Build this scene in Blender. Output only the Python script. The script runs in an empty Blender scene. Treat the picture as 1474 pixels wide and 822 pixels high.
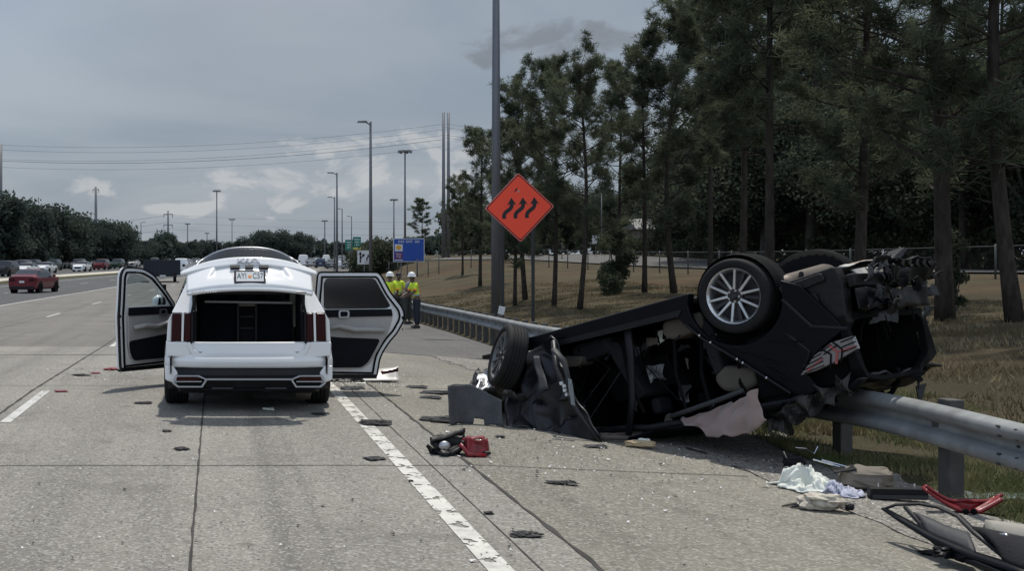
import bpy, math, random
import numpy as np
from mathutils import Vector, Matrix, noise as mnoise
R = math.radians
scene = bpy.context.scene
COL = scene.collection
# ------------------------------------------------------------------ camera, light, exposure
F_PX, CX, CY_H, CAM_H = 1700.0, 310.0, 376.0, 1.63
cam_d = bpy.data.cameras.new('camera'); cam = bpy.data.objects.new('camera', cam_d); COL.objects.link(cam)
cam.location = (0, 0, CAM_H); cam.rotation_euler = (R(90), 0, 0)
cam_d.sensor_width = 36; cam_d.lens = 36 * F_PX / 1474.0
cam_d.shift_x = (737 - CX) / 1474.0; cam_d.shift_y = -(411 - CY_H) / 1474.0
cam_d.clip_start = 0.1; cam_d.clip_end = 9000
scene.camera = cam
SUN_AZ, SUN_EL = R(14), R(66)
world = bpy.data.worlds.new('World'); scene.world = world; world.use_nodes = True
sun_d = bpy.data.lights.new('sun', 'SUN'); sun_d.energy = 2.5; sun_d.angle = R(1.2); sun_d.color = (1.0, .95, .87)
sun = bpy.data.objects.new('sun', sun_d); COL.objects.link(sun)
SD = Vector((math.sin(SUN_AZ)*math.cos(SUN_EL), math.cos(SUN_AZ)*math.cos(SUN_EL), math.sin(SUN_EL)))
sun.rotation_euler = SD.to_track_quat('Z', 'Y').to_euler()
vs = scene.view_settings
vs.view_transform = 'Standard'; vs.look = 'None'; vs.gamma = 1; vs.exposure = 0.5; vs.use_curve_mapping = False

def wn(t, **k):
    n = world.node_tree.nodes.new(t)
    for a, b in k.items(): setattr(n, a, b)
    return n
def build_world():
    nt = world.node_tree; nt.nodes.clear(); L = nt.links.new
    out = wn('ShaderNodeOutputWorld'); bg = wn('ShaderNodeBackground'); bg.inputs[1].default_value = .1
    sky = wn('ShaderNodeTexSky', sky_type='NISHITA', sun_disc=False, sun_elevation=SUN_EL, sun_rotation=SUN_AZ)
    sky.air_density = 1.0; sky.dust_density = 2.0
    tc = wn('ShaderNodeTexCoord'); sep = wn('ShaderNodeSeparateXYZ'); L(tc.outputs['Generated'], sep.inputs[0])
    def math_(op, a, b=None, clamp=False):
        m = wn('ShaderNodeMath', operation=op); m.use_clamp = clamp
        for i, v in enumerate((a, b)):
            if v is None: continue
            if isinstance(v, (int, float)): m.inputs[i].default_value = v
            else: L(v, m.inputs[i])
        return m.outputs[0]
    def mix(f, a, b):
        m = wn('ShaderNodeMix', data_type='RGBA')
        for s, v in ((m.inputs[0], f), (m.inputs[6], a), (m.inputs[7], b)):
            if isinstance(v, (int, float)): s.default_value = v
            elif isinstance(v, tuple): s.default_value = (*v, 1)
            else: L(v, s)
        return m.outputs[2]
    # layer cloud plane coordinates: direction / (z + .12)
    zz = math_('ADD', math_('MAXIMUM', sep.outputs[2], 0.0), .13)
    px = math_('DIVIDE', sep.outputs[0], zz); py = math_('DIVIDE', sep.outputs[1], zz)
    cmb = wn('ShaderNodeCombineXYZ'); L(px, cmb.inputs[0]); L(py, cmb.inputs[1])
    n1 = wn('ShaderNodeTexNoise'); n1.inputs['Scale'].default_value = .55; n1.inputs['Detail'].default_value = 8; n1.inputs['Roughness'].default_value = .52; n1.inputs['Distortion'].default_value = .4
    L(cmb.outputs[0], n1.inputs['Vector'])
    r1 = wn('ShaderNodeMapRange', interpolation_type='SMOOTHSTEP'); r1.inputs[1].default_value = .34; r1.inputs[2].default_value = .66
    L(n1.outputs[0], r1.inputs[0])
    veil = mix(r1.outputs[0], (1.74, 2.10, 2.56), (2.66, 2.92, 3.24))
    # thinner veil to the upper left, where blue shows through
    bl = math_('MULTIPLY', math_('SUBTRACT', math_('MULTIPLY', sep.outputs[0], -1.0), .02, True), 3.2, True)
    bl2 = math_('MULTIPLY', bl, math_('MULTIPLY', sep.outputs[2], 3.4, True))
    col = mix(math_('SUBTRACT', .93, math_('MULTIPLY', bl2, .40)), sky.outputs[0], veil)
    # cumulus puffs near the horizon and one grey streak
    mp = wn('ShaderNodeMapping'); mp.inputs['Scale'].default_value = (1, 1, 1.9); L(tc.outputs['Generated'], mp.inputs[0])
    n2 = wn('ShaderNodeTexNoise'); n2.inputs['Scale'].default_value = 20; n2.inputs['Detail'].default_value = 10; n2.inputs['Roughness'].default_value = .58; n2.inputs['Distortion'].default_value = .5
    L(mp.outputs[0], n2.inputs['Vector'])
    def blob(pxx, pyy, sx, sy):
        d = Vector(((pxx-CX)/F_PX, 1, (CY_H-pyy)/F_PX)); l = d.length
        ax = math_('DIVIDE', math_('SUBTRACT', sep.outputs[0], d.x/l), sx/F_PX)
        az = math_('DIVIDE', math_('SUBTRACT', sep.outputs[2], d.z/l), sy/F_PX)
        s = math_('ADD', math_('MULTIPLY', ax, ax), math_('MULTIPLY', az, az))
        return math_('SUBTRACT', 1.0, s, True)
    def cloud(blobs, lo, hi, c, fac, col):
        acc = None
        for b in blobs:
            o = blob(*b); acc = o if acc is None else math_('MAXIMUM', acc, o)
        s = math_('ADD', math_('MULTIPLY', acc, .42), math_('MULTIPLY', math_('SUBTRACT', n2.outputs[0], .5), 2.0))
        r = wn('ShaderNodeMapRange', interpolation_type='SMOOTHSTEP'); r.inputs[1].default_value = lo; r.inputs[2].default_value = hi
        L(s, r.inputs[0])
        return mix(math_('MULTIPLY', math_('MULTIPLY', r.outputs[0], fac), math_('MULTIPLY', acc, 4.0, True)), col, c)
    col = cloud([(820, 62, 160, 38), (720, 75, 60, 26)], .08, .5, (1.42, 1.56, 1.74), .7, col)
    col = cloud([(640, 200, 80, 46), (440, 212, 60, 22), (135, 272, 75, 24), (350, 262, 110, 34), (560, 262, 130, 50),
                 (520, 205, 70, 20), (395, 300, 90, 22), (250, 300, 90, 16), (1200, 330, 300, 100), (-300, 250, 200, 50), (-700, 200, 200, 60)], .25, .52, (4.4, 4.4, 4.4), .52, col)
    # extra brightness added to the unseen sky behind the camera, lifting shaded faces
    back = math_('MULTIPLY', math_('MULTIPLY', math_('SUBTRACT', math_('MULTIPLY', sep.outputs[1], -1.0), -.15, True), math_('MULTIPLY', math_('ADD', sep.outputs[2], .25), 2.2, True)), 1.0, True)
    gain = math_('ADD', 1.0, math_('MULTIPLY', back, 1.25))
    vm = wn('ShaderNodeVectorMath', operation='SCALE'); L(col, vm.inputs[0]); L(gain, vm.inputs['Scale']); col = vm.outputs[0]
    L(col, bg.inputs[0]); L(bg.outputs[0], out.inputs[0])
build_world()

# ------------------------------------------------------------------ helpers
def tag(o, label=None, cat=None, group=None, kind=None):
    if label: o['label'] = label
    if cat: o['category'] = cat
    if group: o['group'] = group
    if kind: o['kind'] = kind
    return o
def empty(name, loc=(0, 0, 0), rz=0, label=None, cat=None, group=None):
    o = bpy.data.objects.new(name, None); COL.objects.link(o); o.empty_display_size = .2
    o.location = loc; o.rotation_euler = (0, 0, rz)
    return tag(o, label, cat, group)
def copy_tree(o, parent=None):
    c = o.copy(); COL.objects.link(c); c.parent = parent
    if parent is not None: c.matrix_parent_inverse = o.matrix_parent_inverse.copy()
    for ch in list(o.children): copy_tree(ch, c)
    return c
def rotm(rx=0, ry=0, rz=0):
    return Matrix.Rotation(rz, 3, 'Z') @ Matrix.Rotation(ry, 3, 'Y') @ Matrix.Rotation(rx, 3, 'X')
class MB:
    def __init__(s): s.v = []; s.f = []
    def add(s, vs, fs, M=None):
        n = len(s.v)
        if M is not None: vs = [M @ Vector(p) for p in vs]
        s.v.extend([tuple(p) for p in vs]); s.f.extend([tuple(i+n for i in f) for f in fs]); return s
    def box(s, c, d, rot=None, taper=1.0):
        x, y, z = d[0]/2, d[1]/2, d[2]/2
        vs = [Vector((sx*x*(taper if sz > 0 else 1), sy*y*(taper if sz > 0 else 1), sz*z)) for sz in (-1, 1) for sy in (-1, 1) for sx in (-1, 1)]
        if rot is not None: vs = [rot @ p for p in vs]
        vs = [p + Vector(c) for p in vs]
        return s.add(vs, [(0, 2, 3, 1), (4, 5, 7, 6), (0, 1, 5, 4), (1, 3, 7, 5), (3, 2, 6, 7), (2, 0, 4, 6)])
    def bb(s, x0, x1, y0, y1, z0, z1): return s.box(((x0+x1)/2, (y0+y1)/2, (z0+z1)/2), (x1-x0, y1-y0, z1-z0))
    def prism(s, poly, f0, f1):
        """poly: list of 2d points; f0/f1 map (p,q)->3d point at either face"""
        n = len(poly)
        vs = [f0(*p) for p in poly] + [f1(*p) for p in poly]
        fs = [tuple(range(n))[::-1], tuple(range(n, 2*n))] + [(i, (i+1) % n, n+(i+1) % n, n+i) for i in range(n)]
        return s.add(vs, fs)
    def ring(s, outer, inner, f0, f1):
        """frame between two loops with equal point counts"""
        n = len(outer)
        vs = [f0(*p) for p in outer] + [f0(*p) for p in inner] + [f1(*p) for p in outer] + [f1(*p) for p in inner]
        fs = []
        for i in range(n):
            j = (i+1) % n
            fs += [(j, i, n+i, n+j), (2*n+i, 2*n+j, 3*n+j, 3*n+i), (i, j, 2*n+j, 2*n+i), (n+j, n+i, 3*n+i, 3*n+j)]
        return s.add(vs, fs)
    def tube(s, pts, r, n=8, caps=True, flat=1.0):
        pts = [Vector(p) for p in pts]; rs = r if isinstance(r, (list, tuple)) else [r]*len(pts)
        vs = []; up = Vector((0, 0, 1))
        t0 = (pts[1]-pts[0]).normalized()
        a = t0.cross(up) if abs(t0.z) < .95 else t0.cross(Vector((1, 0, 0)))
        a.normalize()
        for i, p in enumerate(pts):
            t = (pts[min(i+1, len(pts)-1)] - pts[max(i-1, 0)])
            if t.length < 1e-9: t = t0.copy()
            t.normalize(); a = (a - t*a.dot(t)).normalized(); b = t.cross(a)
            for k in range(n):
                an = 2*math.pi*k/n
                vs.append(p + (a*math.cos(an) + b*math.sin(an)*flat)*rs[i])
        fs = [(i*n+k, i*n+(k+1) % n, (i+1)*n+(k+1) % n, (i+1)*n+k) for i in range(len(pts)-1) for k in range(n)]
        if caps: fs += [tuple(range(n))[::-1], tuple(range((len(pts)-1)*n, len(pts)*n))]
        return s.add(vs, fs)
    def cyl(s, p0, p1, r0, r1=None, n=16): return s.tube([p0, p1], [r0, r0 if r1 is None else r1], n)
    def lathe(s, prof, c, ax='y', n=32, M=None):
        """prof: list of (r, h) ; axis through c"""
        vs = []
        for k in range(n):
            an = 2*math.pi*k/n; ca, sa = math.cos(an), math.sin(an)
            for r, h in prof:
                p = {'y': (r*ca, h, r*sa), 'x': (h, r*ca, r*sa), 'z': (r*ca, r*sa, h)}[ax]
                p = Vector(p)
                if M is not None: p = M @ p
                vs.append(p + Vector(c))
        m = len(prof)
        fs = [(k*m+i, k*m+i+1, ((k+1) % n)*m+i+1, ((k+1) % n)*m+i) for k in range(n) for i in range(m-1)]
        return s.add(vs, fs)
    def grid(s, fn, us, vs_, thick=None, skip=None):
        nu, nv = len(us), len(vs_)
        P = [Vector(fn(u, v)) for v in vs_ for u in us]
        fs = [(j*nu+i, j*nu+i+1, (j+1)*nu+i+1, (j+1)*nu+i) for j in range(nv-1) for i in range(nu-1) if not (skip and skip(us[i], vs_[j]))]
        return s.add(P, fs)
    def ell(s, c, r, n=12, m=8, M=None):
        vs = []; fs = []
        for j in range(m+1):
            th = math.pi*j/m
            for k in range(n):
                an = 2*math.pi*k/n
                p = Vector((r[0]*math.sin(th)*math.cos(an), r[1]*math.sin(th)*math.sin(an), r[2]*math.cos(th)))
                if M is not None: p = M @ p
                vs.append(p + Vector(c))
        fs = [(j*n+k, j*n+(k+1) % n, (j+1)*n+(k+1) % n, (j+1)*n+k) for j in range(m) for k in range(n)]
        return s.add(vs, fs)
    def build(s, name, mat, parent=None, smooth=False, bevel=0, seg=2, solid=0, sub=0, M=None, fixn=True, weld=0):
        me = bpy.data.meshes.new(name); me.from_pydata(s.v, [], s.f)
        if fixn:
            import bmesh
            bm = bmesh.new(); bm.from_mesh(me)
            bmesh.ops.remove_doubles(bm, verts=bm.verts, dist=max(weld, 1e-6))
            bmesh.ops.recalc_face_normals(bm, faces=bm.faces); bm.to_mesh(me); bm.free()
        if smooth: me.polygons.foreach_set('use_smooth', [True]*len(me.polygons))
        me.materials.append(mat)
        o = bpy.data.objects.new(name, me); COL.objects.link(o)
        if parent is not None: o.parent = parent
        if M is not None: o.matrix_local = M
        if solid:
            m = o.modifiers.new('solid', 'SOLIDIFY'); m.thickness = solid; m.offset = 0
        if bevel:
            m = o.modifiers.new('bevel', 'BEVEL'); m.width = bevel; m.segments = seg; m.limit_method = 'ANGLE'; m.angle_limit = R(35)
            if not smooth:
                me.polygons.foreach_set('use_smooth', [True]*len(me.polygons)); m.harden_normals = True
        if sub:
            m = o.modifiers.new('sub', 'SUBSURF'); m.levels = sub; m.render_levels = sub
        if smooth and not sub: 
            pass
        return o
def sharp(o, ang=35):
    me = o.data
    try: me.set_sharp_from_angle(angle=R(ang))
    except Exception: pass
    return o
def np_mesh(name, V, F, mat, parent=None, smooth=False):
    """V (n,3) array, F (m,k) array"""
    me = bpy.data.meshes.new(name); V = np.asarray(V, 'f'); F = np.asarray(F, 'i')
    me.vertices.add(len(V)); me.vertices.foreach_set('co', V.ravel())
    me.loops.add(F.size); me.loops.foreach_set('vertex_index', F.ravel())
    me.polygons.add(len(F)); me.polygons.foreach_set('loop_start', np.arange(0, F.size, F.shape[1], dtype='i'))
    me.polygons.foreach_set('loop_total', np.full(len(F), F.shape[1], 'i'))
    me.update(); me.validate()
    if smooth: me.polygons.foreach_set('use_smooth', [True]*len(me.polygons))
    me.materials.append(mat)
    o = bpy.data.objects.new(name, me); COL.objects.link(o)
    if parent is not None: o.parent = parent
    return o
def text_obj(name, txt, size, mat, parent, M, ext=.002, align='CENTER', sx=1.0, bold=0.0):
    cu = bpy.data.curves.new(name, 'FONT'); cu.body = txt; cu.size = size; cu.extrude = ext; cu.align_x = align; cu.align_y = 'CENTER'; cu.offset = bold
    t = bpy.data.objects.new(name+'_tmp', cu); COL.objects.link(t)
    dg = bpy.context.evaluated_depsgraph_get(); dg.update()
    me = bpy.data.meshes.new_from_object(t.evaluated_get(dg)); bpy.data.objects.remove(t); 
    for v in me.vertices: v.co.x *= sx
    me.materials.clear(); me.materials.append(mat)
    o = bpy.data.objects.new(name, me); COL.objects.link(o); o.parent = parent; o.matrix_local = M
    return o
FACE_CAM = Matrix.Rotation(R(90), 4, 'X')   # text in xy plane -> facing -Y

# ------------------------------------------------------------------ materials
def pmat(name, col, rough=.5, metal=0, coat=0, spec=.5, var=0, vscale=5, bump=0, bscale=40, dirt=0, dirtcol=(.12, .1, .08), trans=0, sheen=0, emit=None, vscale3=None, vdet=4):
    m = bpy.data.materials.new(name); m.use_nodes = True; nt = m.node_tree; N = nt.nodes; L = nt.links.new
    b = N['Principled BSDF']; b.inputs['Base Color'].default_value = (*col, 1); b.inputs['Roughness'].default_value = rough
    b.inputs['Metallic'].default_value = metal; b.inputs['Coat Weight'].default_value = coat; b.inputs['Coat Roughness'].default_value = .06
    b.inputs['Specular IOR Level'].default_value = spec
    if trans: b.inputs['Transmission Weight'].default_value = trans
    if sheen: b.inputs['Sheen Weight'].default_value = sheen
    tc = None
    def tcv():
        nonlocal tc
        if tc is None: tc = N.new('ShaderNodeTexCoord')
        if vscale3:
            mp = N.new('ShaderNodeMapping'); mp.inputs['Scale'].default_value = vscale3; L(tc.outputs['Object'], mp.inputs[0]); return mp.outputs[0]
        return tc.outputs['Object']
    last = None
    if var:
        n = N.new('ShaderNodeTexNoise'); n.inputs['Scale'].default_value = vscale; n.inputs['Detail'].default_value = vdet; L(tcv(), n.inputs['Vector'])
        rp = N.new('ShaderNodeMapRange'); rp.inputs[1].default_value = .25; rp.inputs[2].default_value = .75; rp.inputs[3].default_value = 1-var; rp.inputs[4].default_value = 1+var; L(n.outputs[0], rp.inputs[0])
        mu = N.new('ShaderNodeVectorMath'); mu.operation = 'SCALE'; mu.inputs[0].default_value = col; L(rp.outputs[0], mu.inputs['Scale'])
        last = mu.outputs[0]
    if dirt:
        n = N.new('ShaderNodeTexNoise'); n.inputs['Scale'].default_value = vscale*.6; n.inputs['Detail'].default_value = 8; n.inputs['Roughness'].default_value = .7; L(tcv(), n.inputs['Vector'])
        rp = N.new('ShaderNodeMapRange'); rp.inputs[1].default_value = .48; rp.inputs[2].default_value = .7; rp.inputs[4].default_value = dirt; L(n.outputs[0], rp.inputs[0])
        mx = N.new('ShaderNodeMix'); mx.data_type = 'RGBA'; L(rp.outputs[0], mx.inputs[0])
        if last is not None: L(last, mx.inputs[6])
        else: mx.inputs[6].default_value = (*col, 1)
        mx.inputs[7].default_value = (*dirtcol, 1); last = mx.outputs[2]
        rr = N.new('ShaderNodeMapRange'); L(rp.outputs[0], rr.inputs[0]); rr.inputs[3].default_value = rough; rr.inputs[4].default_value = min(1, rough+.4); L(rr.outputs[0], b.inputs['Roughness'])
    if last is not None: L(last, b.inputs['Base Color'])
    if bump:
        n = N.new('ShaderNodeTexNoise'); n.inputs['Scale'].default_value = bscale; n.inputs['Detail'].default_value = 5; L(tcv(), n.inputs['Vector'])
        bu = N.new('ShaderNodeBump'); bu.inputs['Strength'].default_value = bump; bu.inputs['Distance'].default_value = .02; L(n.outputs[0], bu.inputs['Height']); L(bu.outputs[0], b.inputs['Normal'])
    if emit: b.inputs['Emission Color'].default_value = (*emit[:3], 1); b.inputs['Emission Strength'].default_value = emit[3]
    return m
def noise_n(N, L, vec, scale, det=4, rough=.5):
    n = N.new('ShaderNodeTexNoise'); n.inputs['Scale'].default_value = scale; n.inputs['Detail'].default_value = det; n.inputs['Roughness'].default_value = rough
    L(vec, n.inputs['Vector']); return n.outputs[0]
def ramp_n(N, L, fac, a, b, lo=0., hi=1., smooth=True):
    r = N.new('ShaderNodeMapRange'); r.interpolation_type = 'SMOOTHSTEP' if smooth else 'LINEAR'
    for i, v in ((1, a), (2, b), (3, lo), (4, hi)): r.inputs[i].default_value = v
    L(fac, r.inputs[0]); return r.outputs[0]
def mix_n(N, L, f, a, b, blend='MIX'):
    m = N.new('ShaderNodeMix'); m.data_type = 'RGBA'; m.blend_type = blend
    for s, v in ((m.inputs[0], f), (m.inputs[6], a), (m.inputs[7], b)):
        if isinstance(v, (int, float)): s.default_value = v
        elif isinstance(v, tuple): s.default_value = (*v, 1)
        else: L(v, s)
    return m.outputs[2]
def pavement(name, base, agg_dark, agg_light, track=None, warm=(1, 1, 1), slab=0, rough=.85, bump=.5, speck=1.0, tracks=()):
    """exposed-aggregate concrete or asphalt: fine speckle, large blotches, lengthwise wheel tracks"""
    m = bpy.data.materials.new(name); m.use_nodes = True; nt = m.node_tree; N = nt.nodes; L = nt.links.new
    b = N['Principled BSDF']; b.inputs['Roughness'].default_value = rough; b.inputs['Specular IOR Level'].default_value = .35
    tc = N.new('ShaderNodeTexCoord'); v = tc.outputs['Object']
    big = noise_n(N, L, v, .35, 5, .6)
    c = mix_n(N, L, ramp_n(N, L, big, .3, .7), tuple(x*.86 for x in base), tuple(x*1.12 for x in base))
    mp = N.new('ShaderNodeMapping'); mp.inputs['Scale'].default_value = (2.2, .07, 1); L(v, mp.inputs[0])
    st = noise_n(N, L, mp.outputs[0], 1.0, 4, .6)
    c = mix_n(N, L, ramp_n(N, L, st, .46, .74, 0, .5), c, tuple(x*.55 for x in base))
    if tracks:
        sx = N.new('ShaderNodeSeparateXYZ'); L(v, sx.inputs[0])
        for (x0, w, amt) in tracks:
            a = N.new('ShaderNodeMath'); a.operation = 'SUBTRACT'; L(sx.outputs[0], a.inputs[0]); a.inputs[1].default_value = x0
            ab = N.new('ShaderNodeMath'); ab.operation = 'ABSOLUTE'; L(a.outputs[0], ab.inputs[0])
            c = mix_n(N, L, ramp_n(N, L, ab.outputs[0], 0, w, amt, 0), c, tuple(x*.5 for x in base))
    vo = N.new('ShaderNodeTexVoronoi'); vo.inputs['Scale'].default_value = 62; L(v, vo.inputs['Vector'])
    sp = N.new('ShaderNodeSeparateColor'); L(vo.outputs['Color'], sp.inputs[0])
    c = mix_n(N, L, ramp_n(N, L, sp.outputs[0], .62, .95, 0, .75*speck), c, agg_light)
    c = mix_n(N, L, ramp_n(N, L, sp.outputs[1], .66, .95, 0, .75*speck), c, agg_dark)
    n3 = noise_n(N, L, v, 16, 5, .75)
    c = mix_n(N, L, ramp_n(N, L, n3, .56, .72, 0, .45*speck), c, agg_dark)
    stn = noise_n(N, L, v, .8, 6, .7)
    c = mix_n(N, L, ramp_n(N, L, stn, .54, .66, 0, .38), c, tuple(x*.5 for x in base))
    spots = noise_n(N, L, v, 2.3, 3, .5)
    c = mix_n(N, L, ramp_n(N, L, spots, .66, .72, 0, .45), c, tuple(x*.45 for x in base))
    L(c, b.inputs['Base Color'])
    bu = N.new('ShaderNodeBump'); bu.inputs['Strength'].default_value = bump; bu.inputs['Distance'].default_value = .006
    L(noise_n(N, L, v, 90, 4, .7), bu.inputs['Height']); L(bu.outputs[0], b.inputs['Normal'])
    return m
M = {}
M['concrete'] = pavement('concrete', (.236, .223, .195), (.085, .082, .076), (.40, .385, .355), speck=.85, tracks=((.40, .13, .6), (.64, .06, .5), (.52, .35, .25), (-1.15, .45, .38), (1.0, .4, .28), (-3.1, .4, .35), (-4.9, .4, .35)))
M['shoulder'] = pavement('shoulder_concrete', (.196, .182, .150), (.08, .075, .066), (.43, .41, .36), speck=.7)
M['worn_concrete'] = pavement('worn_concrete', (.165, .155, .138), (.08, .075, .068), (.28, .27, .25), speck=.5)
M['asphalt'] = pavement('asphalt', (.068, .07, .073), (.03, .03, .03), (.16, .16, .16), speck=.6)
M['old_asphalt'] = pavement('old_asphalt', (.11, .107, .10), (.05, .05, .05), (.22, .21, .2), speck=.7)
M['gravel'] = pavement('gravel', (.2, .187, .165), (.05, .046, .04), (.46, .43, .39), speck=1.2, bump=1.0)
M['sandstrip'] = pavement('sand_strip', (.5, .46, .38), (.3, .27, .2), (.6, .56, .5), speck=.4)
M['joint'] = pmat('joint_filler', (.035, .033, .03), .9, var=.4, vscale=3)
M['white'] = pmat('white_car_paint', (.80, .805, .81), .22, coat=.8, dirt=.12, vscale=2, dirtcol=(.5, .48, .44))
M['black_gloss'] = pmat('black_car_paint', (.0025, .0035, .006), .34, spec=.13, coat=.0, dirt=.5, vscale=4, dirtcol=(.008, .0075, .007), bump=.12, bscale=3)
M['scuffed_black'] = pmat('scuffed_black_paint', (.006, .007, .010), .36, spec=.42, dirt=.6, vscale=7, dirtcol=(.028, .027, .026), bump=.35, bscale=7)
M['cushion'] = pmat('tan_cushion', (.20, .175, .145), .85, spec=.2, var=.15, vscale=6, bump=.2, bscale=25)
M['black_plastic'] = pmat('black_plastic', (.0075, .008, .0095), .5, spec=.28, var=.3, vscale=6, bump=.1)
M['black_matte'] = pmat('matte_black', (.004, .004, .0045), .85, spec=.15)
M['grey_plastic'] = pmat('grey_plastic', (.04, .042, .046), .6, spec=.3, var=.2, vscale=6, bump=.15, dirt=.3, dirtcol=(.07, .065, .06))
M['under'] = pmat('underbody', (.009, .009, .0095), .6, spec=.3, var=.5, vscale=8, bump=.5, bscale=14, dirt=.45, dirtcol=(.022, .018, .014))
M['interior_dark'] = pmat('dark_interior', (.0055, .007, .011), .8, spec=.2, var=.2)
M['interior_beige'] = pmat('light_trim', (.36, .35, .335), .7, var=.08, vscale=3, bump=.05)
M['seat_beige'] = pmat('beige_seat', (.105, .092, .077), .8, spec=.2, var=.15, vscale=6, bump=.2, bscale=25)
M['seat_grey'] = pmat('grey_seat_fabric', (.02, .02, .023), .9, spec=.2, var=.2, vscale=6, bump=.3, bscale=60)
M['airbag'] = pmat('curtain_airbag_fabric', (.26, .19, .17), .9, var=.1, vscale=4, bump=.5, bscale=9, sheen=.3)
M['cloth_white'] = pmat('white_cloth', (.66, .68, .62), .9, var=.08, vscale=8, bump=.5, bscale=12)
M['cloth_lav'] = pmat('pale_lavender_cloth', (.44, .45, .54), .85, var=.06, bump=.3, bscale=10)
M['chrome'] = pmat('chrome', (.6, .6, .62), .16, metal=1)
M['satin'] = pmat('satin_silver', (.42, .43, .45), .35, metal=.8)
M['alloy'] = pmat('machined_alloy', (.55, .56, .57), .28, metal=.85, var=.1)
M['alloy_dark'] = pmat('dark_alloy', (.03, .03, .033), .45, metal=.4)
M['rubber'] = pmat('tyre_rubber', (.011, .011, .012), .75, spec=.25, var=.25, vscale=5, bump=.15, bscale=90, dirt=.35, dirtcol=(.03, .028, .026))
M['glass_dark'] = pmat('tinted_glass', (.008, .012, .018), .06, spec=.8)
M['mirror'] = pmat('mirror_glass', (.5, .55, .58), .05, metal=1)
M['taillight'] = pmat('tail_lamp_lens', (.026, .0008, .003), .2, spec=.22)
M['red'] = pmat('red_painted_metal', (.22, .008, .014), .38, coat=.15, var=.3, dirt=.6, vscale=12, dirtcol=(.04, .008, .008))
M['galv'] = pmat('galvanised_steel', (.22, .232, .235), .62, metal=.3, var=.3, vscale=3.5, dirt=.6, dirtcol=(.13, .13, .12), bump=.05, vscale3=(1, 1, 1))
M['galv_pole'] = pmat('galvanised_pole', (.16, .165, .18), .5, metal=.5, var=.1, vscale=1.5)
M['fence_metal'] = pmat('fence_metal', (.08, .085, .085), .6, metal=.3)
M['post'] = pmat('grey_block', (.056, .055, .052), .85, var=.35, vscale=6, dirt=.3, dirtcol=(.15, .14, .12), bump=.2)
M['orange'] = pmat('orange_sign_sheet', (1.0, .075, .028), .45, var=.05, vscale=6)
M['sign_black'] = pmat('sign_black', (.008, .008, .012), .5)
M['sign_blue'] = pmat('sign_blue', (.012, .07, .36), .5)
M['sign_white'] = pmat('sign_white', (.62, .63, .64), .6, var=.05)
M['sign_green'] = pmat('sign_green', (.01, .16, .12), .5)
M['sign_back'] = pmat('sign_aluminium', (.3, .31, .32), .5, metal=.5)
M['dark_steel'] = pmat('dark_steel', (.02, .022, .022), .6)
M['bark'] = pmat('pine_bark', (.045, .037, .031), .95, spec=.15, var=.5, vscale=5, vscale3=(1.6, 1.6, .5), bump=1.0, bscale=12)
M['bark_oak'] = pmat('oak_bark', (.09, .08, .07), .95, var=.4, vscale=4)
M['hivis'] = pmat('hi_vis_cloth', (.62, .80, .05), .8, var=.08)
M['orange_band'] = pmat('orange_band', (.8, .22, .05), .7)
M['navy'] = pmat('navy_cloth', (.018, .022, .035), .9)
M['olive'] = pmat('olive_cloth', (.04, .045, .04), .9)
M['greyshirt'] = pmat('grey_cloth', (.2, .21, .22), .9)
M['skin_dark'] = pmat('brown_skin', (.10, .055, .035), .5)
M['hardhat'] = pmat('hard_hat_shell', (.78, .79, .78), .35)
M['hair'] = pmat('black_hair', (.008, .007, .006), .6)
M['boot'] = pmat('boot_leather', (.02, .018, .016), .6)
M['wall'] = pmat('painted_block_wall', (.16, .145, .125), .9, var=.12, vscale=1)
M['roof'] = pmat('roof_sheet', (.16, .16, .155), .7, var=.15)
M['exhaust'] = pmat('aged_exhaust_steel', (.12, .10, .085), .55, metal=.5, var=.25, vscale=5, dirt=.4, dirtcol=(.06, .045, .03))
def leafmat(name, c0, c1, scale=.6, tr=.25):
    m = bpy.data.materials.new(name); m.use_nodes = True; nt = m.node_tree; N = nt.nodes; L = nt.links.new
    b = N['Principled BSDF']; b.inputs['Roughness'].default_value = .85; b.inputs['Specular IOR Level'].default_value = .1
    tc = N.new('ShaderNodeTexCoord')
    c = mix_n(N, L, ramp_n(N, L, noise_n(N, L, tc.outputs['Object'], scale, 3, .6), .35, .65), c0, c1)
    L(c, b.inputs['Base Color'])
    t = N.new('ShaderNodeBsdfTranslucent'); L(c, t.inputs[0]); mx = N.new('ShaderNodeMixShader'); mx.inputs[0].default_value = tr
    L(b.outputs[0], mx.inputs[1]); L(t.outputs[0], mx.inputs[2]); L(mx.outputs[0], N['Material Output'].inputs[0])
    return m
M['needles'] = leafmat('pine_needles', (.068, .084, .056), (.125, .142, .088), .8, .45)
M['leaf'] = leafmat('oak_leaves', (.045, .060, .046), (.09, .105, .066), .35, .35)
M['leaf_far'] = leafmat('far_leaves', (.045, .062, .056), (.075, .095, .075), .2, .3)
M['grass_blade'] = leafmat('grass_blades', (.08, .11, .04), (.24, .21, .11), .9, .15)
M['shrub'] = leafmat('shrub_leaves', (.045, .058, .038), (.09, .10, .06), 1.2)
def clearglass(name, tint=(.75, .82, .82), f=.82):
    m = bpy.data.materials.new(name); m.use_nodes = True; nt = m.node_tree; N = nt.nodes; L = nt.links.new
    N.remove(N['Principled BSDF']); g = N.new('ShaderNodeBsdfGlossy'); g.inputs['Roughness'].default_value = .03
    t = N.new('ShaderNodeBsdfTransparent'); t.inputs[0].default_value = (*tint, 1)
    mx = N.new('ShaderNodeMixShader'); mx.inputs[0].default_value = .08; L(t.outputs[0], mx.inputs[1]); L(g.outputs[0], mx.inputs[2])
    L(mx.outputs[0], N['Material Output'].inputs[0]); return m
M['glass'] = clearglass('window_glass', (.62, .70, .72))
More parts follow.
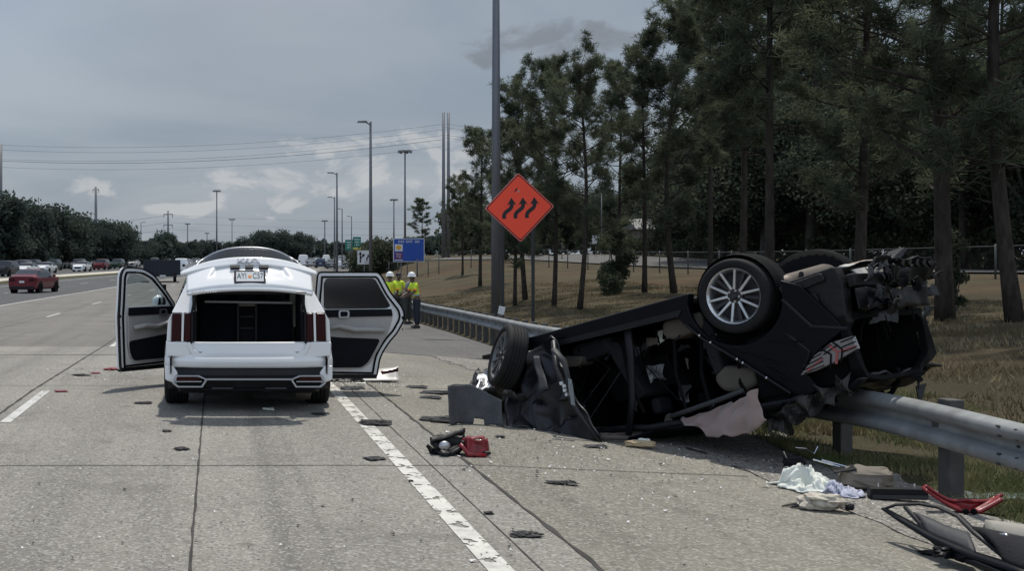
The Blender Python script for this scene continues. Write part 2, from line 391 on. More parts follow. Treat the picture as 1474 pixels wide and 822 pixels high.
def worn_paint(name, col, thr=.5, band=0):
    """road paint with chipped bites that let the concrete show through"""
    m = bpy.data.materials.new(name); m.use_nodes = True; nt = m.node_tree; N = nt.nodes; L = nt.links.new
    b = N['Principled BSDF']; b.inputs['Roughness'].default_value = .7
    tc = N.new('ShaderNodeTexCoord'); v = tc.outputs['Object']
    L(mix_n(N, L, ramp_n(N, L, noise_n(N, L, v, 5, 6, .7), .35, .75), col, tuple(x*.62 for x in col)), b.inputs['Base Color'])
    n = noise_n(N, L, v, 13, 4, .6)
    if band:
        sx = N.new('ShaderNodeSeparateXYZ'); L(v, sx.inputs[0])
        mm = N.new('ShaderNodeMath'); mm.operation = 'MULTIPLY'; L(sx.outputs[1], mm.inputs[0]); mm.inputs[1].default_value = 2*math.pi/band
        si = N.new('ShaderNodeMath'); si.operation = 'SINE'; L(mm.outputs[0], si.inputs[0])
        m2 = N.new('ShaderNodeMath'); m2.operation = 'MULTIPLY_ADD'; L(si.outputs[0], m2.inputs[0]); m2.inputs[1].default_value = .085; L(n, m2.inputs[2]); n = m2.outputs[0]
    mx = N.new('ShaderNodeMixShader'); t = N.new('ShaderNodeBsdfTransparent')
    L(ramp_n(N, L, n, thr, thr+.03), mx.inputs[0]); L(b.outputs[0], mx.inputs[1]); L(t.outputs[0], mx.inputs[2]); L(mx.outputs[0], N['Material Output'].inputs[0])
    return m
M['paint_edge'] = worn_paint('worn_edge_paint', (.60, .59, .54), .585, .42)
M['paint_dash'] = worn_paint('worn_dash_paint', (.55, .55, .52), .62)
# ------------------------------------------------------------------ terrain
SAGK = ([-80, 15, 25, 40, 75, 130, 240, 350, 600, 5000], [0, 0, -.13, -.27, -.3, 0, .55, 1.1, 1.5, 1.5])
def sag(Y): return float(np.interp(Y, *SAGK))
def C(Y):
    if Y < 30: return 0.
    if Y < 125: return .0007*(Y-30)**2
    return .0007*95**2 + .133*(Y-125)
def ss(a, b, x):
    t = min(1, max(0, (x-a)/(b-a))); return t*t*(3-2*t)
def railu(Y): return float(np.interp(Y, [-5, 3, 7.7, 11, 13, 20, 30, 35, 60, 100], [5.2, 5.2, 5.27, 5.62, 5.9, 6.4, 6.9, 7.1, 7.4, 7.6]))
def xs(Y): return .042+.038*ss(12, 26, Y)
def cross(u, Y):
    if u > 2.03:
        z = -xs(Y)*(min(u, 5.5)-2.03)
        s = u-6.4
        if s > 0: z += ss(0, 12, s)*(.98+1.0*ss(50, 105, Y))*(1-.0*s) + max(0, min(s-11, 13))*.055
        return z
    if u < -19.7 and u > -25.7: return -.08*ss(0, 1, -19.7-u)*ss(0, .6, u+25.7)*1.0
    if u < -44: return -.3*ss(0, 4, -44-u)
    return 0.
def G(X, Y): return sag(Y)+cross(X-C(Y), Y)
def U(u, Y, dz=0): return (C(Y)+u, Y, sag(Y)+cross(u, Y)+dz)
def ray(px, py, dz=0):
    """ground point seen along a photograph ray: where that spot of road really lies"""
    Y = 3.0; prev = None
    dx, dzz = (px-CX)/F_PX, (CY_H-py)/F_PX
    while Y < 400:
        z = CAM_H+dzz*Y
        if z <= G(dx*Y, Y): break
        Y += .02
    return Vector((dx*Y, Y, G(dx*Y, Y)+dz))
def at(px, py, Y): return Vector(((px-CX)/F_PX*Y, Y, CAM_H+(CY_H-py)/F_PX*Y))
ROWS = sorted(set([-60, -30, -10] + [i*1.0 for i in range(-5, 60)] + list(range(60, 130, 3)) + list(range(130, 350, 8)) + [25, 40, 75, 240, 350, 400, 460, 520, 600, 800, 1200, 2000, 3500, 5000]))
def strip(name, u0, u1, y0, y1, dz, mat, cols=None, skirt=.12, wob=0, seed=0):
    rows = [y0]+[y for y in ROWS if y0 < y < y1]+[y1]
    if wob:
        rr = []
        for a, b in zip(rows[:-1], rows[1:]):
            k = 5 if a < 45 else 1
            rr += [a+(b-a)*i/k for i in range(k)]
        rows = rr+[rows[-1]]
    f0 = u0 if callable(u0) else (lambda Y: u0); f1 = u1 if callable(u1) else (lambda Y: u1)
    cols = cols or [0, 1]
    mb = MB(); n = len(cols); V = []; Fc = []
    for y in rows:
        a, b = f0(y), f1(y)
        if wob:
            a += wob*mnoise.noise(Vector((y*2.1, seed, 0))); b += wob*mnoise.noise(Vector((y*2.1, seed+7.7, 0)))
        ring = []
        for t in cols:
            uu = a+(b-a)*t
            zz = sag(y)
            # linear ground between terrain rows
            ring.append((C(y)+uu, y, G_lin(uu, y)+dz))
        ring = [(ring[0][0], y, ring[0][2]-skirt)]+ring+[(ring[-1][0], y, ring[-1][2]-skirt)]
        V += ring
    m = n+2
    Fc = [(j*m+i, j*m+i+1, (j+1)*m+i+1, (j+1)*m+i) for j in range(len(rows)-1) for i in range(m-1)]
    e = (len(rows)-1)*m
    Fc += [tuple(range(m))[::-1], tuple(range(e, e+m))]
    mb.add(V, Fc)
    o = mb.build(name, mat, fixn=False); tag(o, kind='structure'); return o
def G_lin(u, y):
    import bisect
    i = max(0, min(len(ROWS)-2, bisect.bisect_right(ROWS, y)-1)); a, b = ROWS[i], ROWS[i+1]; t = (y-a)/(b-a)
    return (sag(a)+cross(u, a))*(1-t)+(sag(b)+cross(u, b))*t
# ground material: dry mown grass, greener by the rail, russet needle litter under the pines
def ground_mat():
    m = bpy.data.materials.new('dry_grass_ground'); m.use_nodes = True; nt = m.node_tree; N = nt.nodes; L = nt.links.new
    b = N['Principled BSDF']; b.inputs['Roughness'].default_value = .95; b.inputs['Specular IOR Level'].default_value = .1
    tc = N.new('ShaderNodeTexCoord'); v = tc.outputs['Object']; sx = N.new('ShaderNodeSeparateXYZ'); L(v, sx.inputs[0])
    c = mix_n(N, L, ramp_n(N, L, noise_n(N, L, v, .22, 5, .65), .35, .62), (.054, .047, .028), (.100, .084, .052))
    c = mix_n(N, L, ramp_n(N, L, noise_n(N, L, v, .13, 4, .6), .5, .68, 0, .8), c, (.105, .058, .034))
    c = mix_n(N, L, ramp_n(N, L, noise_n(N, L, v, .45, 4, .6), .55, .7, 0, .7), c, (.05, .05, .026))
    near = ramp_n(N, L, sx.outputs[0], 5.4, 7.0, 1, 0)
    mm = N.new('ShaderNodeMath'); mm.operation = 'MULTIPLY'; L(near, mm.inputs[0]); L(ramp_n(N, L, noise_n(N, L, v, 1.2, 5, .6), .38, .6, .1, .9), mm.inputs[1])
    c = mix_n(N, L, mm.outputs[0], c, (.06, .075, .033))
    c = mix_n(N, L, ramp_n(N, L, noise_n(N, L, v, 9, 6, .75), .38, .62, 0, .55), c, (.06, .047, .03))
    c = mix_n(N, L, ramp_n(N, L, noise_n(N, L, v, 40, 4, .8), .52, .7, 0, .5), c, (.17, .145, .10))
    L(c, b.inputs['Base Color'])
    bu = N.new('ShaderNodeBump'); bu.inputs['Strength'].default_value = 1; bu.inputs['Distance'].default_value = .05; L(noise_n(N, L, v, 14, 6, .75), bu.inputs['Height']); L(bu.outputs[0], b.inputs['Normal'])
    return m
M['ground'] = ground_mat()
USC = [-3000, -1200, -500, -250, -120, -80, -60, -52, -48, -46, -44, -40, -33, -25.7, -25.1, -23.4, -22, -20.7, -19.7, -15, -9.6, -5, 0, 2.03, 3.2, 4.43, 5, 5.5, 6, 6.4]+[6.4+.7*i for i in range(1, 20)]+[22, 25, 30, 36, 45, 60, 80, 110, 160, 260, 500, 1200, 3000]
V = []
for y in ROWS:
    for u in USC:
        pav = (u <= 4.43 and u >= -19.7) or (-44 <= u <= -25.1) or (4 < u < railu(y)-.3 and y >= 24)
        V.append((C(y)+u, y, sag(y)+cross(u, y)-(.07 if pav else 0)))
n = len(USC)
g = np_mesh('ground', V, [(j*n+i, j*n+i+1, (j+1)*n+i+1, (j+1)*n+i) for j in range(len(ROWS)-1) for i in range(n-1)], M['ground'], smooth=True)
tag(g, kind='structure')
# carriageway
strip('road', -9.6, 2.03, -60, 24.2, 0, M['concrete'], cols=[0, .3, .6, 1])
strip('road', -9.6, 2.03, 24.2, 1200, .001, M['worn_concrete'], cols=[0, .3, .6, 1])
strip('asphalt_lanes', -19.7, lambda Y: -9.6-.0005, -60, 1200, 0, M['asphalt'], cols=[0, .5, 1])
strip('shoulder', 2.031, 4.43, -60, 24, -.002, M['shoulder'], cols=[0, .5, 1], wob=0)
strip('asphalt_shoulder', 2.031, lambda Y: railu(Y)-.12, 24.01, 400, .004, M['old_asphalt'], cols=[0, .33, .66, 1])
strip('gravel_verge', 4.36, lambda Y: railu(Y)+.1, -60, 24, .006, M['gravel'], cols=[0, .25, .5, .75, 1], wob=.22, seed=3)
strip('opposing_road', -44, -25.7, -60, 1200, 0, M['asphalt'], cols=[0, .25, .5, .75, 1])
strip('sand_median', -25.69, -23.3, 20, 300, .05, M['sandstrip'], cols=[0, .25, .75, 1], wob=.3, seed=9)
# joints
def line_strip(mb, u0, w, y0, y1, dz=.004, wob=.0, step=None, seed=0, gaps=None):
    rows = [y0]+[y for y in ROWS if y0 < y < y1]+[y1]
    rr = []
    for a, b in zip(rows[:-1], rows[1:]):
        k = max(1, int((b-a)/(step or (b-a)))); rr += [a+(b-a)*i/k for i in range(k)]
    rows = rr+[rows[-1]]
    V = []
    for y in rows:
        o1 = wob*mnoise.noise(Vector((y*3, seed, 1))); o2 = wob*mnoise.noise(Vector((y*3, seed, 9)))
        for uu in (u0-w/2+o1, u0+w/2+o2): V.append((C(y)+uu, y, G_lin(uu, y)+dz))
    mb.add(V, [(2*i, 2*i+1, 2*i+3, 2*i+2) for i in range(len(rows)-1)])
mb = MB()
line_strip(mb, -.135, .016, -5, 120, step=.15, wob=.01)
line_strip(mb, 2.035, .028, -5, 24, step=.08, wob=.022, seed=2)
line_strip(mb, 1.72, .008, -5, 24, step=.2, wob=.006, seed=4)
line_strip(mb, -2.3, .03, -5, 120, step=.15, wob=.02, seed=5)
line_strip(mb, -5.9, .02, -5, 120, seed=6)
line_strip(mb, 4.40, .05, 2, 24, dz=.005, step=.1, wob=.1, seed=8)
for y in (3.3, 9.4, 15.5, 21.6, 27.7, 33.8, 39.9, 46, 52.1):
    w = .006 if y != 21.6 else .02
    V = []
    us = [-9.5+i*.25 for i in range(0, 47)]
    for u in us:
        for s in (-1, 1): V.append((C(y)+u, y+s*w*1.4+.02*mnoise.noise(Vector((u, y, 3))), G_lin(u, y)+.004))
    mb.add(V, [(2*i, 2*i+2, 2*i+3, 2*i+1) for i in range(len(us)-1)])
    if y < 24:
        us = [2.06+i*.2 for i in range(0, 12)]; V = []
        for u in us:
            for s in (-1, 1): V.append((u, y+s*.008+.04+.02*mnoise.noise(Vector((u, y, 3))), G_lin(u, y)+.003))
        mb.add(V, [(2*i, 2*i+2, 2*i+3, 2*i+1) for i in range(len(us)-1)])
tag(mb.build('pavement_joints', M['joint'], fixn=False), kind='structure')
# crack in the shoulder of the concrete patch left of the car, dark patch seam
mb = MB(); line_strip(mb, 1.50, .14, -5, 200, dz=.005, step=.5)
tag(mb.build('edge_line', M['paint_edge'], fixn=False), kind='structure')
mb = MB()
for y in np.arange(-.2, 150, 12.2)*1.0:
    line_strip(mb, -2.12, .11, 11.9+y-.0 if False else y+12.1, y+15.0, dz=.005)
for y in np.arange(3.5, 170, 12.2): line_strip(mb, -5.80, .12, y, y+3.05, dz=.005)
for y in np.arange(9.5, 170, 12.2): line_strip(mb, -13.8, .12, y, y+3.05, dz=.005)
line_strip(mb, -9.45, .13, 3, 400, dz=.005)
line_strip(mb, -17.9, .15, 3, 400, dz=.005)
for uu in (-32, -38): 
    for y in np.arange(9.5, 240, 12.2): line_strip(mb, uu, .12, y, y+3.05, dz=.005)
line_strip(mb, -27.2, .15, 3, 400, dz=.005)
tag(mb.build('lane_lines', M['paint_dash'], fixn=False), kind='structure')
def roadX(Y): return float(np.interp(Y, [0, 30, 44, 62, 85, 110, 180], [33, 31.6, 30.6, 28.4, 25.6, 24.5, 26]))
# frontage road and its verge beyond the trees
mb = MB(); V = []
for i in range(60):
    t = i/59; Y = 5+t*175; X = roadX(Y)
    for s in (0, 1):
        x = X+s*6.5; V.append((x, Y, G(x, Y)+.08))
mb.add(V, [(2*i, 2*i+1, 2*i+3, 2*i+2) for i in range(59)])
tag(mb.build('frontage_road', M['old_asphalt'], fixn=False), kind='structure')

# ------------------------------------------------------------------ grass blades (uncountable)
def grass(name, n, region, hmin, hmax, w, seed, mat):
    rng = np.random.default_rng(seed); V = np.zeros((n*3, 3)); k = 0; cnt = 0
    while cnt < n:
        X, Y = region(rng)
        if mnoise.noise(Vector((X*.9, Y*.9, seed))) + .25 < rng.random()*.6: continue
        z = G(X, Y)-.01; h = rng.uniform(hmin, hmax); a = rng.uniform(0, 6.28); dx, dy = math.cos(a)*w, math.sin(a)*w; lx, ly = rng.normal(0, h*.45, 2)
        V[k] = (X-dx, Y-dy, z); V[k+1] = (X+dx, Y+dy, z); V[k+2] = (X+lx, Y+ly, z+h); k += 3; cnt += 1
    o = np_mesh(name, V, np.arange(n*3).reshape(-1, 3), mat); tag(o, kind='stuff'); return o
def reg_near(r):
    Y = 4.5+11*r.random()**1.2; return railu(Y)+(-.3+3.2*r.random()**1.5), Y
grass('grass', 48000, reg_near, .03, .11, .006, 1, M['grass_blade'])['label'] = 'short green and straw coloured grass behind the near guardrail'
def reg_far(r):
    Y = 12+50*r.random()**1.3; return C(Y)+railu(Y)+.3+12*r.random(), Y
grass('dry_grass', 60000, reg_far, .04, .14, .012, 2, leafmat('dry_blades', (.13, .105, .055), (.25, .2, .12), .5, .1))['label'] = 'dry brown grass on the slope between guardrail and pines'

# ------------------------------------------------------------------ guardrail
rail = empty('guardrail', U(railu(6), 6), label='long galvanised W-beam guardrail on grey block posts along the right shoulder', cat='guardrail')
ry = [4.2+.25*i for i in range(0, 130)]+[36.6+2*i for i in range(1, 55)]
def rail_pt(Y):
    X = C(Y)+railu(Y); z = sag(Y)-xs(Y)*(5.5-2.03)
    dip = -.12*math.exp(-((Y-11.8)/1.6)**2)
    return X, z+dip-.02
prof = [(0, 0), (-.012, .001), (-.062, .024), (-.080, .038), (-.084, .060), (-.080, .084), (-.062, .099), (-.014, .128), (0, .137), (0, .175), (-.014, .184), (-.062, .213), (-.080, .228), (-.084, .250), (-.080, .274), (-.062, .288), (-.012, .311), (0, .312)]
V = []
for Y in ry:
    X, z = rail_pt(Y)
    for dx, dz in prof: V.append((X+dx*1.05, Y, z+.42+dz))
m = len(prof); mb = MB().add(V, [(j*m+i, j*m+i+1, (j+1)*m+i+1, (j+1)*m+i) for j in range(len(ry)-1) for i in range(m-1)])
o = mb.build('beam', M['galv'], fixn=False, smooth=True, solid=.006); o.parent = rail; o.matrix_parent_inverse = Matrix.Translation(-Vector(rail.location))
Yp = 5.0; k = 0
while Yp < 90 and k < 98:
    X, z = rail_pt(Yp)
    pm = MB().box((X+.10, Yp, z+.27), (.11, .15, 1.0)); 
    o = pm.build('post', M['post'], bevel=.008); o.parent = rail; o.matrix_parent_inverse = Matrix.Translation(-Vector(rail.location))
    bm_ = MB().box((X+.02, Yp, z+.56), (.05, .14, .28))
    o = bm_.build('offset_block', M['post'], bevel=.006); o.parent = rail; o.matrix_parent_inverse = Matrix.Translation(-Vector(rail.location))
    Yp += 1.905 if Yp < 16 else (.95 if Yp < 44 else 1.905); k += 1
xp = lambda dz: 1.05*float(np.interp(dz, [p[1] for p in prof], [p[0] for p in prof]))-.004
for Yj in (7.75, 15.4):
    X, z = rail_pt(Yj)
    for (dy, dz) in [(sy*.09, dz) for sy in (-1, 1) for dz in (.03, .095, .215, .28)]+[(0, .156)]:
        o = MB().ell((X+xp(dz), Yj+dy, z+.42+dz), (.012, .022, .009), 8, 4).build('splice_bolt', M['dark_steel']); o.parent = rail; o.matrix_parent_inverse = Matrix.Translation(-Vector(rail.location))

# ------------------------------------------------------------------ poles, signs, wires
def lamp_pole(px, Y, H, r, side, label, arm=1.2, heads=1, base_u=None):
    X = (px-CX)/F_PX*Y; z = G(X, Y)
    t = empty('street_lamp', (X, Y, z), label=label, cat='street lamp', group='street lamps along the highway')
    MB().tube([(0, 0, 0), (0, 0, H*.5), (0, 0, H)], [r, r*.82, r*.62], 16).build('pole', M['galv_pole'], t, smooth=True)
    MB().lathe([(r*1.9, 0), (r*1.9, .06), (r*1.1, .1), (r*1.02, .3)], (0, 0, 0), 'z', 16).build('base', M['galv_pole'], t, smooth=True)
    for s in ((side,) if heads == 1 else (-1, 1)):
        MB().tube([(0, 0, H-.25), (s*.3, 0, H-.06), (s*arm, 0, H)], r*.35, 8).build('arm', M['galv_pole'], t, smooth=True)
        MB().box((s*(arm+.25), 0, H+.01), (.75, .34, .16), taper=.8).build('lamp_head', M['galv'], t, bevel=.03)
    return t
def high_mast(px, Y, H, r, label):
    X = (px-CX)/F_PX*Y; z = G(X, Y)
    t = empty('light_mast', (X, Y, z), label=label, cat='light mast', group='tall light masts along the highway')
    MB().tube([(0, 0, 0), (0, 0, H)], [r, r*.55], 10).build('pole', M['galv_pole'], t, smooth=True)
    MB().lathe([(.05, 0), (.9, .0), (.9, .25), (.05, .25)], (0, 0, H-.3), 'z', 12).build('lamp_ring', M['galv'], t)
    for k in range(6):
        a = k*math.pi/3; MB().box((math.cos(a)*.95, math.sin(a)*.95, H-.25), (.35, .35, .45)).build('lamp_head', M['galv'], t)
    return t
lamp_pole(714, 37, 13.5, .155, -1, 'thick grey lamp pole rising out of frame behind the orange sign')
lamp_pole(533.5, 85, 12.0, .14, -1, 'tall street lamp standing alone left of the white lane arrow sign', arm=.35)
lamp_pole(485, 135, 12.0, .14, -1, 'second nearest street lamp, just left of the green exit signs', arm=.5)
lamp_pole(481.5, 185, 11.6, .14, -1, 'street lamp nearly hidden behind the second nearest one', arm=.5)
lamp_pole(492.5, 215, 11, .14, -1, 'shorter distant street lamp just left of the green exit signs', arm=.5)
lamp_pole(506, 270, 11.5, .15, -1, 'most distant street lamp, behind the green exit signs', arm=.5)
lamp_pole(30, 205, 12, .14, 1, 'double armed street lamp at the far left before the woods', heads=2)
lamp_pole(131, 240, 11, .14, 1, 'street lamp in front of the woods above the pavilion roof', arm=.5)
lamp_pole(203, 300, 11, .15, 1, 'thin street lamp between the white trailer and the blue truck', arm=.5)
high_mast(312, 330, 20.5, .26, 'tallest light mast left of centre above the white hatch')
high_mast(334, 420, 15.5, .2, 'lower light mast just right of the tallest left one')
high_mast(270, 480, 16, .3, 'small far light mast right of the crossarm pole')
high_mast(298, 560, 14, .3, 'smallest far light mast over the low woods')
high_mast(583, 190, 17.8, .2, 'slim light mast rising behind the blue sign')
high_mast(567, 330, 16.5, .25, 'short light mast just left of the blue sign')
high_mast(467.5, 420, 15, .3, 'short thin light mast left of the cluster of street lamps')
def pole_at(name, px, Y, H, r0, r1, label, cat, group=None, arms=()):
    X = (px-CX)/F_PX*Y; z = G(X, Y)
    t = empty(name, (X, Y, z), label=label, cat=cat, group=group)
    MB().tube([(0, 0, -.5), (0, 0, H)], [r0, r1], 12).build('pole', M['galv_pole'], t, smooth=True)
    for h, w in arms:
        MB().box((0, 0, h), (w, .2, .2)).build('crossarm', M['galv_pole'], t)
        MB().cyl((w*.46, 0, h-.9), (w*.46, 0, h), .09, .09, 6).build('insulator', M['galv_pole'], t)
        MB().cyl((-w*.46, 0, h-.9), (-w*.46, 0, h), .09, .09, 6).build('insulator', M['galv_pole'], t)
    return t
GP = 'power line poles'
pole_at('power_pole', 638.5, 170, 21.0, .30, .18, 'left pole of the pair of tall power poles beside the highway', 'power pole', GP)
pole_at('power_pole', 645.5, 176, 21.6, .30, .18, 'right pole of the pair of tall power poles beside the highway', 'power pole', GP)
pole_at('power_pole', 138, 300, 20.0, .45, .30, 'tall bare power pole rising above the left woods', 'power pole', GP, [(19.3, 1.6)])
pole_at('power_pole', 242, 330, 15.0, .35, .22, 'power pole with three crossarms at left centre', 'power pole', GP, [(14, 2.6), (11, 2.6), (8, 2.6)])
pole_at('power_pole', 0.5, 190, 20.5, .40, .3, 'thick power pole cut by the left edge of the picture', 'power pole', GP)
def wire(p0, p1, sagm, r=.028):
    p0, p1 = Vector(p0), Vector(p1); pts = []
    for i in range(25):
        t = i/24; p = p0.lerp(p1, t); p.z -= sagm*4*t*(1-t); pts.append(p)
    return pts
# power wires between the left pole (190 m) and the pair (172 m)
wires = [((-40, 195, 15.2), (33.3, 172, 22.1)), ((-40, 195, 14.2), (33.3, 172, 21.0)), ((-40, 195, 12.8), (33.3, 172, 19.2)), ((-40, 195, 11.9), (33.3, 172, 18.2)), ((-40, 195, 10.8), (33.3, 172, 17.2))]
base_w = (33.3, 172, 0)
for i, (a, b) in enumerate(wires):
    def zat(px, py, Y): return CAM_H+(CY_H-py)/F_PX*Y
    yl = [(208, 178), (215, 186), (229, 194), (231, 200), (240, 210)][i]
    A = Vector(((-60-CX)/F_PX*192, 192, zat(0, yl[0]-3, 192))); B = Vector(((641-CX)/F_PX*172, 172, zat(0, yl[1], 172)))
    mb = MB().tube(wire(A, B, 1.9), (.017 if i != 3 else .028), 5)
    o = mb.build('power_wire', M['dark_steel']); tag(o, ['highest', 'second highest', 'middle', 'thicker second lowest', 'lowest'][i]+' power wire crossing the sky left of the paired poles', 'power wire', 'power wires across the sky')
for i, (ya, yb) in enumerate(((178, 186), (183, 190), (194, 203), (198, 207))):
    A = Vector(((641-CX)/F_PX*172, 172, CAM_H+(CY_H-ya)/F_PX*172)); B = Vector(((1000-CX)/F_PX*160, 160, CAM_H+(CY_H-yb-12)/F_PX*160))
    o = MB().tube(wire(A, B, .8), .017, 5).build('power_wire', M['dark_steel']); tag(o, ['top', 'second', 'third', 'lowest'][i]+' power wire running right from the paired poles behind the pines', 'power wire', 'power wires across the sky')
for i, (ya, yb) in enumerate(((309, 320), (320, 329), (330, 338))):
    A = Vector(((242-CX)/F_PX*330, 330, CAM_H+(CY_H-ya)/F_PX*330)); B = Vector(((640-CX)/F_PX*300, 300, CAM_H+(CY_H-yb)/F_PX*300))
    o = MB().tube(wire(A, B, .6), .02, 4).build('power_wire', M['dark_steel']); tag(o, ['top', 'middle', 'lowest'][i]+' faint wire low over the horizon right of the crossarm pole', 'power wire', 'power wires across the sky')
    A2 = Vector(((130-CX)/F_PX*350, 350, CAM_H+(CY_H-yb)/F_PX*350))
    o = MB().tube(wire(A2, Vector(((242-CX)/F_PX*330, 330, CAM_H+(CY_H-ya)/F_PX*330)), .6), .03, 4).build('power_wire', M['dark_steel']); tag(o, ['top', 'middle', 'lowest'][i]+' faint wire low over the horizon left of the crossarm pole', 'power wire', 'power wires across the sky')

# orange diamond sign with three shifting arrows
YS = 31.0; sc = YS/F_PX
sp = at(747.5, 298.5, YS)
zg = G(sp.x, YS)
sgn = empty('road_sign', (sp.x, YS, zg), 0, label='orange diamond road sign with three black arrows on two dark posts', cat='road sign')
hh = sp.z-zg
def rdiamond(r, c=.06, n=4):
    pts = []
    for k in range(4):
        a = math.pi/2*k
        tip = Vector((math.cos(a), math.sin(a)))*r; t1 = Vector((math.cos(a-math.pi/2), math.sin(a-math.pi/2)))*r-tip; t2 = Vector((math.cos(a+math.pi/2), math.sin(a+math.pi/2)))*r-tip
        t1.normalize(); t2.normalize()
        p0 = tip+t1*c; p2 = tip+t2*c
        for i in range(n+1):
            t = i/n; q = p0*(1-t)**2+tip*2*t*(1-t)+p2*t*t; pts.append((q.x, q.y))
    return pts
rr = .915; tilt = R(2)
def fy(yy): return lambda p, q: (p*math.cos(tilt)-q*math.sin(tilt)*1, yy, hh+q*math.cos(tilt)+p*math.sin(tilt)*1)
MB().prism(rdiamond(rr), fy(0), fy(-.012)).build('panel', M['sign_back'], sgn)
MB().prism(rdiamond(rr-.012), fy(-.0125), fy(-.016)).build('orange_face', M['orange'], sgn)
MB().ring(rdiamond(rr-.035), rdiamond(rr-.068), fy(-.0165), fy(-.0185)).build('border', M['sign_black'], sgn)
def arrow_poly(cx, cy, s):
    # curved shaft shifting right, arrowhead at top
    cl = [(-.115, -.26), (-.115, -.17), (-.08, -.10), (.0, -.04), (.075, .02), (.10, .08), (.10, .13)]
    L_, R_ = [], []
    for i, p in enumerate(cl):
        a = Vector(cl[max(0, i-1)]); b = Vector(cl[min(len(cl)-1, i+1)]); d = (b-a).normalized(); nrm = Vector((-d.y, d.x))*.052
        L_.append((p[0]+nrm.x, p[1]+nrm.y)); R_.append((p[0]-nrm.x, p[1]-nrm.y))
    poly = R_+[(.225, .10), (.10, .30), (-.025, .10)]+L_[::-1]
    return [(cx+x*s, cy+y*s) for x, y in poly]
for cxx in (-.30, .0, .30):
    MB().prism(arrow_poly(cxx-.0, -.03, .98), fy(-.0165), fy(-.0186)).build('arrow', M['sign_black'], sgn)
MB().prism([(-.13, .40), (-.06, .44), (-.02, .52), (-.08, .50)], fy(-.0165), fy(-.0175)).build('scuff_mark', M['dark_steel'], sgn)
MB().prism([(-.04, .42), (-.01, .45), (.03, .44), (.0, .40), (-.04, .385)], fy(-.0165), fy(-.0175)).build('scuff_mark', M['sign_back'], sgn)
for x0, x1 in ((-.47, -.39), (.33, .41)):
    MB().bb(x0, x1, .005, .065, -.2, hh-.1+ (.12 if x0 < 0 else .3)).build('post', M['dark_steel'], sgn, bevel=.008)
# blue service sign
YB = 150.; KB = .6; bs = at(588.5, 360, YB*KB); zg = G(bs.x, YB*KB)
s2 = empty('service_sign', (bs.x, YB*KB, zg), label='blue motorist service sign with two logo squares on thin posts', cat='road sign')
s2.scale = (KB, KB, KB); W2, H2 = 45/F_PX*YB/2, 34/F_PX*YB/2; zc = (bs.z-zg)/KB
MB().bb(-W2, W2, 0, .08, zc-H2, zc+H2).build('frame', M['sign_white'], s2)
MB().bb(-W2+.09, W2-.09, -.02, -.003, zc-H2+.09, zc+H2-.09).build('blue_face', M['sign_blue'], s2)
text_obj('lettering', 'GAS  EXIT  265', .42, M['sign_white'], s2, Matrix.Translation((0, -.03, zc+H2-.42)) @ FACE_CAM, bold=.006)
q = .5
MB().bb(-W2+.2, -W2+1.2, -.035, -.022, zc-.15, zc+.75).build('logo_square', M['sign_white'], s2)
pts = [(0, -.26)]+[(math.cos(a)*.34, math.sin(a)*.3+.0) for a in [R(200)-R(22)*i for i in range(11)]]
sh = MB(); pl = [(-W2+.7+x, zc+.3+y) for x, y in pts]; sh.prism(pl, lambda p, q: (p, -.036, q), lambda p, q: (p, -.045, q)); sh.build('shell_emblem', pmat('emblem_yellow', (.75, .42, .04), .6), s2)
sr = MB()
for i in range(1, 10, 2):
    a = R(200)-R(22)*i; sr.prism([(-W2+.7-.01, zc+.06), (-W2+.7+.01, zc+.06), (-W2+.7+math.cos(a)*.3+.012, zc+.3+math.sin(a)*.27), (-W2+.7+math.cos(a)*.3-.012, zc+.3+math.sin(a)*.27)], lambda p, q: (p, -.046, q), lambda p, q: (p, -.05, q))
sr.build('emblem_rib', pmat('emblem_red', (.6, .03, .02), .6), s2)
MB().bb(-W2+.2, -W2+1.2, -.035, -.022, zc-1.2, zc-.25).build('logo_square', pmat('logo_purple', (.12, .03, .13), .6), s2)
text_obj('lettering', 'Race\nTrac', .33, M['sign_white'], s2, Matrix.Translation((-W2+.7, -.04, zc-.68)) @ FACE_CAM, bold=.004)
MB().bb(-W2+.2, -W2+1.2, -.035, -.022, zc-1.3, zc-1.205).build('logo_strip', M['sign_white'], s2)
for x in (-.95, 1.05): MB().bb(x-.05, x+.05, .085, .18, -.5, zc-H2+.3).build('post', M['galv_pole'], s2)
# white lane arrow sign
YW = 110.; ws = at(524.5, 370.5, YW); zg = G(ws.x, YW)
s3 = empty('lane_sign', (ws.x, YW, zg), label='small white square lane-use sign with black arrows beside the lamp pole', cat='road sign')
W3 = 20/F_PX*YW/2; zc = ws.z-zg
MB().bb(-W3, W3, 0, .02, zc-W3, zc+W3).build('panel', M['sign_white'], s3, bevel=.004)
k3 = W3/.65
def stroke(mbx, pts, w, y0=-.012, y1=-.003):
    for a, b in zip(pts[:-1], pts[1:]):
        a, b = Vector(a), Vector(b); d = (b-a).normalized(); nn = Vector((-d.y, d.x))*w/2
        mbx.prism([tuple(a+nn), tuple(a-nn), tuple(b-nn+d*w*.3), tuple(b+nn+d*w*.3)], lambda p, q: (p*k3, y1, zc+q*k3), lambda p, q: (p*k3, y0, zc+q*k3))
sb = MB(); stroke(sb, [(-.38, -.5), (-.38, .3)], .13); stroke(sb, [(-.38, -.15), (-.1, .2)], .11, -.014); stroke(sb, [(.22, -.35), (.25, -.05), (.42, .15)], .12)
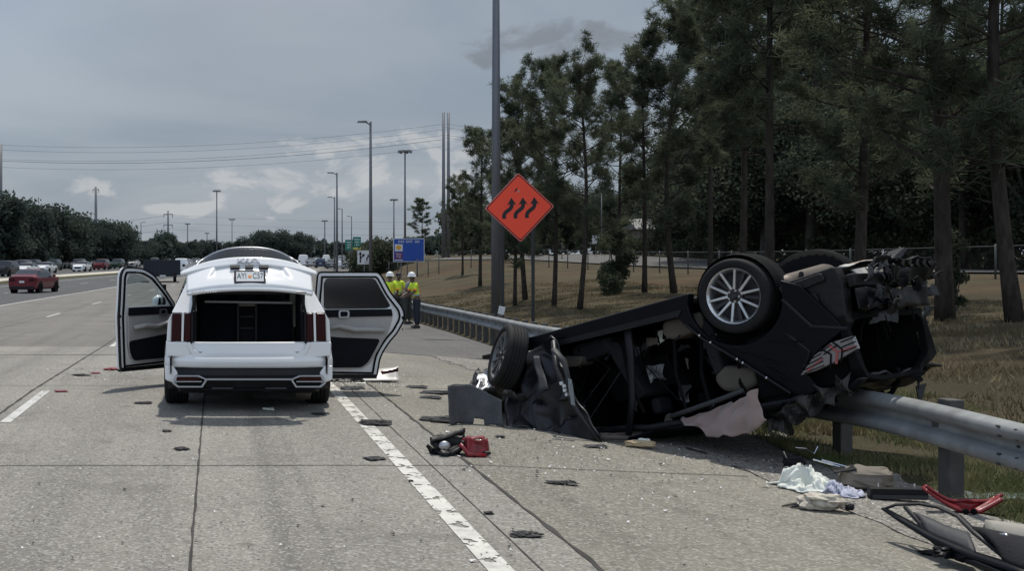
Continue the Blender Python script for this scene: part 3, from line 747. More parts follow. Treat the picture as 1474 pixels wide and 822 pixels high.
for tip, d in (((-.38, .56), (0, 1)), ((.05, .34), (.6, .6)), ((.55, .3), (.6, .6))):
    d = Vector(d).normalized(); nn = Vector((-d.y, d.x)); t_ = Vector(tip)
    sb.prism([tuple(t_), tuple(t_-d*.28+nn*.16), tuple(t_-d*.28-nn*.16)], lambda p, q: (p*k3, -.003, zc+q*k3), lambda p, q: (p*k3, -.016, zc+q*k3))
sb.build('arrow', M['sign_black'], s3)
text_obj('lettering', 'ONLY', .2, M['sign_black'], s3, Matrix.Translation((.25*k3, -.006, zc-.5*k3)) @ FACE_CAM)
MB().bb(-.04, .04, .021, .09, -.4, zc+.3).build('post', M['galv_pole'], s3)
# green exit signs
YG = 330.
for (x0, x1, y0, y1, lab, txt) in ((497, 509, 345, 360, 'left and lower of the two green overhead exit signs', 'EXIT ONLY'), (508, 519.5, 341, 356, 'right and taller of the two green overhead exit signs', '1 MILE')):
    gp = at((x0+x1)/2, (y0+y1)/2, YG); zg = G(gp.x, YG); W4 = (x1-x0)/F_PX*YG/2; H4 = (y1-y0)/F_PX*YG/2
    s4 = empty('exit_sign', (gp.x, YG, zg), label=lab, cat='road sign', group='green overhead signs'); zc = gp.z-zg
    MB().bb(-W4, W4, 0, .1, zc-H4, zc+H4).build('panel', M['sign_green'], s4)
    lb = MB(); 
    for i, wd in enumerate((.7, .5, .6)): lb.bb(-W4*wd, W4*wd, -.02, -.002, zc+H4*(.5-.5*i)-.1, zc+H4*(.5-.5*i)+.1)
    lb.build('legend_bars', M['sign_white'], s4)
    if x0 > 500: MB().bb(-W4, W4, -.03, .1, zc-H4-.7, zc-H4-.02).build('yellow_panel', pmat('sign_yellow', (.5, .42, .1), .6), s4)
    MB().bb(-.15, .15, .12, .4, -1, zc+H4*.5).build('post', M['galv_pole'], s4)
# white diamond sign far left, white delineators
dp = at(68, 366, 190); zg = G(dp.x, 190)
s5 = empty('road_sign', (dp.x, 190, zg), label='small pale diamond sign seen from behind at the far left', cat='road sign')
zc = dp.z-zg; MB().prism([(0, .6), (.6, 0), (0, -.6), (-.6, 0)], lambda p, q: (p, 0, zc+q), lambda p, q: (p, .03, zc+q)).build('panel', M['sign_back'], s5)
MB().bb(-.04, .04, .035, .1, -.3, zc).build('post', M['galv_pole'], s5)
def delineator(px, py, Y, h, label, w=.09):
    X = (px-CX)/F_PX*Y; z = G(X, Y); t = empty('delineator', (X, Y, z), label=label, cat='marker post')
    MB().box((0, 0, h/2), (w, .02, h)).build('post', M['sign_white'], t, bevel=.006); MB().box((0, -.013, h-.1), (w*.8, .004, .12)).build('reflector', M['satin'], t)
delineator(805.5, 478, 26, .36, 'short white marker post in dry grass above the wrecked car front')
pp = at(722, 457, 29.5)
t = empty('delineator', (pp.x, 29.5, sag(29.5)+.44), label='small white reflector plate on the guardrail below the orange sign', cat='marker plate')
MB().box((0, 0, .13), (.16, .02, .2), rotm(0, R(12), 0)).build('plate', M['sign_white'], t, bevel=.006); MB().box((0, .02, 0), (.03, .03, .2)).build('bracket', M['galv'], t)
# sign gantry panel seen from behind far ahead
gp = at(448, 358, 380); t = empty('sign_panel', (gp.x, 380, G(gp.x, 380)), label='grey back of a distant sign above the stopped traffic', cat='road sign')
zc = gp.z-t.location.z; MB().bb(-1.3, 1.3, 0, .1, zc-1.3, zc+1.3).build('panel', M['sign_back'], t); MB().bb(-.1, .1, .11, .3, -.5, zc).build('post', M['galv_pole'], t)
# ------------------------------------------------------------------ trees
def pine_mesh(seed, H, r0, crown0, spread, ntuft_k=1.0, lean=.0):
    """returns (trunk MB incl. limbs, needle array)"""
    rng = np.random.default_rng(seed); tm = MB(); T = []
    bend = rng.normal(0, .20, 2)
    def trunk(t): return Vector((bend[0]*math.sin(t*2.6)+lean*t*H*.1, bend[1]*math.sin(t*3.1+.5), t*H))
    pts = [trunk(i/12) for i in range(13)]
    tm.tube(pts, [r0*(1.18 if i == 0 else 1)*(1-.82*(i/12)**1.1) for i in range(13)], 10)
    nl = int(42*ntuft_k)
    for i in range(nl):
        t = crown0+(1-crown0)*((i+rng.random())/nl)**.85
        t = min(t, .985); p = trunk(t); a = rng.random()*6.283
        xx_ = (t-crown0)/(1-crown0); prof = math.sin(math.pi*min(.97, max(.22, xx_*.9+.06)**1.15))
        Ln = spread*(.45+.75*prof)*rng.uniform(.55, 1.15)
        rise = rng.uniform(-.05, .45)+(t-crown0)*.5
        d = Vector((math.cos(a), math.sin(a), rise)).normalized(); q = [p]; dd = d.copy(); nseg = 5
        for s in range(nseg):
            dd = (dd+Vector((rng.normal(0, .13), rng.normal(0, .13), rng.normal(.06, .08)))).normalized(); q.append(q[-1]+dd*Ln/nseg)
        rr = r0*.26*(1-.6*t)+.012
        tm.tube(q, [rr*(1-.8*s/nseg) for s in range(nseg+1)], 5, caps=False)
        # branchlets with tufts
        nb = rng.integers(4, 7)
        for b in range(nb):
            s = rng.uniform(.35, 1); k = min(nseg-1, int(s*nseg)); base = q[k].lerp(q[k+1], s*nseg-k)
            bd = (dd+Vector(rng.normal(0, .75, 3))+Vector((0, 0, .25))).normalized(); bl = Ln*rng.uniform(.16, .36)
            e = base+bd*bl; tm.tube([base, e], [rr*.35, .006], 3, caps=False)
            for w in range(rng.integers(7, 12)):
                T.append(base.lerp(e, rng.uniform(.6, 1.05))+Vector(rng.normal(0, .15, 3)))
        for w in range(5): T.append(q[-1]+Vector(rng.normal(0, .16, 3)))
    for w in range(26): T.append(trunk(rng.uniform(.93, 1.0))+Vector(rng.normal(0, .28, 3)))
    # dead stubs
    for i in range(7):
        t = rng.uniform(.22, crown0+.1); p = trunk(t); a = rng.random()*6.283; l = rng.uniform(.4, 1.7)
        tm.tube([p, p+Vector((math.cos(a)*l*.6, math.sin(a)*l*.6, l*.05)), p+Vector((math.cos(a)*l, math.sin(a)*l, -l*.12))], [.03, .02, .006], 4, caps=False)
    return tm, np.array([tuple(x) for x in T])
def tufts(T, seed, nb=16, ln=.26, w=.02):
    rng = np.random.default_rng(seed+99); n = len(T)*nb
    C0 = np.repeat(T, nb, 0); d = rng.normal(0, 1, (n, 3)); d[:, 2] = d[:, 2]*.8+.35; d /= np.linalg.norm(d, axis=1)[:, None]
    s = np.cross(d, rng.normal(0, 1, (n, 3))); s /= np.linalg.norm(s, axis=1)[:, None]
    l = ln*rng.uniform(.6, 1.25, (n, 1)); base = C0+d*.03
    V = np.stack([base-s*w*.5, base+s*w*.5, C0+d*l+s*w*.35, C0+d*l-s*w*.35], 1).reshape(-1, 3)
    return V, np.arange(n*4).reshape(-1, 4)
PINES = []
def pine_variant(seed, **k):
    tm, T = pine_mesh(seed, **k); V, F = tufts(T, seed, nb=15, ln=.30, w=.028)
    t = empty('pine_tree', (0, 0, -500)); tm.build('trunk', M['bark'], t, smooth=True, fixn=False); np_mesh('crown', V, F, M['needles'], t)
    return [t, False]
def place(proto, loc, rz, sc, label, cat='tree', group=None, name=None):
    if not proto[1]: o = proto[0]; proto[1] = True
    else: o = copy_tree(proto[0])
    o.location = loc; o.rotation_euler = (0, 0, rz); o.scale = (sc[0], sc[0], sc[1]) if isinstance(sc, tuple) else (sc, sc, sc)
    tag(o, label, cat, group); return o
PV = [pine_variant(11, H=15, r0=.19, crown0=.27, spread=2.6),
      pine_variant(12, H=15, r0=.17, crown0=.40, spread=2.2),
      pine_variant(13, H=15, r0=.19, crown0=.22, spread=3.0, ntuft_k=.95),
      pine_variant(14, H=15, r0=.15, crown0=.33, spread=2.1, ntuft_k=.85),
      pine_variant(15, H=15, r0=.20, crown0=.20, spread=3.2, ntuft_k=1.15)]
GPN = 'pines on the grass slope'
def pine(px, Y, H, v, label, fat=1.0, rz=None):
    X = (px-CX)/F_PX*Y
    if H < 0: H = CAM_H+(CY_H+H)*Y/F_PX-G(X, Y)
    r = random.Random(int(px)*7+v)
    s = H/15
    place(PV[v], (X, Y, G(X, Y)-.05), r.random()*6.28 if rz is None else rz, (s*fat, s), label, 'pine tree', GPN)
# (pixel column of the trunk, distance, height)
pine(1356, 24.5, 12.5, 4, 'thick trunked pine right of the wreck with low dark crown', 1.05)
pine(1475, 22.5, 12, 2, 'pine cut off by the right edge of the picture', 1.0)
pine(1108, 34, 13.0, 1, 'slender tall pine rising straight behind the alloy wheel')
pine(1237, 33, 12.0, 4, 'dark pine standing behind the rear of the wreck')
pine(1172, 80, 19, 0, 'tall pine set back between the alloy wheel and exhaust')
pine(978, 45, -22, 2, 'bushy pine just left of the alloy wheel', .95)
pine(1022, 52, 13, 1, 'high crowned pine directly above the alloy wheel', .85)
pine(926, 47, -55, 3, 'thin pine with bare trunk in front of the small building')
pine(893, 55, -98, 3, 'thin pine with sparse crown left of the small building')
pine(831, 41, -92, 2, 'pine with straight trunk right of the orange sign', .9)
pine(796, 44, -98, 4, 'pine standing right behind the right sign post', .8)
pine(742, 47, -185, 4, 'leftmost leaning pine right behind the lamp pole', .85)
pine(757, 50, -130, 2, 'second pine from the lamp pole, thin twin trunk')
pine(692, 66, -196, 4, 'pine left of the lamp pole leaning over the far slope', .9)
pine(664, 80, -262, 2, 'low pine beside the paired power poles', 1.0)
pine(607, 200, -288, 3, 'lone small pine far behind the blue sign', 1.3)
pine(1066, 56, 15, 1, 'pine behind and right of the alloy wheel')
pine(1140, 92, 21, 4, 'deep set pine over the exhaust of the wreck')
pine(1390, 58, 16, 0, 'deep set pine right of the thick trunk')
pine(1440, 66, 17, 4, 'deep set pine at the right edge behind the cut off one')
pine(1205, 88, 21, 4, 'deep set tall pine above the rear tyre')
# broadleaf trees
def oak_variant(seed, H, W, nleaf, leaf, mat, lobes=16, name='broadleaf_tree'):
    rng = np.random.default_rng(seed); t = empty(name, (0, 0, -500)); tm = MB()
    tm.tube([(0, 0, -.3), (.1, 0, H*.2), (0, .1, H*.45)], [H*.03, H*.024, H*.015], 8)
    cs = []
    for i in range(lobes):
        a = rng.random()*6.28; rr = W*.5*rng.uniform(.1, .72); z = H*rng.uniform(.22, .86); rr *= math.sin(math.pi*min(.95, z/H*.8+.12))+.2
        c = Vector((math.cos(a)*rr, math.sin(a)*rr, z)); cs.append((c, W*rng.uniform(.13, .24)))
        tm.tube([(0, 0, H*.3), tuple(c*.6+Vector((0, 0, H*.12))), tuple(c)], [H*.012, H*.007, .02], 5, caps=False)
    tm.build('trunk', M['bark_oak'], t, smooth=True, fixn=False)
    P = []
    for c, r in cs:
        k = nleaf//lobes; d = rng.normal(0, 1, (k, 3)); d /= np.linalg.norm(d, axis=1)[:, None]
        rad = r*(rng.uniform(.45, 1.12, (k, 1)))*(1+.25*np.sin(d[:, :1]*5+c.x)*np.sin(d[:, 2:]*6+c.y))
        P.append(np.array(c)+d*rad*np.array([1.15, 1.15, .8]))
    P = np.concatenate(P); n = len(P)
    a = rng.normal(0, 1, (n, 3)); a /= np.linalg.norm(a, axis=1)[:, None]; b = np.cross(a, rng.normal(0, 1, (n, 3))); b /= np.linalg.norm(b, axis=1)[:, None]
    s = leaf*rng.uniform(.6, 1.3, (n, 1))
    V = np.stack([P-a*s, P+b*s*.6, P+a*s, P-b*s*.6], 1).reshape(-1, 3)
    np_mesh('crown', V, np.arange(n*4).reshape(-1, 4), mat, t)
    return [t, False]
OV = [oak_variant(21, 12, 12, 30000, .13, M['leaf']), oak_variant(22, 12, 13, 30000, .13, M['leaf'], 20), oak_variant(23, 12, 10, 26000, .13, M['leaf'])]
random.seed(5)
GO = 'dark woods behind the frontage road'
oaks = [(1040, 78, 11), (1100, 74, 10.5), (1165, 72, 11.5), (1230, 70, 10.5), (1300, 66, 10), (1365, 62, 9.5), (1425, 60, 10), (1485, 55, 9.5),
        (1075, 95, 14), (1190, 90, 14.5), (1290, 84, 14.5), (1400, 78, 14.5), (1490, 72, 14), (985, 110, 9), (930, 135, 8.5), (870, 140, 8), (815, 135, 8.5), (765, 130, 7.5), (718, 125, 6),
        (1010, 90, 9.5), (1530, 60, 12), (1580, 55, 12), (1340, 100, 17), (1240, 100, 17)]
wh = ['behind the small building', 'behind the rear tyre', 'behind the thick pine trunk', 'above the alloy wheel', 'behind the orange sign', 'near the right edge', 'behind the exhaust']
ORD = ['first', 'second', 'third', 'fourth', 'fifth', 'sixth', 'seventh', 'eighth', 'ninth', 'tenth', 'eleventh', 'twelfth', 'thirteenth', 'fourteenth', 'fifteenth', 'sixteenth', 'seventeenth', 'eighteenth', 'nineteenth', 'twentieth', 'twenty-first', 'twenty-second', 'twenty-third', 'twenty-fourth', 'twenty-fifth', 'twenty-sixth', 'twenty-seventh', 'twenty-eighth', 'twenty-ninth', 'thirtieth']
def oak_label(i):
    fr_ = oaks[i][1] < 80; row = sorted([o_ for o_ in oaks if (o_[1] < 80) == fr_]); return f'dark broadleaf tree, {ORD[row.index(oaks[i])]} from the left in the {"front" if fr_ else "back"} row of the right hand woods'
for i, (px, Y, H) in enumerate(oaks):
    X = (px-CX)/F_PX*Y; p = OV[i % 3]
    where = 'left of the orange sign' if px < 740 else 'behind the pines right of the orange sign' if px < 850 else 'behind the small building' if px < 1000 else 'above the alloy wheel' if px < 1110 else 'behind the rear tyre' if px < 1250 else 'left of the thick pine trunk' if px < 1355 else 'right of the thick pine trunk' if px < 1440 else 'at the right edge'
    place(p, (X, Y, G(X, Y)-.1), random.random()*6.28, (H/12, H/12), oak_label(i), 'tree', GO)
# left wood line, far broadleaf crowns
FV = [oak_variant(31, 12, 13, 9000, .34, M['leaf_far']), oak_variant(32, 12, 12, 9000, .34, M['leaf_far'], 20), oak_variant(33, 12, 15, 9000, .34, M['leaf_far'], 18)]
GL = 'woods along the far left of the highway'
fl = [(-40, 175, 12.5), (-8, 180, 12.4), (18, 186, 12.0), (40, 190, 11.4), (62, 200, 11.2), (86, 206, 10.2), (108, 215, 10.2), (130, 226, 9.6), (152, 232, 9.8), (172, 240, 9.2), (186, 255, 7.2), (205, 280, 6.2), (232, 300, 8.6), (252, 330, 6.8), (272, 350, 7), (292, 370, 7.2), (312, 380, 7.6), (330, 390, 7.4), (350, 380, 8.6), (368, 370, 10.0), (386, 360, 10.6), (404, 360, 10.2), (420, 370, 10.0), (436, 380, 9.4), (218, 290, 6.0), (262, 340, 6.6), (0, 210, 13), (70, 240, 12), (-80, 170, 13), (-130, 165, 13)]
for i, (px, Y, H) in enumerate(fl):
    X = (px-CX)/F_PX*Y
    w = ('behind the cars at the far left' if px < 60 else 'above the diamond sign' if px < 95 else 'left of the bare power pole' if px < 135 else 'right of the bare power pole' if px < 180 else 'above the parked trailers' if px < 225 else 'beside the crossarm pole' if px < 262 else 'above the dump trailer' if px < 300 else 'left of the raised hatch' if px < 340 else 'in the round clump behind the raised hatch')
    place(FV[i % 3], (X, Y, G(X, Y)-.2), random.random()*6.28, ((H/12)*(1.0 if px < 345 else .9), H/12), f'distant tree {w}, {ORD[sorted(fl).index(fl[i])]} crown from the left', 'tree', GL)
def wood_mass(name, pxs, Y, H, mat, label, n=16000, leaf=.5):
    rng = np.random.default_rng(int(Y)); x0, x1 = [(p-CX)/F_PX*Y for p in pxs]
    P = np.stack([rng.uniform(x0, x1, n), rng.normal(Y, 5, n), np.zeros(n)], 1)
    for i in range(n):
        hh_ = H*(.72+.5*mnoise.noise(Vector((P[i, 0]*.13, 1.3, Y)))+.18*mnoise.noise(Vector((P[i, 0]*.6, 4, Y)))); P[i, 2] = G(P[i, 0], Y)+hh_*rng.random()**.6
    a = rng.normal(0, 1, (n, 3)); a /= np.linalg.norm(a, axis=1)[:, None]; b = np.cross(a, rng.normal(0, 1, (n, 3))); b /= np.linalg.norm(b, axis=1)[:, None]; s = leaf*rng.uniform(.6, 1.3, (n, 1))
    V = np.stack([P-a*s, P+b*s*.7, P+a*s, P-b*s*.7], 1).reshape(-1, 3)
    o = np_mesh(name, V, np.arange(n*4).reshape(-1, 4), mat); tag(o, label, kind='stuff'); return o
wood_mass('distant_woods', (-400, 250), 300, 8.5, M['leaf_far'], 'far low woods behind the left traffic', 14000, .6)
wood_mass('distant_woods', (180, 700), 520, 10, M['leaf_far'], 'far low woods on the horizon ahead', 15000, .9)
wood_mass('distant_woods', (640, 1100), 230, 12, M['leaf'], 'far woods showing between the pine trunks', 16000, .6)
wood_mass('distant_woods', (950, 1700), 120, 13, M['leaf'], 'dark wood mass behind the trees at right', 26000, .42)
def brush():
    rng = np.random.default_rng(77); n = 22000; P = np.zeros((n, 3))
    for i in range(n):
        Y = 24+80*rng.random(); X = roadX(Y)+8.6+abs(rng.normal(0, .9)); hh_ = 1.5+1.1*mnoise.noise(Vector((Y*.22, X*.3, 3)))+.5*mnoise.noise(Vector((Y*1.1, 7, 3)))
        P[i] = (X, Y, G(X, Y)+max(.3, hh_)*rng.random()**.7)
    a = rng.normal(0, 1, (n, 3)); a /= np.linalg.norm(a, axis=1)[:, None]; b = np.cross(a, rng.normal(0, 1, (n, 3))); b /= np.linalg.norm(b, axis=1)[:, None]; s = .13*rng.uniform(.6, 1.3, (n, 1))
    tag(np_mesh('roadside_brush', np.stack([P-a*s, P+b*s*.7, P+a*s, P-b*s*.7], 1).reshape(-1, 3), np.arange(n*4).reshape(-1, 4), M['shrub']), 'low dark brush along the far side of the frontage road', kind='stuff')
brush()
# shrubs
def shrub(px, Y, H, W, label, mat=M['shrub'], seed=1, n=5000, leaf=.07):
    X = (px-CX)/F_PX*Y; t = empty('shrub', (X, Y, G(X, Y)), label=label, cat='shrub'); rng = np.random.default_rng(seed)
    cs = [(rng.normal(0, W*.22), rng.normal(0, W*.2), H*rng.uniform(.15, .85), rng.uniform(.18, .34)*W) for _ in range(16)]
    P = []
    for c in cs:
        d = rng.normal(0, 1, (n//16, 3)); d /= np.linalg.norm(d, axis=1)[:, None]; P.append(np.array(c[:3])+d*c[3]*rng.uniform(.3, 1.2, (n//16, 1)))
    P = np.concatenate(P); P[:, 2] = np.maximum(P[:, 2], .02); k = len(P)
    a = rng.normal(0, 1, (k, 3)); a /= np.linalg.norm(a, axis=1)[:, None]; b = np.cross(a, rng.normal(0, 1, (k, 3))); b /= np.linalg.norm(b, axis=1)[:, None]; s = leaf*rng.uniform(.6, 1.3, (k, 1))
    np_mesh('foliage', np.stack([P-a*s, P+b*s*.5, P+a*s, P-b*s*.5], 1).reshape(-1, 3), np.arange(k*4).reshape(-1, 4), mat, t)
    st = MB()
    for c in cs: st.tube([(0, 0, 0), (c[0]*.6, c[1]*.6, c[2]*.6), c[:3]], [.03, .02, .008], 4, caps=False)
    st.build('stem', M['bark_oak'], t)
shrub(889, 48, 2.9, 1.0, 'tall narrow dark shrub wrapped round a thin trunk beside the building', seed=4, n=9000, leaf=.06)
shrub(880, 47, .9, .9, 'low bush at the foot of the tall narrow shrub', seed=5)
shrub(550, 120, 3.2, 4.4, 'round green bush behind the white lane sign', seed=6, n=7000, leaf=.16)
shrub(535, 132, 2.4, 5.0, 'low brown green bush left of the blue sign', seed=7, n=7000, leaf=.16)
shrub(575, 140, 3.0, 4.5, 'brown green bush under the blue sign', seed=8, n=6000, leaf=.16)
shrub(1372, 25.5, 2.0, .5, 'thin vine growth on the right side of the thick pine trunk', seed=9, n=3000, leaf=.05)
# chain link fences
def fence(pts, H, step, label, seed=0):
    t = empty('chain_link_fence', tuple(pts[0][:2])+(G(*pts[0][:2]),), label=label, cat='fence'); off = Vector(t.location); wm = MB(); k = 0; rails = []
    for (a, b) in zip(pts[:-1], pts[1:]):
        a, b = Vector((*a, 0)), Vector((*b, 0)); Ln = (b-a).length; n = int(Ln/step); d = (b-a)/Ln
        for i in range(n+1):
            p = a+d*step*i; z = G(p.x, p.y)
            if k < 95: MB().cyl((p.x-off.x, p.y-off.y, z-off.z-.1), (p.x-off.x, p.y-off.y, z-off.z+H+.05), .035, .035, 8).build('post', M['fence_metal'], t, smooth=True); k += 1
            rails.append((p.x-off.x, p.y-off.y, z-off.z+H-.03))
        c = .14; m = int(Ln/c)
        for i in range(m):
            for sg in (1, -1):
                if i+int(H/c)*sg < 0 or i+int(H/c)*sg > m: continue
                p = a+d*c*i; q = a+d*(c*i+H*sg); z0, z1 = G(p.x, p.y)-off.z, G(q.x, q.y)-off.z+H
                wv = d*.006; wm.add([(p.x-off.x, p.y-off.y, z0), (p.x-off.x+wv.x, p.y-off.y+wv.y, z0), (q.x-off.x+wv.x, q.y-off.y+wv.y, z1), (q.x-off.x, q.y-off.y, z1)], [(0, 1, 2, 3)])
    wm.build('wire_mesh', M['fence_metal'], t, fixn=False); MB().tube(rails, .022, 6).build('top_rail', M['fence_metal'], t)
fence([(28.8, 24), (27.6, 44), (25.6, 60), (22.4, 84)], 1.2, 3.0, 'low chain link fence between the pines and the frontage road')
fence([(27, 92), (15.5, 86), (14.2, 100)], 1.3, 3.0, 'chain link fence on top of the far grass slope by the power poles')
# brushy hedge fence behind the frontage road
# small building between the pines
bp = at(968, 375, 120); zg = G(bp.x, 120)
bd = empty('small_building', (bp.x, 120, zg), R(-6), label='small grey brown building with low roof seen between pine trunks', cat='building')
MB().bb(-3.2, 5.2, 0, 6, -.3, 2.6).build('wall', M['wall'], bd)
MB().prism([(-.6, 2.55), (6.6, 2.55), (3, 3.7)], lambda p, q: (-3.7, p, q), lambda p, q: (5.7, p, q)).build('roof', M['roof'], bd)
w_ = MB().bb(-2.2, -1.0, -.04, .02, .9, 2.0).build('window', M['sign_white'], bd); MB().bb(-2.1, -1.1, -.06, -.045, 1.0, 1.9).build('pane', M['glass_dark'], w_)
d_ = MB().bb(.6, 1.5, -.04, .02, -.1, 2.0).build('door', M['grey_plastic'], bd); MB().bb(.66, .72, -.09, -.045, .9, 1.05).build('handle', M['satin'], d_)
t = pole_at('thin_pole', 866, 100, 5.2, .05, .04, 'thin pale pole standing between the pines right of the sign', 'pole')
rs = at(858, 345, 110); t = empty('small_sign', (rs.x, 110, G(rs.x, 110)), label='tiny white sign on a post far between the pines', cat='road sign')
zc = rs.z-t.location.z; MB().bb(-.35, .35, 0, .03, zc-.4, zc+.4).build('panel', M['sign_white'], t); MB().bb(-.04, .04, .035, .09, -.2, zc).build('post', M['galv_pole'], t)
# ------------------------------------------------------------------ vehicles
def tyre_mb(r, w, n=48, tread=True):
    h = w/2
    prof = [(r*.74, -h*.86), (r*.77, -h*.98), (r*.86, -h*1.04), (r*.95, -h*.97), (r*.985, -h*.84), (r*1.0, -h*.66)]
    if tread:
        for x in (-.38, -.13, .13, .38): prof += [(r, h*(x*1.25-.055)), (r*.975, h*(x*1.25-.04)), (r*.975, h*(x*1.25+.04)), (r, h*(x*1.25+.055))]
    prof += [(r*1.0, h*.66), (r*.985, h*.84), (r*.95, h*.97), (r*.86, h*1.04), (r*.77, h*.98), (r*.74, h*.86)]
    return MB().lathe(prof, (0, 0, 0), 'y', n)
def make_wheel(parent, loc, r, w, rot, spokes=5, detailed=True, name='wheel', twin=True):
    """axis local Y, outer face towards -Y; rot: Euler/Matrix placing it"""
    ty = tyre_mb(r, w, 48 if detailed else 20, detailed).build(name, M['rubber'], parent, smooth=True, fixn=False); sharp(ty, 50)
    Mx = Matrix.Translation(loc) @ rot.to_4x4(); ty.matrix_local = Mx
    ri = MB(); yo = -w*.40; rr = r*.745
    ri.lathe([(rr*1.0, w*.42), (rr*.93, w*.36), (rr*.88, -w*.25), (rr*.97, yo-.004), (rr*1.01, yo-.01), (rr*1.01, yo+.02)], (0, 0, 0), 'y', 40 if detailed else 18)
    rim = ri.build('rim', M['alloy'] if detailed else M['satin'], ty, smooth=True, fixn=False); sharp(rim, 40)
    if not detailed:
        MB().lathe([(rr*.98, yo+.03), (rr*.2, yo+.0), (.001, yo-.0)], (0, 0, 0), 'y', 14).build('hub', M['alloy_dark'], ty); return ty
    di = MB().lathe([(rr*.9, w*.1), (rr*.35, w*.05), (.001, w*.05)], (0, 0, 0), 'y', 32).build('brake_disc', M['alloy_dark'], ty, smooth=True)
    sp = MB(); inn = MB()
    for k in range(spokes):
        a0 = 2*math.pi*k/spokes+.3
        for s in ((-1, 1) if twin else (0,)):
            # each pair leaves the hub together and fans out toward the rim
            p0a, p1a = a0+s*.20, a0+s*.30
            c0 = Vector((math.cos(p0a), 0, math.sin(p0a)))*rr*.24; c1 = Vector((math.cos(p1a), 0, math.sin(p1a)))*rr*.95
            d = (c1-c0).normalized(); nn = Vector((-d.z, 0, d.x)); w0, w1 = rr*.052, rr*.040
            y0, y1 = yo+.012, yo-.004
            vs = [c0+nn*w0+Vector((0, y0, 0)), c0-nn*w0+Vector((0, y0, 0)), c1-nn*w1+Vector((0, y1, 0)), c1+nn*w1+Vector((0, y1, 0))]
            vb = [p+Vector((0, .03, 0)) for p in vs]
            sp.add(vs+vb, [(0, 1, 2, 3), (7, 6, 5, 4), (0, 4, 5, 1), (1, 5, 6, 2), (2, 6, 7, 3), (3, 7, 4, 0)])
    for k in range(spokes):
        a = 2*math.pi*(k+.5)/spokes+.3
        c0 = Vector((math.cos(a), 0, math.sin(a)))*rr*.3; c1 = Vector((math.cos(a), 0, math.sin(a)))*rr*.93; d = (c1-c0).normalized(); nn = Vector((-d.z, 0, d.x))
        vs = [c0+nn*.016+Vector((0, yo+.035, 0)), c0-nn*.016+Vector((0, yo+.035, 0)), c1-nn*.016+Vector((0, yo+.02, 0)), c1+nn*.016+Vector((0, yo+.02, 0))]
        inn.add(vs+[p+Vector((0, .03, 0)) for p in vs], [(0, 1, 2, 3), (7, 6, 5, 4), (0, 4, 5, 1), (1, 5, 6, 2), (2, 6, 7, 3), (3, 7, 4, 0)])
    sp.build('spokes', M['alloy'], ty, bevel=.004); inn.build('inner_spokes', M['alloy_dark'], ty, bevel=.003)
    hb = MB().lathe([(.001, yo-.012), (rr*.10, yo-.012), (rr*.12, yo-.006), (rr*.14, yo+.012), (rr*.30, yo+.018), (rr*.30, yo+.06)], (0, 0, 0), 'y', 24).build('hub_cap', M['alloy_dark'], ty, smooth=True); sharp(hb, 30)
    nt = MB()
    for k in range(5):
        a = 2*math.pi*(k+.5)/5+.3; nt.cyl((math.cos(a)*rr*.20, yo+.03, math.sin(a)*rr*.20), (math.cos(a)*rr*.20, yo-.002, math.sin(a)*rr*.20), .014, .012, 6)
    nt.build('wheel_nuts', M['chrome'], ty)
    return ty
def shell(L, prof, kf, wf, belt, stations, zlo=None):
    """rows of half-section points; returns list of rings (left-to-right mirrored)"""
    rings = []
    for y in stations:
        k = kf(y); w = wf(y); pts = []
        for (x, z) in prof:
            if z > belt: zz = belt+(z-belt)*k; xx = x*(w if k > .05 else w)
            else: zz, xx = z, x*w
            if zlo and z < .5: zz = z+zlo(y)
            pts.append((xx, y, zz))
        rings.append(pts)
    return rings
def itp(keys): 
    xs, ys = zip(*keys); return lambda y: float(np.interp(y, xs, ys))
CARK = {
 'sedan': dict(L=4.8, W=1.82, H=1.45, belt=.95, k=[(0, .12), (.45, .28), (1.25, .92), (1.7, 1), (2.6, 1), (2.9, .93), (3.6, .05), (4.5, -.12), (4.8, -.5)], g=(.55, 3.55)),
 'suv': dict(L=4.7, W=1.88, H=1.72, belt=1.05, k=[(0, .1), (.15, .55), (.4, .9), (.8, 1), (2.6, 1), (2.9, .93), (3.5, .08), (4.5, -.1), (4.7, -.5)], g=(.2, 3.45)),
 'pickup': dict(L=5.6, W=1.98, H=1.9, belt=1.15, k=[(0, .03), (1.9, .03), (2.0, .9), (2.3, 1), (3.3, 1), (3.5, .95), (4.1, .05), (5.3, -.1), (5.6, -.5)], g=(1.95, 4.1)),
 'van': dict(L=5.4, W=2.0, H=2.4, belt=1.25, k=[(0, .9), (.1, 1), (3.9, 1), (4.2, .9), (4.8, .1), (5.2, -.15), (5.4, -.4)], g=(3.0, 4.75)),
}
CARCOL = {'white': (.7, .71, .72), 'silver': (.36, .37, .38), 'grey': (.13, .135, .14), 'black': (.012, .013, .015), 'dark blue': (.02, .035, .08), 'dark green': (.02, .05, .035), 'red': (.22, .008, .018), 'maroon': (.12, .004, .014), 'blue': (.02, .08, .32), 'tan': (.32, .28, .22)}
PAINT = {}
def paint(c):
    if c == 'white': return M['white']
    if c not in PAINT: PAINT[c] = pmat('paint_'+c.replace(' ', '_'), CARCOL[c], .3, spec=.3, coat=.2, dirt=.1, vscale=2)
    return PAINT[c]
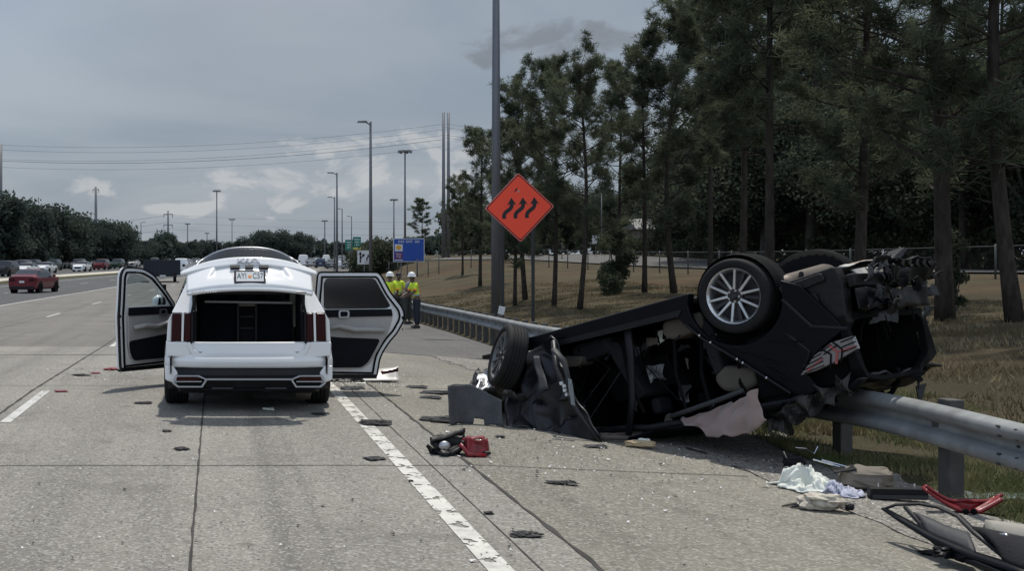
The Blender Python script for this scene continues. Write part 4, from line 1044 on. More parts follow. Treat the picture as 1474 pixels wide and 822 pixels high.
def make_car(kind, colour):
    K = CARK[kind]; W, H, belt, L = K['W']/2, K['H'], K['belt'], K['L']
    t = empty('car' if kind not in ('pickup', 'van') else kind, (0, 0, -500))
    prof = [(W*.80, .22), (W*.95, .28), (W*.99, .5), (W, .78), (W*.97, belt), (W*.86, belt+(H-belt)*.62), (W*.74, belt+(H-belt)*.93), (W*.45, H-.01), (0, H)]
    kf = itp(K['k']); wf = itp([(0, .92), (.25, .98), (.8, 1), (L-1.2, 1), (L-.35, .95), (L, .82)])
    st = sorted(set([0, .08, .2, .4, .6, .8, 1.05, 1.25, 1.7, 2.2, 2.6, 2.9, 3.2, 3.5, 3.6, L-1, L-.7, L-.35, L-.12, L]+[k[0] for k in K['k']]))
    rg = shell(L, prof, kf, wf, belt, st)
    wx = (.85, L-.95); wr = .335 if kind in ('sedan',) else .36
    body, gl = MB(), MB(); n = len(prof)
    for j in range(len(st)-1):
        ym = (st[j]+st[j+1])/2; k0 = min(kf(st[j]), kf(st[j+1])); rising = abs(kf(st[j])-kf(st[j+1]))/(st[j+1]-st[j]) > .55
        for i in range(n-1):
            for sx in (1, -1):
                q = [Vector((rg[a][b][0]*sx, rg[a][b][1], rg[a][b][2])) for a, b in ((j, i), (j, i+1), (j+1, i+1), (j+1, i))]
                if sx < 0: q = q[::-1]
                glassy = K['g'][0] < ym < K['g'][1] and ((i in (4, 5) and k0 > .0 and kf(ym) > .3) or (rising and i >= 5))
                if kind == 'pickup' and ym < 1.95 and i >= 6: continue
                (gl if glassy else body).add(q, [(0, 1, 2, 3)])
    for j, sg in ((0, 1), (len(st)-1, -1)):   # end caps
        r = rg[j]; V = [(x, y, z) for x, y, z in r]+[(-x, y, z) for x, y, z in r[::-1]]; body.add(V, [tuple(range(len(V)))[::sg]])
    bo = body.build('body', paint(colour), t, smooth=True, weld=.002); sharp(bo, 32)
    gl.build('windows', M['glass_dark'], t, smooth=False, weld=.002)
    if kind == 'pickup': MB().bb(-W*.85, W*.85, .08, 1.95, .72, .8).build('bed_floor', M['black_plastic'], t)
    for y in wx:
        for s in (-1, 1):
            arch = MB().cyl((s*(W-.25), y, wr), (s*(W+.004), y, wr), wr*1.16, None, 20).build('wheel_arch', M['black_matte'], t)
            make_wheel(t, Vector((s*(W-.10), y, wr)), wr, .22, Matrix.Rotation(R(90)*s, 3, 'Z'), detailed=False)
    for s in (-1, 1):
        MB().box((s*W*.72*.93, -.012, belt-.14), (W*.34, .05, .15 if kind == 'sedan' else .28)).build('taillight', M['taillight'], t, bevel=.01)
        MB().box((s*W*.62, L-.10, .68), (W*.34, .16, .13)).build('headlight', M['sign_white'], t, bevel=.02)
        MB().box((s*(W+.09), L*.645, belt+.08), (.18, .12, .14)).build('mirror', paint(colour), t, bevel=.02)
    MB().bb(-W*.5, W*.5, L-.04, L+.012, .42, .66).build('grille', M['black_plastic'], t)
    MB().bb(-W*.88, W*.88, L-.2, L-.03, .24, .36).build('bumper', M['black_plastic'], t, bevel=.02)
    MB().bb(-W*.86, W*.86, -.03, .1, .24, .42).build('bumper', M['black_plastic'], t, bevel=.02)
    MB().bb(-.16, .16, -.02, -.004, belt-.32, belt-.20).build('licence_plate', M['sign_white'], t)
    return t
CARP = {}
def car(px, Y, kind, colour, label, rz, group=None, yaw=0, u=None, cat=None):
    if (kind, colour) not in CARP: CARP[(kind, colour)] = [make_car(kind, colour), False]
    X = (px-CX)/F_PX*Y; L = CARK[kind]['L']
    slope = (C(Y+1)-C(Y-1))/2; rz2 = rz-math.atan(slope)+yaw
    d = Vector((-math.sin(rz2), math.cos(rz2), 0)); loc = Vector((X, Y, 0))-d*(L/2)
    pitch = math.atan((sag(Y+2)-sag(Y-2))/4)
    o = place(CARP[(kind, colour)], (loc.x, loc.y, G(X, Y)), rz2, 1.0, label, cat or {'pickup': 'pickup truck', 'van': 'van'}.get(kind, 'car'), group)
    return o
GOP = 'cars queued in the opposing lanes'; GAH = 'cars queued far ahead'
car(50.5, 73, 'sedan', 'maroon', 'dark red sedan driving away alone on the near left asphalt lane', 0, yaw=R(-7))
opp = [(8, 128, 'suv', 'black', 'large black SUV with pale roof at the left edge'), (31, 150, 'suv', 'grey', 'dark grey SUV partly behind the black SUV at left'), (39, 138, 'sedan', 'white', 'white sedan half hidden behind the dark red sedan'), (46, 168, 'suv', 'black', 'black SUV behind the half hidden white sedan'),
       (66, 150, 'sedan', 'white', 'white sedan facing us just right of the dark red sedan'), (76, 178, 'suv', 'dark green', 'dark green SUV behind the white sedan beside the dark red one'), (89, 205, 'suv', 'silver', 'silver SUV furthest back under the diamond sign'), (113, 190, 'suv', 'grey', 'grey SUV just behind the small white sedan in mid queue'), (118, 166, 'sedan', 'white', 'small white sedan facing us near the pale median'),
       (129, 225, 'pickup', 'white', 'white pickup truck beside the pavilion roof'), (146, 185, 'suv', 'maroon', 'maroon SUV facing us under the pavilion roof'), (169, 200, 'suv', 'dark green', 'dark green SUV facing us left of the white trailer'), (162, 260, 'suv', 'silver', 'silver SUV far back between the maroon and green SUVs'), (181, 240, 'sedan', 'grey', 'grey sedan just left of the open driver door'),
       (193, 235, 'sedan', 'white', 'white sedan showing over the open driver door'), (222, 275, 'suv', 'silver', 'silver SUV in the queue above the dump trailer'), (240, 290, 'sedan', 'tan', 'tan sedan in the queue above the dump trailer'), (16, 215, 'van', 'grey', 'grey van far back at the left edge'), (232, 300, 'suv', 'white', 'white SUV far back below the blue truck')]
for px, Y, k, c, lab in opp: car(px, Y, k, c, lab, R(180), GOP)
ah = [(262, 150, 'pickup', 'white', 'white pickup truck just right of the dark dump trailer'), (270, 205, 'suv', 'white', 'white SUV right behind the pickup beside the dump trailer'), (283, 240, 'suv', 'grey', 'grey SUV between the dump trailer and the raised hatch'),
      (437, 235, 'van', 'white', 'white van left in the far queue right of the hatch'), (448, 228, 'suv', 'silver', 'silver SUV beside the white van in the far queue'), (453, 245, 'sedan', 'white', 'white sedan behind the silver SUV in the far queue'), (462, 215, 'suv', 'dark blue', 'dark blue SUV nearest in the far queue right of the hatch'), (468, 260, 'suv', 'white', 'white SUV behind the dark blue SUV in the far queue'),
      (476, 240, 'sedan', 'silver', 'silver sedan in the far queue under the street lamps'), (478, 205, 'sedan', 'grey', 'grey sedan nearest the lamp poles in the far queue'), (489, 225, 'suv', 'white', 'white SUV between the lamp poles in the far queue'), (492, 260, 'van', 'silver', 'silver van under the green exit signs'), (500, 215, 'suv', 'silver', 'silver SUV just left of the white lane sign'), (505, 255, 'suv', 'black', 'black SUV just behind the silver SUV by the lane sign'),
      (442, 290, 'sedan', 'silver', 'silver sedan far back under the grey sign panel'), (456, 305, 'suv', 'white', 'white SUV far back right of the grey sign panel'), (470, 300, 'van', 'white', 'white van farthest back in the queue ahead'), (484, 310, 'suv', 'tan', 'tan SUV far back between two lamp poles'), (497, 300, 'sedan', 'white', 'white sedan far back under the exit signs')]
for px, Y, k, c, lab in ah: car(px, Y, k, c, lab, 0, GAH)
# dark dump trailer behind the open driver door
X = (236-CX)/F_PX*100; t = empty('dump_trailer', (X, 100, G(X, 100)), R(3), label='dark high sided dump trailer seen through the open driver door window', cat='trailer')
MB().bb(-1.75, 1.4, 0, 4.6, .62, 1.9).build('box', M['navy'], t, bevel=.02)
rb = MB()
for x in (-1.7, -1.05, -.4, .25, .9, 1.36): rb.bb(x-.03, x+.03, -.05, -.003, .62, 1.9)
rb.build('ribs', M['dark_steel'], t)
MB().bb(-1.4, 1.1, -.04, 4.4, .48, .60).build('chassis', M['dark_steel'], t)
for s in (-1.25, .95):
    for y in (1.5, 2.4): make_wheel(t, Vector((s, y, .38)), .38, .24, Matrix.Rotation(R(90)*(1 if s > 0 else -1), 3, 'Z'), detailed=False)
for s in (-1.3, .95): MB().bb(s-.1, s+.1, -.075, -.052, .66, .78).build('taillight', M['taillight'], t)
MB().bb(-.35, .15, -.06, -.042, .5, .62).build('licence_plate', M['sign_white'], t)
# lorries far left
def lorry(px, Y, cabc, label, cabpx):
    X = (px-CX)/F_PX*Y; t = empty('lorry', (X, Y, G(X, Y)), R(180), label=label, cat='truck')
    MB().bb(-1.25, 1.25, -11, -.8, 1.2, 4.0).build('trailer', M['sign_white'], t, bevel=.03)
    MB().prism([(0, .9), (2.1, .9), (2.1, 1.9), (1.5, 3.2), (1.2, 3.7), (0, 3.7)], lambda p, q: (-1.2, p, q), lambda p, q: (1.2, p, q)).build('cab', cabc, t, bevel=.05)
    MB().prism([(2.12, 2.0), (1.56, 3.1), (1.52, 3.1), (2.08, 2.0)], lambda p, q: (-1.05, p, q), lambda p, q: (1.05, p, q)).build('windscreen', M['glass_dark'], t)
    MB().bb(-.8, .8, 2.11, 2.16, 1.0, 1.8).build('grille', M['chrome'], t)
    for y in (1.1, -8.5, -9.8):
        for s in (-1.05, 1.05): make_wheel(t, Vector((s, y, .5)), .5, .3, Matrix.Rotation(R(90)*(1 if s > 0 else -1), 3, 'Z'), detailed=False)
    return t
lorry(222, 330, paint('blue'), 'blue truck cab with pale trailer below the woods', 0)
lorry(197, 300, paint('white'), 'white box truck facing us in front of the left woods', 0)
# flat pavilion roof beyond the opposing lanes
X = (146-CX)/F_PX*245; t = empty('pavilion', (X, 245, G(X, 245)), label='low flat pale canopy on thin posts behind the queued cars', cat='canopy')
MB().bb(-2.4, 3.2, 0, 5, 2.5, 2.75).build('roof', M['sign_back'], t)
for x in (-2.2, .2, 3.0):
    for y in (.2, 4.8): MB().bb(x-.08, x+.08, y-.08, y+.08, -.3, 2.49).build('post', M['galv_pole'], t)

# ------------------------------------------------------------------ white SUV with raised hatch and two open doors
SX, SY = .36, 12.75
suv = empty('white_suv', (SX, SY, 0), R(0), label='white SUV with raised tailgate, open driver door and open right rear door', cat='SUV'); suv.scale = (.955, 1, .97)
prof = [(.70, .27), (.88, .30), (.925, .42), (.945, .60), (.94, .82), (.905, 1.03), (.80, 1.32), (.70, 1.56), (.62, 1.65), (.36, 1.71), (0, 1.725)]
kf = itp([(0, .08), (.12, .36), (.3, .70), (.55, .93), (.9, 1), (2.7, 1), (3.0, .93), (3.75, .06), (4.4, -.08), (4.75, -.5)])
wf = itp([(-.02, .945), (.2, .985), (.6, 1), (3.7, 1), (4.4, .95), (4.75, .82)])
st = [0.03, .12, .3, .55, .9, 1.05, 1.4, 1.75, 2.0, 2.1, 2.5, 2.8, 3.0, 3.15, 3.45, 3.75, 4.1, 4.4, 4.6, 4.75]
rg = shell(4.8, prof, kf, wf, 1.03, st); body, cl = MB(), MB(); gls = {-1: MB(), 1: MB(), 0: MB()}; n = len(prof)
def pt(a, b, sx): p = rg[a][b]; return Vector((p[0]*sx, p[1], p[2]))
for j in range(len(st)-1):
    ym = (st[j]+st[j+1])/2
    for i in range(n-1):
        for sx in (1, -1):
            if ym < .55 and i >= 8: continue                      # hatch opening
            if sx > 0 and 1.05 < ym < 2.0 and 1 <= i <= 7: continue   # right rear door opening
            if sx < 0 and 2.1 < ym < 3.15 and 1 <= i <= 7: continue   # left front door opening
            if ym < .3 and 3 <= i <= 5 and False: continue
            q = [pt(j, i, sx), pt(j, i+1, sx), pt(j+1, i+1, sx), pt(j+1, i, sx)]
            ws = 3.0 < ym < 3.75 and i >= 7
            win = (5 <= i <= 6 and .3 < ym < 3.1) or ws
            (cl if i < 2 else gls[0 if ws else sx] if win else body).add(q if sx > 0 else q[::-1], [(0, 1, 2, 3)])
r = rg[-1]; Vv = [tuple(p) for p in r]+[(-x, y, z) for x, y, z in r[::-1]]; body.add(Vv, [tuple(range(len(Vv)))])
bo = body.build('body', M['white'], suv, smooth=True, weld=.002); sharp(bo, 38)
cl.build('cladding', M['black_plastic'], suv, smooth=True, weld=.002)
for k_, nm_ in ((-1, 'side_windows'), (1, 'side_windows'), (0, 'windscreen')): gls[k_].build(nm_, M['glass_dark'], suv, smooth=True, weld=.002)
# rear bumper: white shoulder, dark centre band, grey skid section, twin exhaust trims
def fyp(y): return lambda p, q: (p, y, q)
def sym(h): return h+[(-x, z) for x, z in h[::-1]]
# white upper bumper as a curved sheet, cut by the hatch opening above
def bumper_fn(u, v):
    # u -1..1 across, v 0..1 up
    x = u*.955*(1-.02*v); bow = .17*abs(u)**3.2; lip = -.05*math.exp(-((v-.28)/.16)**2)
    return (x, -.09+bow+.07*v+lip, .50+v*.28)
us = [i/16-1 for i in range(33)]; vs2 = [i/10 for i in range(11)]
MB().grid(bumper_fn, us, vs2).build('rear_bumper', M['white'], suv, smooth=True, solid=.012)
def band(name, z0, z1, y0, y1, mat, wid=.93, bow=.15, inset=0):
    def fn(u, v): return (u*wid, y0+(y1-y0)*v+bow*abs(u)**3.0, z0+(z1-z0)*v)
    return MB().grid(fn, us, [0, .25, .5, .75, 1]).build(name, mat, suv, smooth=True, solid=.012)
band('dark_band', .40, .505, -.105, -.075, M['black_plastic'], .93)
band('lower_bumper', .255, .40, -.06, -.115, M['black_plastic'], .92)
# raised white sides of the bumper around the dark band
for s in (-1, 1):
    MB().prism([(s*.80, .30), (s*.945, .36), (s*.95, .52), (s*.86, .52), (s*.80, .44)], fyp(-.02), fyp(.12)).build('bumper_corner', M['white'], suv, bevel=.02)
    # vertical air slot at the corner
    MB().prism([(s*.872, .44), (s*.885, .42), (s*.89, .60), (s*.868, .63)], fyp(-.045), fyp(.05)).build('corner_vent', M['black_matte'], suv)
    MB().ring([(s*.83, .42), (s*.56, .42), (s*.46, .375), (s*.52, .285), (s*.80, .285), (s*.86, .33)], [(s*.80, .405), (s*.575, .405), (s*.49, .372), (s*.535, .303), (s*.785, .303), (s*.835, .335)], fyp(-.135), fyp(-.05)).build('exhaust_trim', M['satin'], suv, bevel=.005)
    MB().bb(*sorted((s*.53, s*.81)), -.118, -.1, .312, .342).build('exhaust_outlet', M['black_matte'], suv)
    MB().bb(*sorted((s*.56, s*.81)), -.125, -.1, .362, .398).build('bumper_reflector', M['taillight'], suv)
    MB().bb(*sorted((s*.53, s*.82)), -.13, -.1, .346, .357).build('trim_bar', M['satin'], suv)
MB().prism([(-.5, .385), (.5, .385), (.5, .367), (-.5, .367)], fyp(-.145), fyp(-.10)).build('centre_trim', M['satin'], suv, bevel=.004)
band('lower_lip', .225, .26, -.02, -.07, M['black_plastic'], .80, .1)
mb = MB()
for x0, x1 in ((-.42, -.18), (.18, .42)): MB().bb(x0, x1, -.125, -.11, .268, .285).build('skid_detail', M['grey_plastic'], suv, bevel=.004)
mb = MB().bb(-.75, .75, .1, 4.2, .20, .26); mb.cyl((-.75, .62, .33), (.75, .62, .33), .06, None, 10); mb.bb(-.5, -.1, .3, .8, .14, .24); mb.bb(.05, .55, .25, .7, .13, .24); mb.build('underbody', M['under'], suv)
MB().lathe([(.0, -.35), (.09, -.33), (.1, 0), (.1, .3), (.0, .33)], (.42, .35, .2), 'x', 16).build('muffler', M['exhaust'], suv, smooth=True)
# hatch sill (white, stepped) and hatch opening surround
MB().prism(sym([(0, .665), (.55, .665), (.62, .70), (.66, .78), (.70, .78), (.70, .74), (.64, .635), (.56, .60), (0, .60)])[0:9]+[(-.56, .60), (-.64, .635), (-.70, .74), (-.70, .78), (-.66, .78), (-.62, .70), (-.55, .665)], fyp(-.035), fyp(.03)).build('hatch_sill', M['white'], suv, bevel=.012)
MB().bb(-.58, .58, -.03, .10, .655, .672).build('sill_guard', M['black_plastic'], suv, bevel=.004)
seal_o = [(-.66, .72), (-.57, .655), (.57, .655), (.66, .72), (.66, 1.10), (.61, 1.34), (-.61, 1.34), (-.66, 1.10)]
seal_i = [(-.63, .73), (-.555, .685), (.555, .685), (.63, .73), (.63, 1.10), (.585, 1.31), (-.585, 1.31), (-.63, 1.10)]
MB().ring(seal_o, seal_i, fyp(.02), fyp(.07)).build('hatch_seal', M['black_plastic'], suv, bevel=.006)
for s in (-1, 1):
    # white rear quarter between lamp and bumper, and the D pillar
    MB().prism([(s*.64, .60), (s*.93, .62), (s*.935, .785), (s*.70, .785), (s*.665, .74)], fyp(-.02), fyp(.08)).build('rear_quarter', M['white'], suv, bevel=.02)
    # lamps: two vertical elements split by a white strip
    for (xa, xb) in ((.765, .875), (.655, .735)):
        MB().prism([(s*xa, .79), (s*xb, .79), (s*(xb-.012), 1.10), (s*(xa-.004), 1.10)], fyp(-.015), fyp(.09)).build('taillight', M['taillight'], suv, bevel=.012)
    MB().prism([(s*.738, .785), (s*.762, .785), (s*.755, 1.11), (s*.728, 1.11)], fyp(-.02), fyp(.08)).build('lamp_divider', M['white'], suv, bevel=.003)
    MB().prism([(s*.632, .78), (s*.652, .78), (s*.648, 1.10), (s*.628, 1.10)], fyp(0), fyp(.08)).build('lamp_edge', M['black_plastic'], suv)
    MB().prism([(s*.875, .785), (s*.93, .785), (s*.915, 1.02), (s*.865, 1.10)], fyp(.02), fyp(.12)).build('lamp_surround', M['white'], suv, bevel=.012)
    # D pillar slanting inwards to the hinge
    f0 = lambda p, q: (p, .03+(q-1.10)*.9, q); f1 = lambda p, q: (p, .12+(q-1.10)*.9, q)
    MB().prism([(s*.635, 1.10), (s*.875, 1.10), (s*.775, 1.30), (s*.68, 1.50), (s*.60, 1.50), (s*.605, 1.28)], f0, f1).build('rear_pillar', M['white'], suv, bevel=.015)
    MB().tube([(s*.60, .08, .93), (s*.61, .0, 1.28)], .011, 8).build('gas_strut', M['black_plastic'], suv)
# load bay, seats, headrests, luggage cover roller
tub = MB()
tub.bb(-.60, .60, .04, 1.0, .62, .655); tub.bb(-.64, -.60, .04, 3.2, .62, 1.5); tub.bb(.60, .64, .04, 1.02, .62, 1.5); tub.bb(.60, .64, 2.02, 3.2, .4, 1.0)
tub.bb(-.6, .6, 1.02, 3.6, .33, .42); tub.bb(-.6, .6, .5, 3.0, 1.62, 1.66)
tub.build('load_bay', M['interior_dark'], suv)
for x0, x1 in ((-.58, -.10), (.12, .58)): MB().prism([(1.0, .66), (1.12, .66), (1.26, 1.2), (1.16, 1.2)], lambda p, q: (x0, p, q), lambda p, q: (x1, p, q)).build('seat_back', M['interior_dark'], suv, bevel=.03)
MB().prism([(1.06, .66), (1.16, .66), (1.28, 1.12), (1.2, 1.12)], lambda p, q: (-.095, p, q), lambda p, q: (.115, p, q)).build('centre_seat', M['seat_grey'], suv, bevel=.02)
for z in (.86, 1.0): MB().bb(-.075, .095, 1.06, 1.1, z, z+.02).build('seat_slat', M['grey_plastic'], suv)
for x in (-.10, .12): MB().bb(x-.012, x+.012, .99, 1.04, .68, 1.18).build('seat_frame_bar', M['grey_plastic'], suv)
for x in (-.34, .0, .36): MB().box((x, 1.28, 1.27), (.24, .1, .15)).build('headrest', M['interior_dark'], suv, bevel=.03)
for x in (-.38, .38):
    MB().prism([(1.9, .45), (2.4, .45), (2.38, .62), (2.1, .62), (1.98, 1.18), (1.86, 1.18)], lambda p, q: (x-.24, p, q), lambda p, q: (x+.24, p, q)).build('front_seat', M['interior_dark'], suv, bevel=.04)
    MB().box((x, 1.93, 1.28), (.26, .1, .17)).build('headrest', M['interior_dark'], suv, bevel=.04)
MB().prism([(2.75, .6), (3.35, .6), (3.35, 1.05), (2.95, 1.02)], lambda p, q: (-.62, p, q), lambda p, q: (.62, p, q)).build('dashboard', M['interior_dark'], suv, bevel=.03)
MB().box((.0, 3.05, 1.42), (.24, .03, .07)).build('rear_view_mirror', M['black_plastic'], suv, bevel=.01)
MB().cyl((-.50, .42, 1.215), (.52, .42, 1.20), .013, None, 8).build('cargo_cover_rail', M['satin'], suv)
for x, z, w in ((.12, .70, .12), (.3, .69, .18), (.44, .70, .1)): MB().ell((x, .3, z), (w*.5, .06, .035), 10, 6).build('loose_item', M['greyshirt'], suv, smooth=True)
# raised hatch: local sheet built from a side profile swung up at the roof hinge
def hatch_fn(u, v):
    # v: 0 lower edge ... 1 spoiler lip (white panel seen from behind)
    zl = 1.315+.055*(1-abs(u)**2.4); ztop = 1.675-.135*abs(u)**2.0
    z = zl+(ztop-zl)*v
    hw = .685+.01*v
    y = -.54+.39*v-.03*math.sin(v*3.1)+.10*abs(u)**2.2
    crease = -.030*ss(.30, .36, v)*(1-ss(.62, .66, v))*0
    # plate recess between two slanting shoulders
    e = .40+.20*(1-v); rec = .060*(1-ss(e-.05, e, abs(u)*.74))*ss(.42, .60, v)+.02*ss(.16, .12, v)
    return (u*hw, y+rec+crease, z)
us2 = [i/30-1 for i in range(61)]; vv2 = [i/24 for i in range(25)]
hatch = MB().grid(hatch_fn, us2, vv2).build('tailgate', M['white'], suv, smooth=True, solid=.03)
def lip_fn(u, v):
    hw = .765; z = 1.718-.165*abs(u)**2.3-v*.085*(1-.7*abs(u)**3); y = -.12-.07*v+.10*abs(u)**2.4
    return (u*hw, y, z)
MB().grid(lip_fn, us2, [i/6 for i in range(7)]).build('tailgate_lip', M['white'], hatch, smooth=True, solid=.03)
def gls_fn(u, v):
    hw = .60-.12*v**1.5; z = 1.70+.125*v-(.13-.02*v)*abs(u)**2.6; return (u*hw, -.08+v*.34, z)
MB().grid(gls_fn, us2, [i/8 for i in range(9)]).build('rear_window', pmat('hatch_glass', (.004, .006, .010), .25, spec=.12), hatch, smooth=True, solid=.012)
rimpts = [Vector(gls_fn(u, 1))+Vector((0, .02, .008)) for u in us2]
rimpts = [Vector(gls_fn(-1, v))+Vector((-.02, 0, .004)) for v in (0, .25, .5, .75)]+rimpts+[Vector(gls_fn(1, v))+Vector((.02, 0, .004)) for v in (.75, .5, .25, 0)]
MB().tube(rimpts, .013, 8).build('spoiler_edge', M['satin'], hatch, smooth=True)
HT = Matrix.Translation((0, -.33, 1.455)) @ Matrix.Rotation(R(-44), 4, 'X')   # frame of the tilted panel: -Y out of the sheet, Z up the sheet
for x in (-.16, .0, .16): MB().box((x, -.045, .178), (.105 if x else .09, .03, .045)).build('plate_lamp' if x else 'camera_housing', M['black_plastic'], hatch, bevel=.005, M=HT)
HP = Matrix.Translation((0, -.385, 1.475)) @ Matrix.Rotation(R(-38), 4, 'X')
pl = MB().bb(-.172, .172, -.062, -.045, -.088, .088).build('licence_plate_frame', M['black_plastic'], hatch, bevel=.004, M=HP)
MB().bb(-.150, .150, -.066, -.0625, -.064, .064).build('licence_plate', M['sign_white'], pl)
text_obj('plate_characters', 'AYI', .105, pmat('plate_green', (.03, .10, .07), .5), pl, Matrix.Translation((-.088, -.068, .006)) @ FACE_CAM, .0008, sx=.66)
text_obj('plate_characters', 'C57', .105, pmat('plate_green2', (.03, .10, .07), .5), pl, Matrix.Translation((.088, -.068, .006)) @ FACE_CAM, .0008, sx=.66)
MB().ell((0, -.067, 0), (.021, .002, .024), 12, 6).build('plate_orange', pmat('plate_orange', (.7, .28, .08), .5), pl)
def letters():
    mb = MB()
    def stk(a, b, w=.014):
        a, b = Vector(a), Vector(b); d = (b-a).normalized(); nn = Vector((-d.y, d.x))*w/2
        f = lambda y: (lambda p, q: (p, y, q))
        mb.prism([tuple(a+nn), tuple(a-nn), tuple(b-nn), tuple(b+nn)], f(-.012), f(.014))
    z0, z1 = -.028, .028
    stk((-.125, z0), (-.125, z1)); stk((-.12, z0+.016), (-.055, z1)); stk((-.095, z0+.024), (-.055, z0)); stk((-.055, z0), (-.012, z1)); stk((-.012, z0), (-.012, z1))
    stk((.0, z0), (.06, z1)); stk((.06, z1), (.115, z0))
    return mb
letters().build('maker_letters', M['chrome'], hatch, M=Matrix.Translation((0, -.19, 1.682)) @ Matrix.Rotation(R(-28), 4, 'X'))
text_obj('model_letters', 'SORENTO', .040, M['satin'], hatch, HT @ Matrix.Translation((-.50, -.07, -.205)) @ FACE_CAM, .003, sx=1.5)
MB().bb(.50, .61, -.075, -.055, -.215, -.203).build('badge', M['satin'], hatch, M=HT)
# wheels
for y in (.85, 3.7):
    for s in (-1, 1): make_wheel(suv, Vector((s*.84, y, .37)), .372, .27, Matrix.Rotation(R(90)*s, 3, 'Z'), spokes=5)
# roof rails
for s in (-1, 1): MB().tube([(s*.60, .6, 1.655), (s*.60, .8, 1.68), (s*.60, 2.6, 1.68), (s*.60, 2.8, 1.655)], .016, 8).build('roof_rail', M['satin'], suv, smooth=True)
def suv_door(name, hinge, ang, outer, trim, glass, w_, mirror=False, arch=None, glassmat=None, flip=1, handle=None, seal=None, beltz=1.02):
    """door panel modelled in its own plane: p = distance from hinge, q = height; inner face looks to local -Y"""
    t = MB().ring(outer, seal, lambda p, q: (p*flip, -.0, q), lambda p, q: (p*flip, .07, q)).build(name, M['white'], suv, bevel=.012)
    t.matrix_local = Matrix.Translation(hinge) @ Matrix.Rotation(ang, 4, 'Z')
    return t
# --- left front door (hinge at A pillar, swung wide) points in door plane
def resample(poly, n):
    P = [Vector(p) for p in poly]; P.append(P[0]); d = [0]
    for a, b in zip(P[:-1], P[1:]): d.append(d[-1]+(b-a).length)
    out = []
    for i in range(n):
        t = d[-1]*i/n; k = max(j for j in range(len(d)-1) if d[j] <= t+1e-9); f = (t-d[k])/(d[k+1]-d[k]); q = P[k].lerp(P[k+1], f); out.append((q.x, q.y))
    return out
def rnd(poly, r=.05, n=4):
    out = []; N_ = len(poly)
    for i in range(N_):
        a, b, c = Vector(poly[i-1]), Vector(poly[i]), Vector(poly[(i+1) % N_]); u1 = (a-b); u2 = (c-b); rr_ = min(r, u1.length*.45, u2.length*.45); u1.normalize(); u2.normalize()
        p0, p2 = b+u1*rr_, b+u2*rr_
        for k in range(n+1):
            t = k/n; q = p0*(1-t)**2+b*2*t*(1-t)+p2*t*t; out.append((q.x, q.y))
    return out
def inset(poly, d):
    c = Vector((sum(p[0] for p in poly)/len(poly), sum(p[1] for p in poly)/len(poly))); out = []
    N_ = len(poly)
    A = sum(poly[i][0]*poly[(i+1) % N_][1]-poly[(i+1) % N_][0]*poly[i][1] for i in range(N_)); sgn_ = 1 if A > 0 else -1
    for i in range(N_):
        a, b, e = Vector(poly[i-1]), Vector(poly[i]), Vector(poly[(i+1) % N_]); d1 = (b-a); d2 = (e-b)
        if d1.length < 1e-6: d1 = d2
        if d2.length < 1e-6: d2 = d1
        d1 = d1.normalized(); d2 = d2.normalized(); n1 = Vector((-d1.y, d1.x))*sgn_; n2 = Vector((-d2.y, d2.x))*sgn_; m = (n1+n2)
        m = n1 if m.length < 1e-6 else m.normalized(); k = d/max(.5, m.dot(n1)); q = b+m*k; out.append((q.x, q.y))
    return out
def build_door(name, hinge, ang, fl, outer, winp, lower, darkp, boltz, seam, glassmat, mir=False, handle=(.8, 1.0), puller=None):
    fr = lambda y: (lambda p, q: (p*fl, y, q))
    oo = rnd(outer, .07); win_r = rnd(winp, .05); 
    holder = MB().prism(rnd(lower, .05), fr(.0), fr(.085)).build(name, M['white'], suv, bevel=.012)   # lower pressing
    holder.matrix_local = Matrix.Translation(hinge) @ Matrix.Rotation(ang, 4, 'Z')
    # frame round the window
    n_ = 60
    MB().ring(resample(oo_top(outer), n_), resample(winp, n_), fr(.0), fr(.06)).build('window_frame', M['white'], holder, bevel=.006) if False else None
    return holder
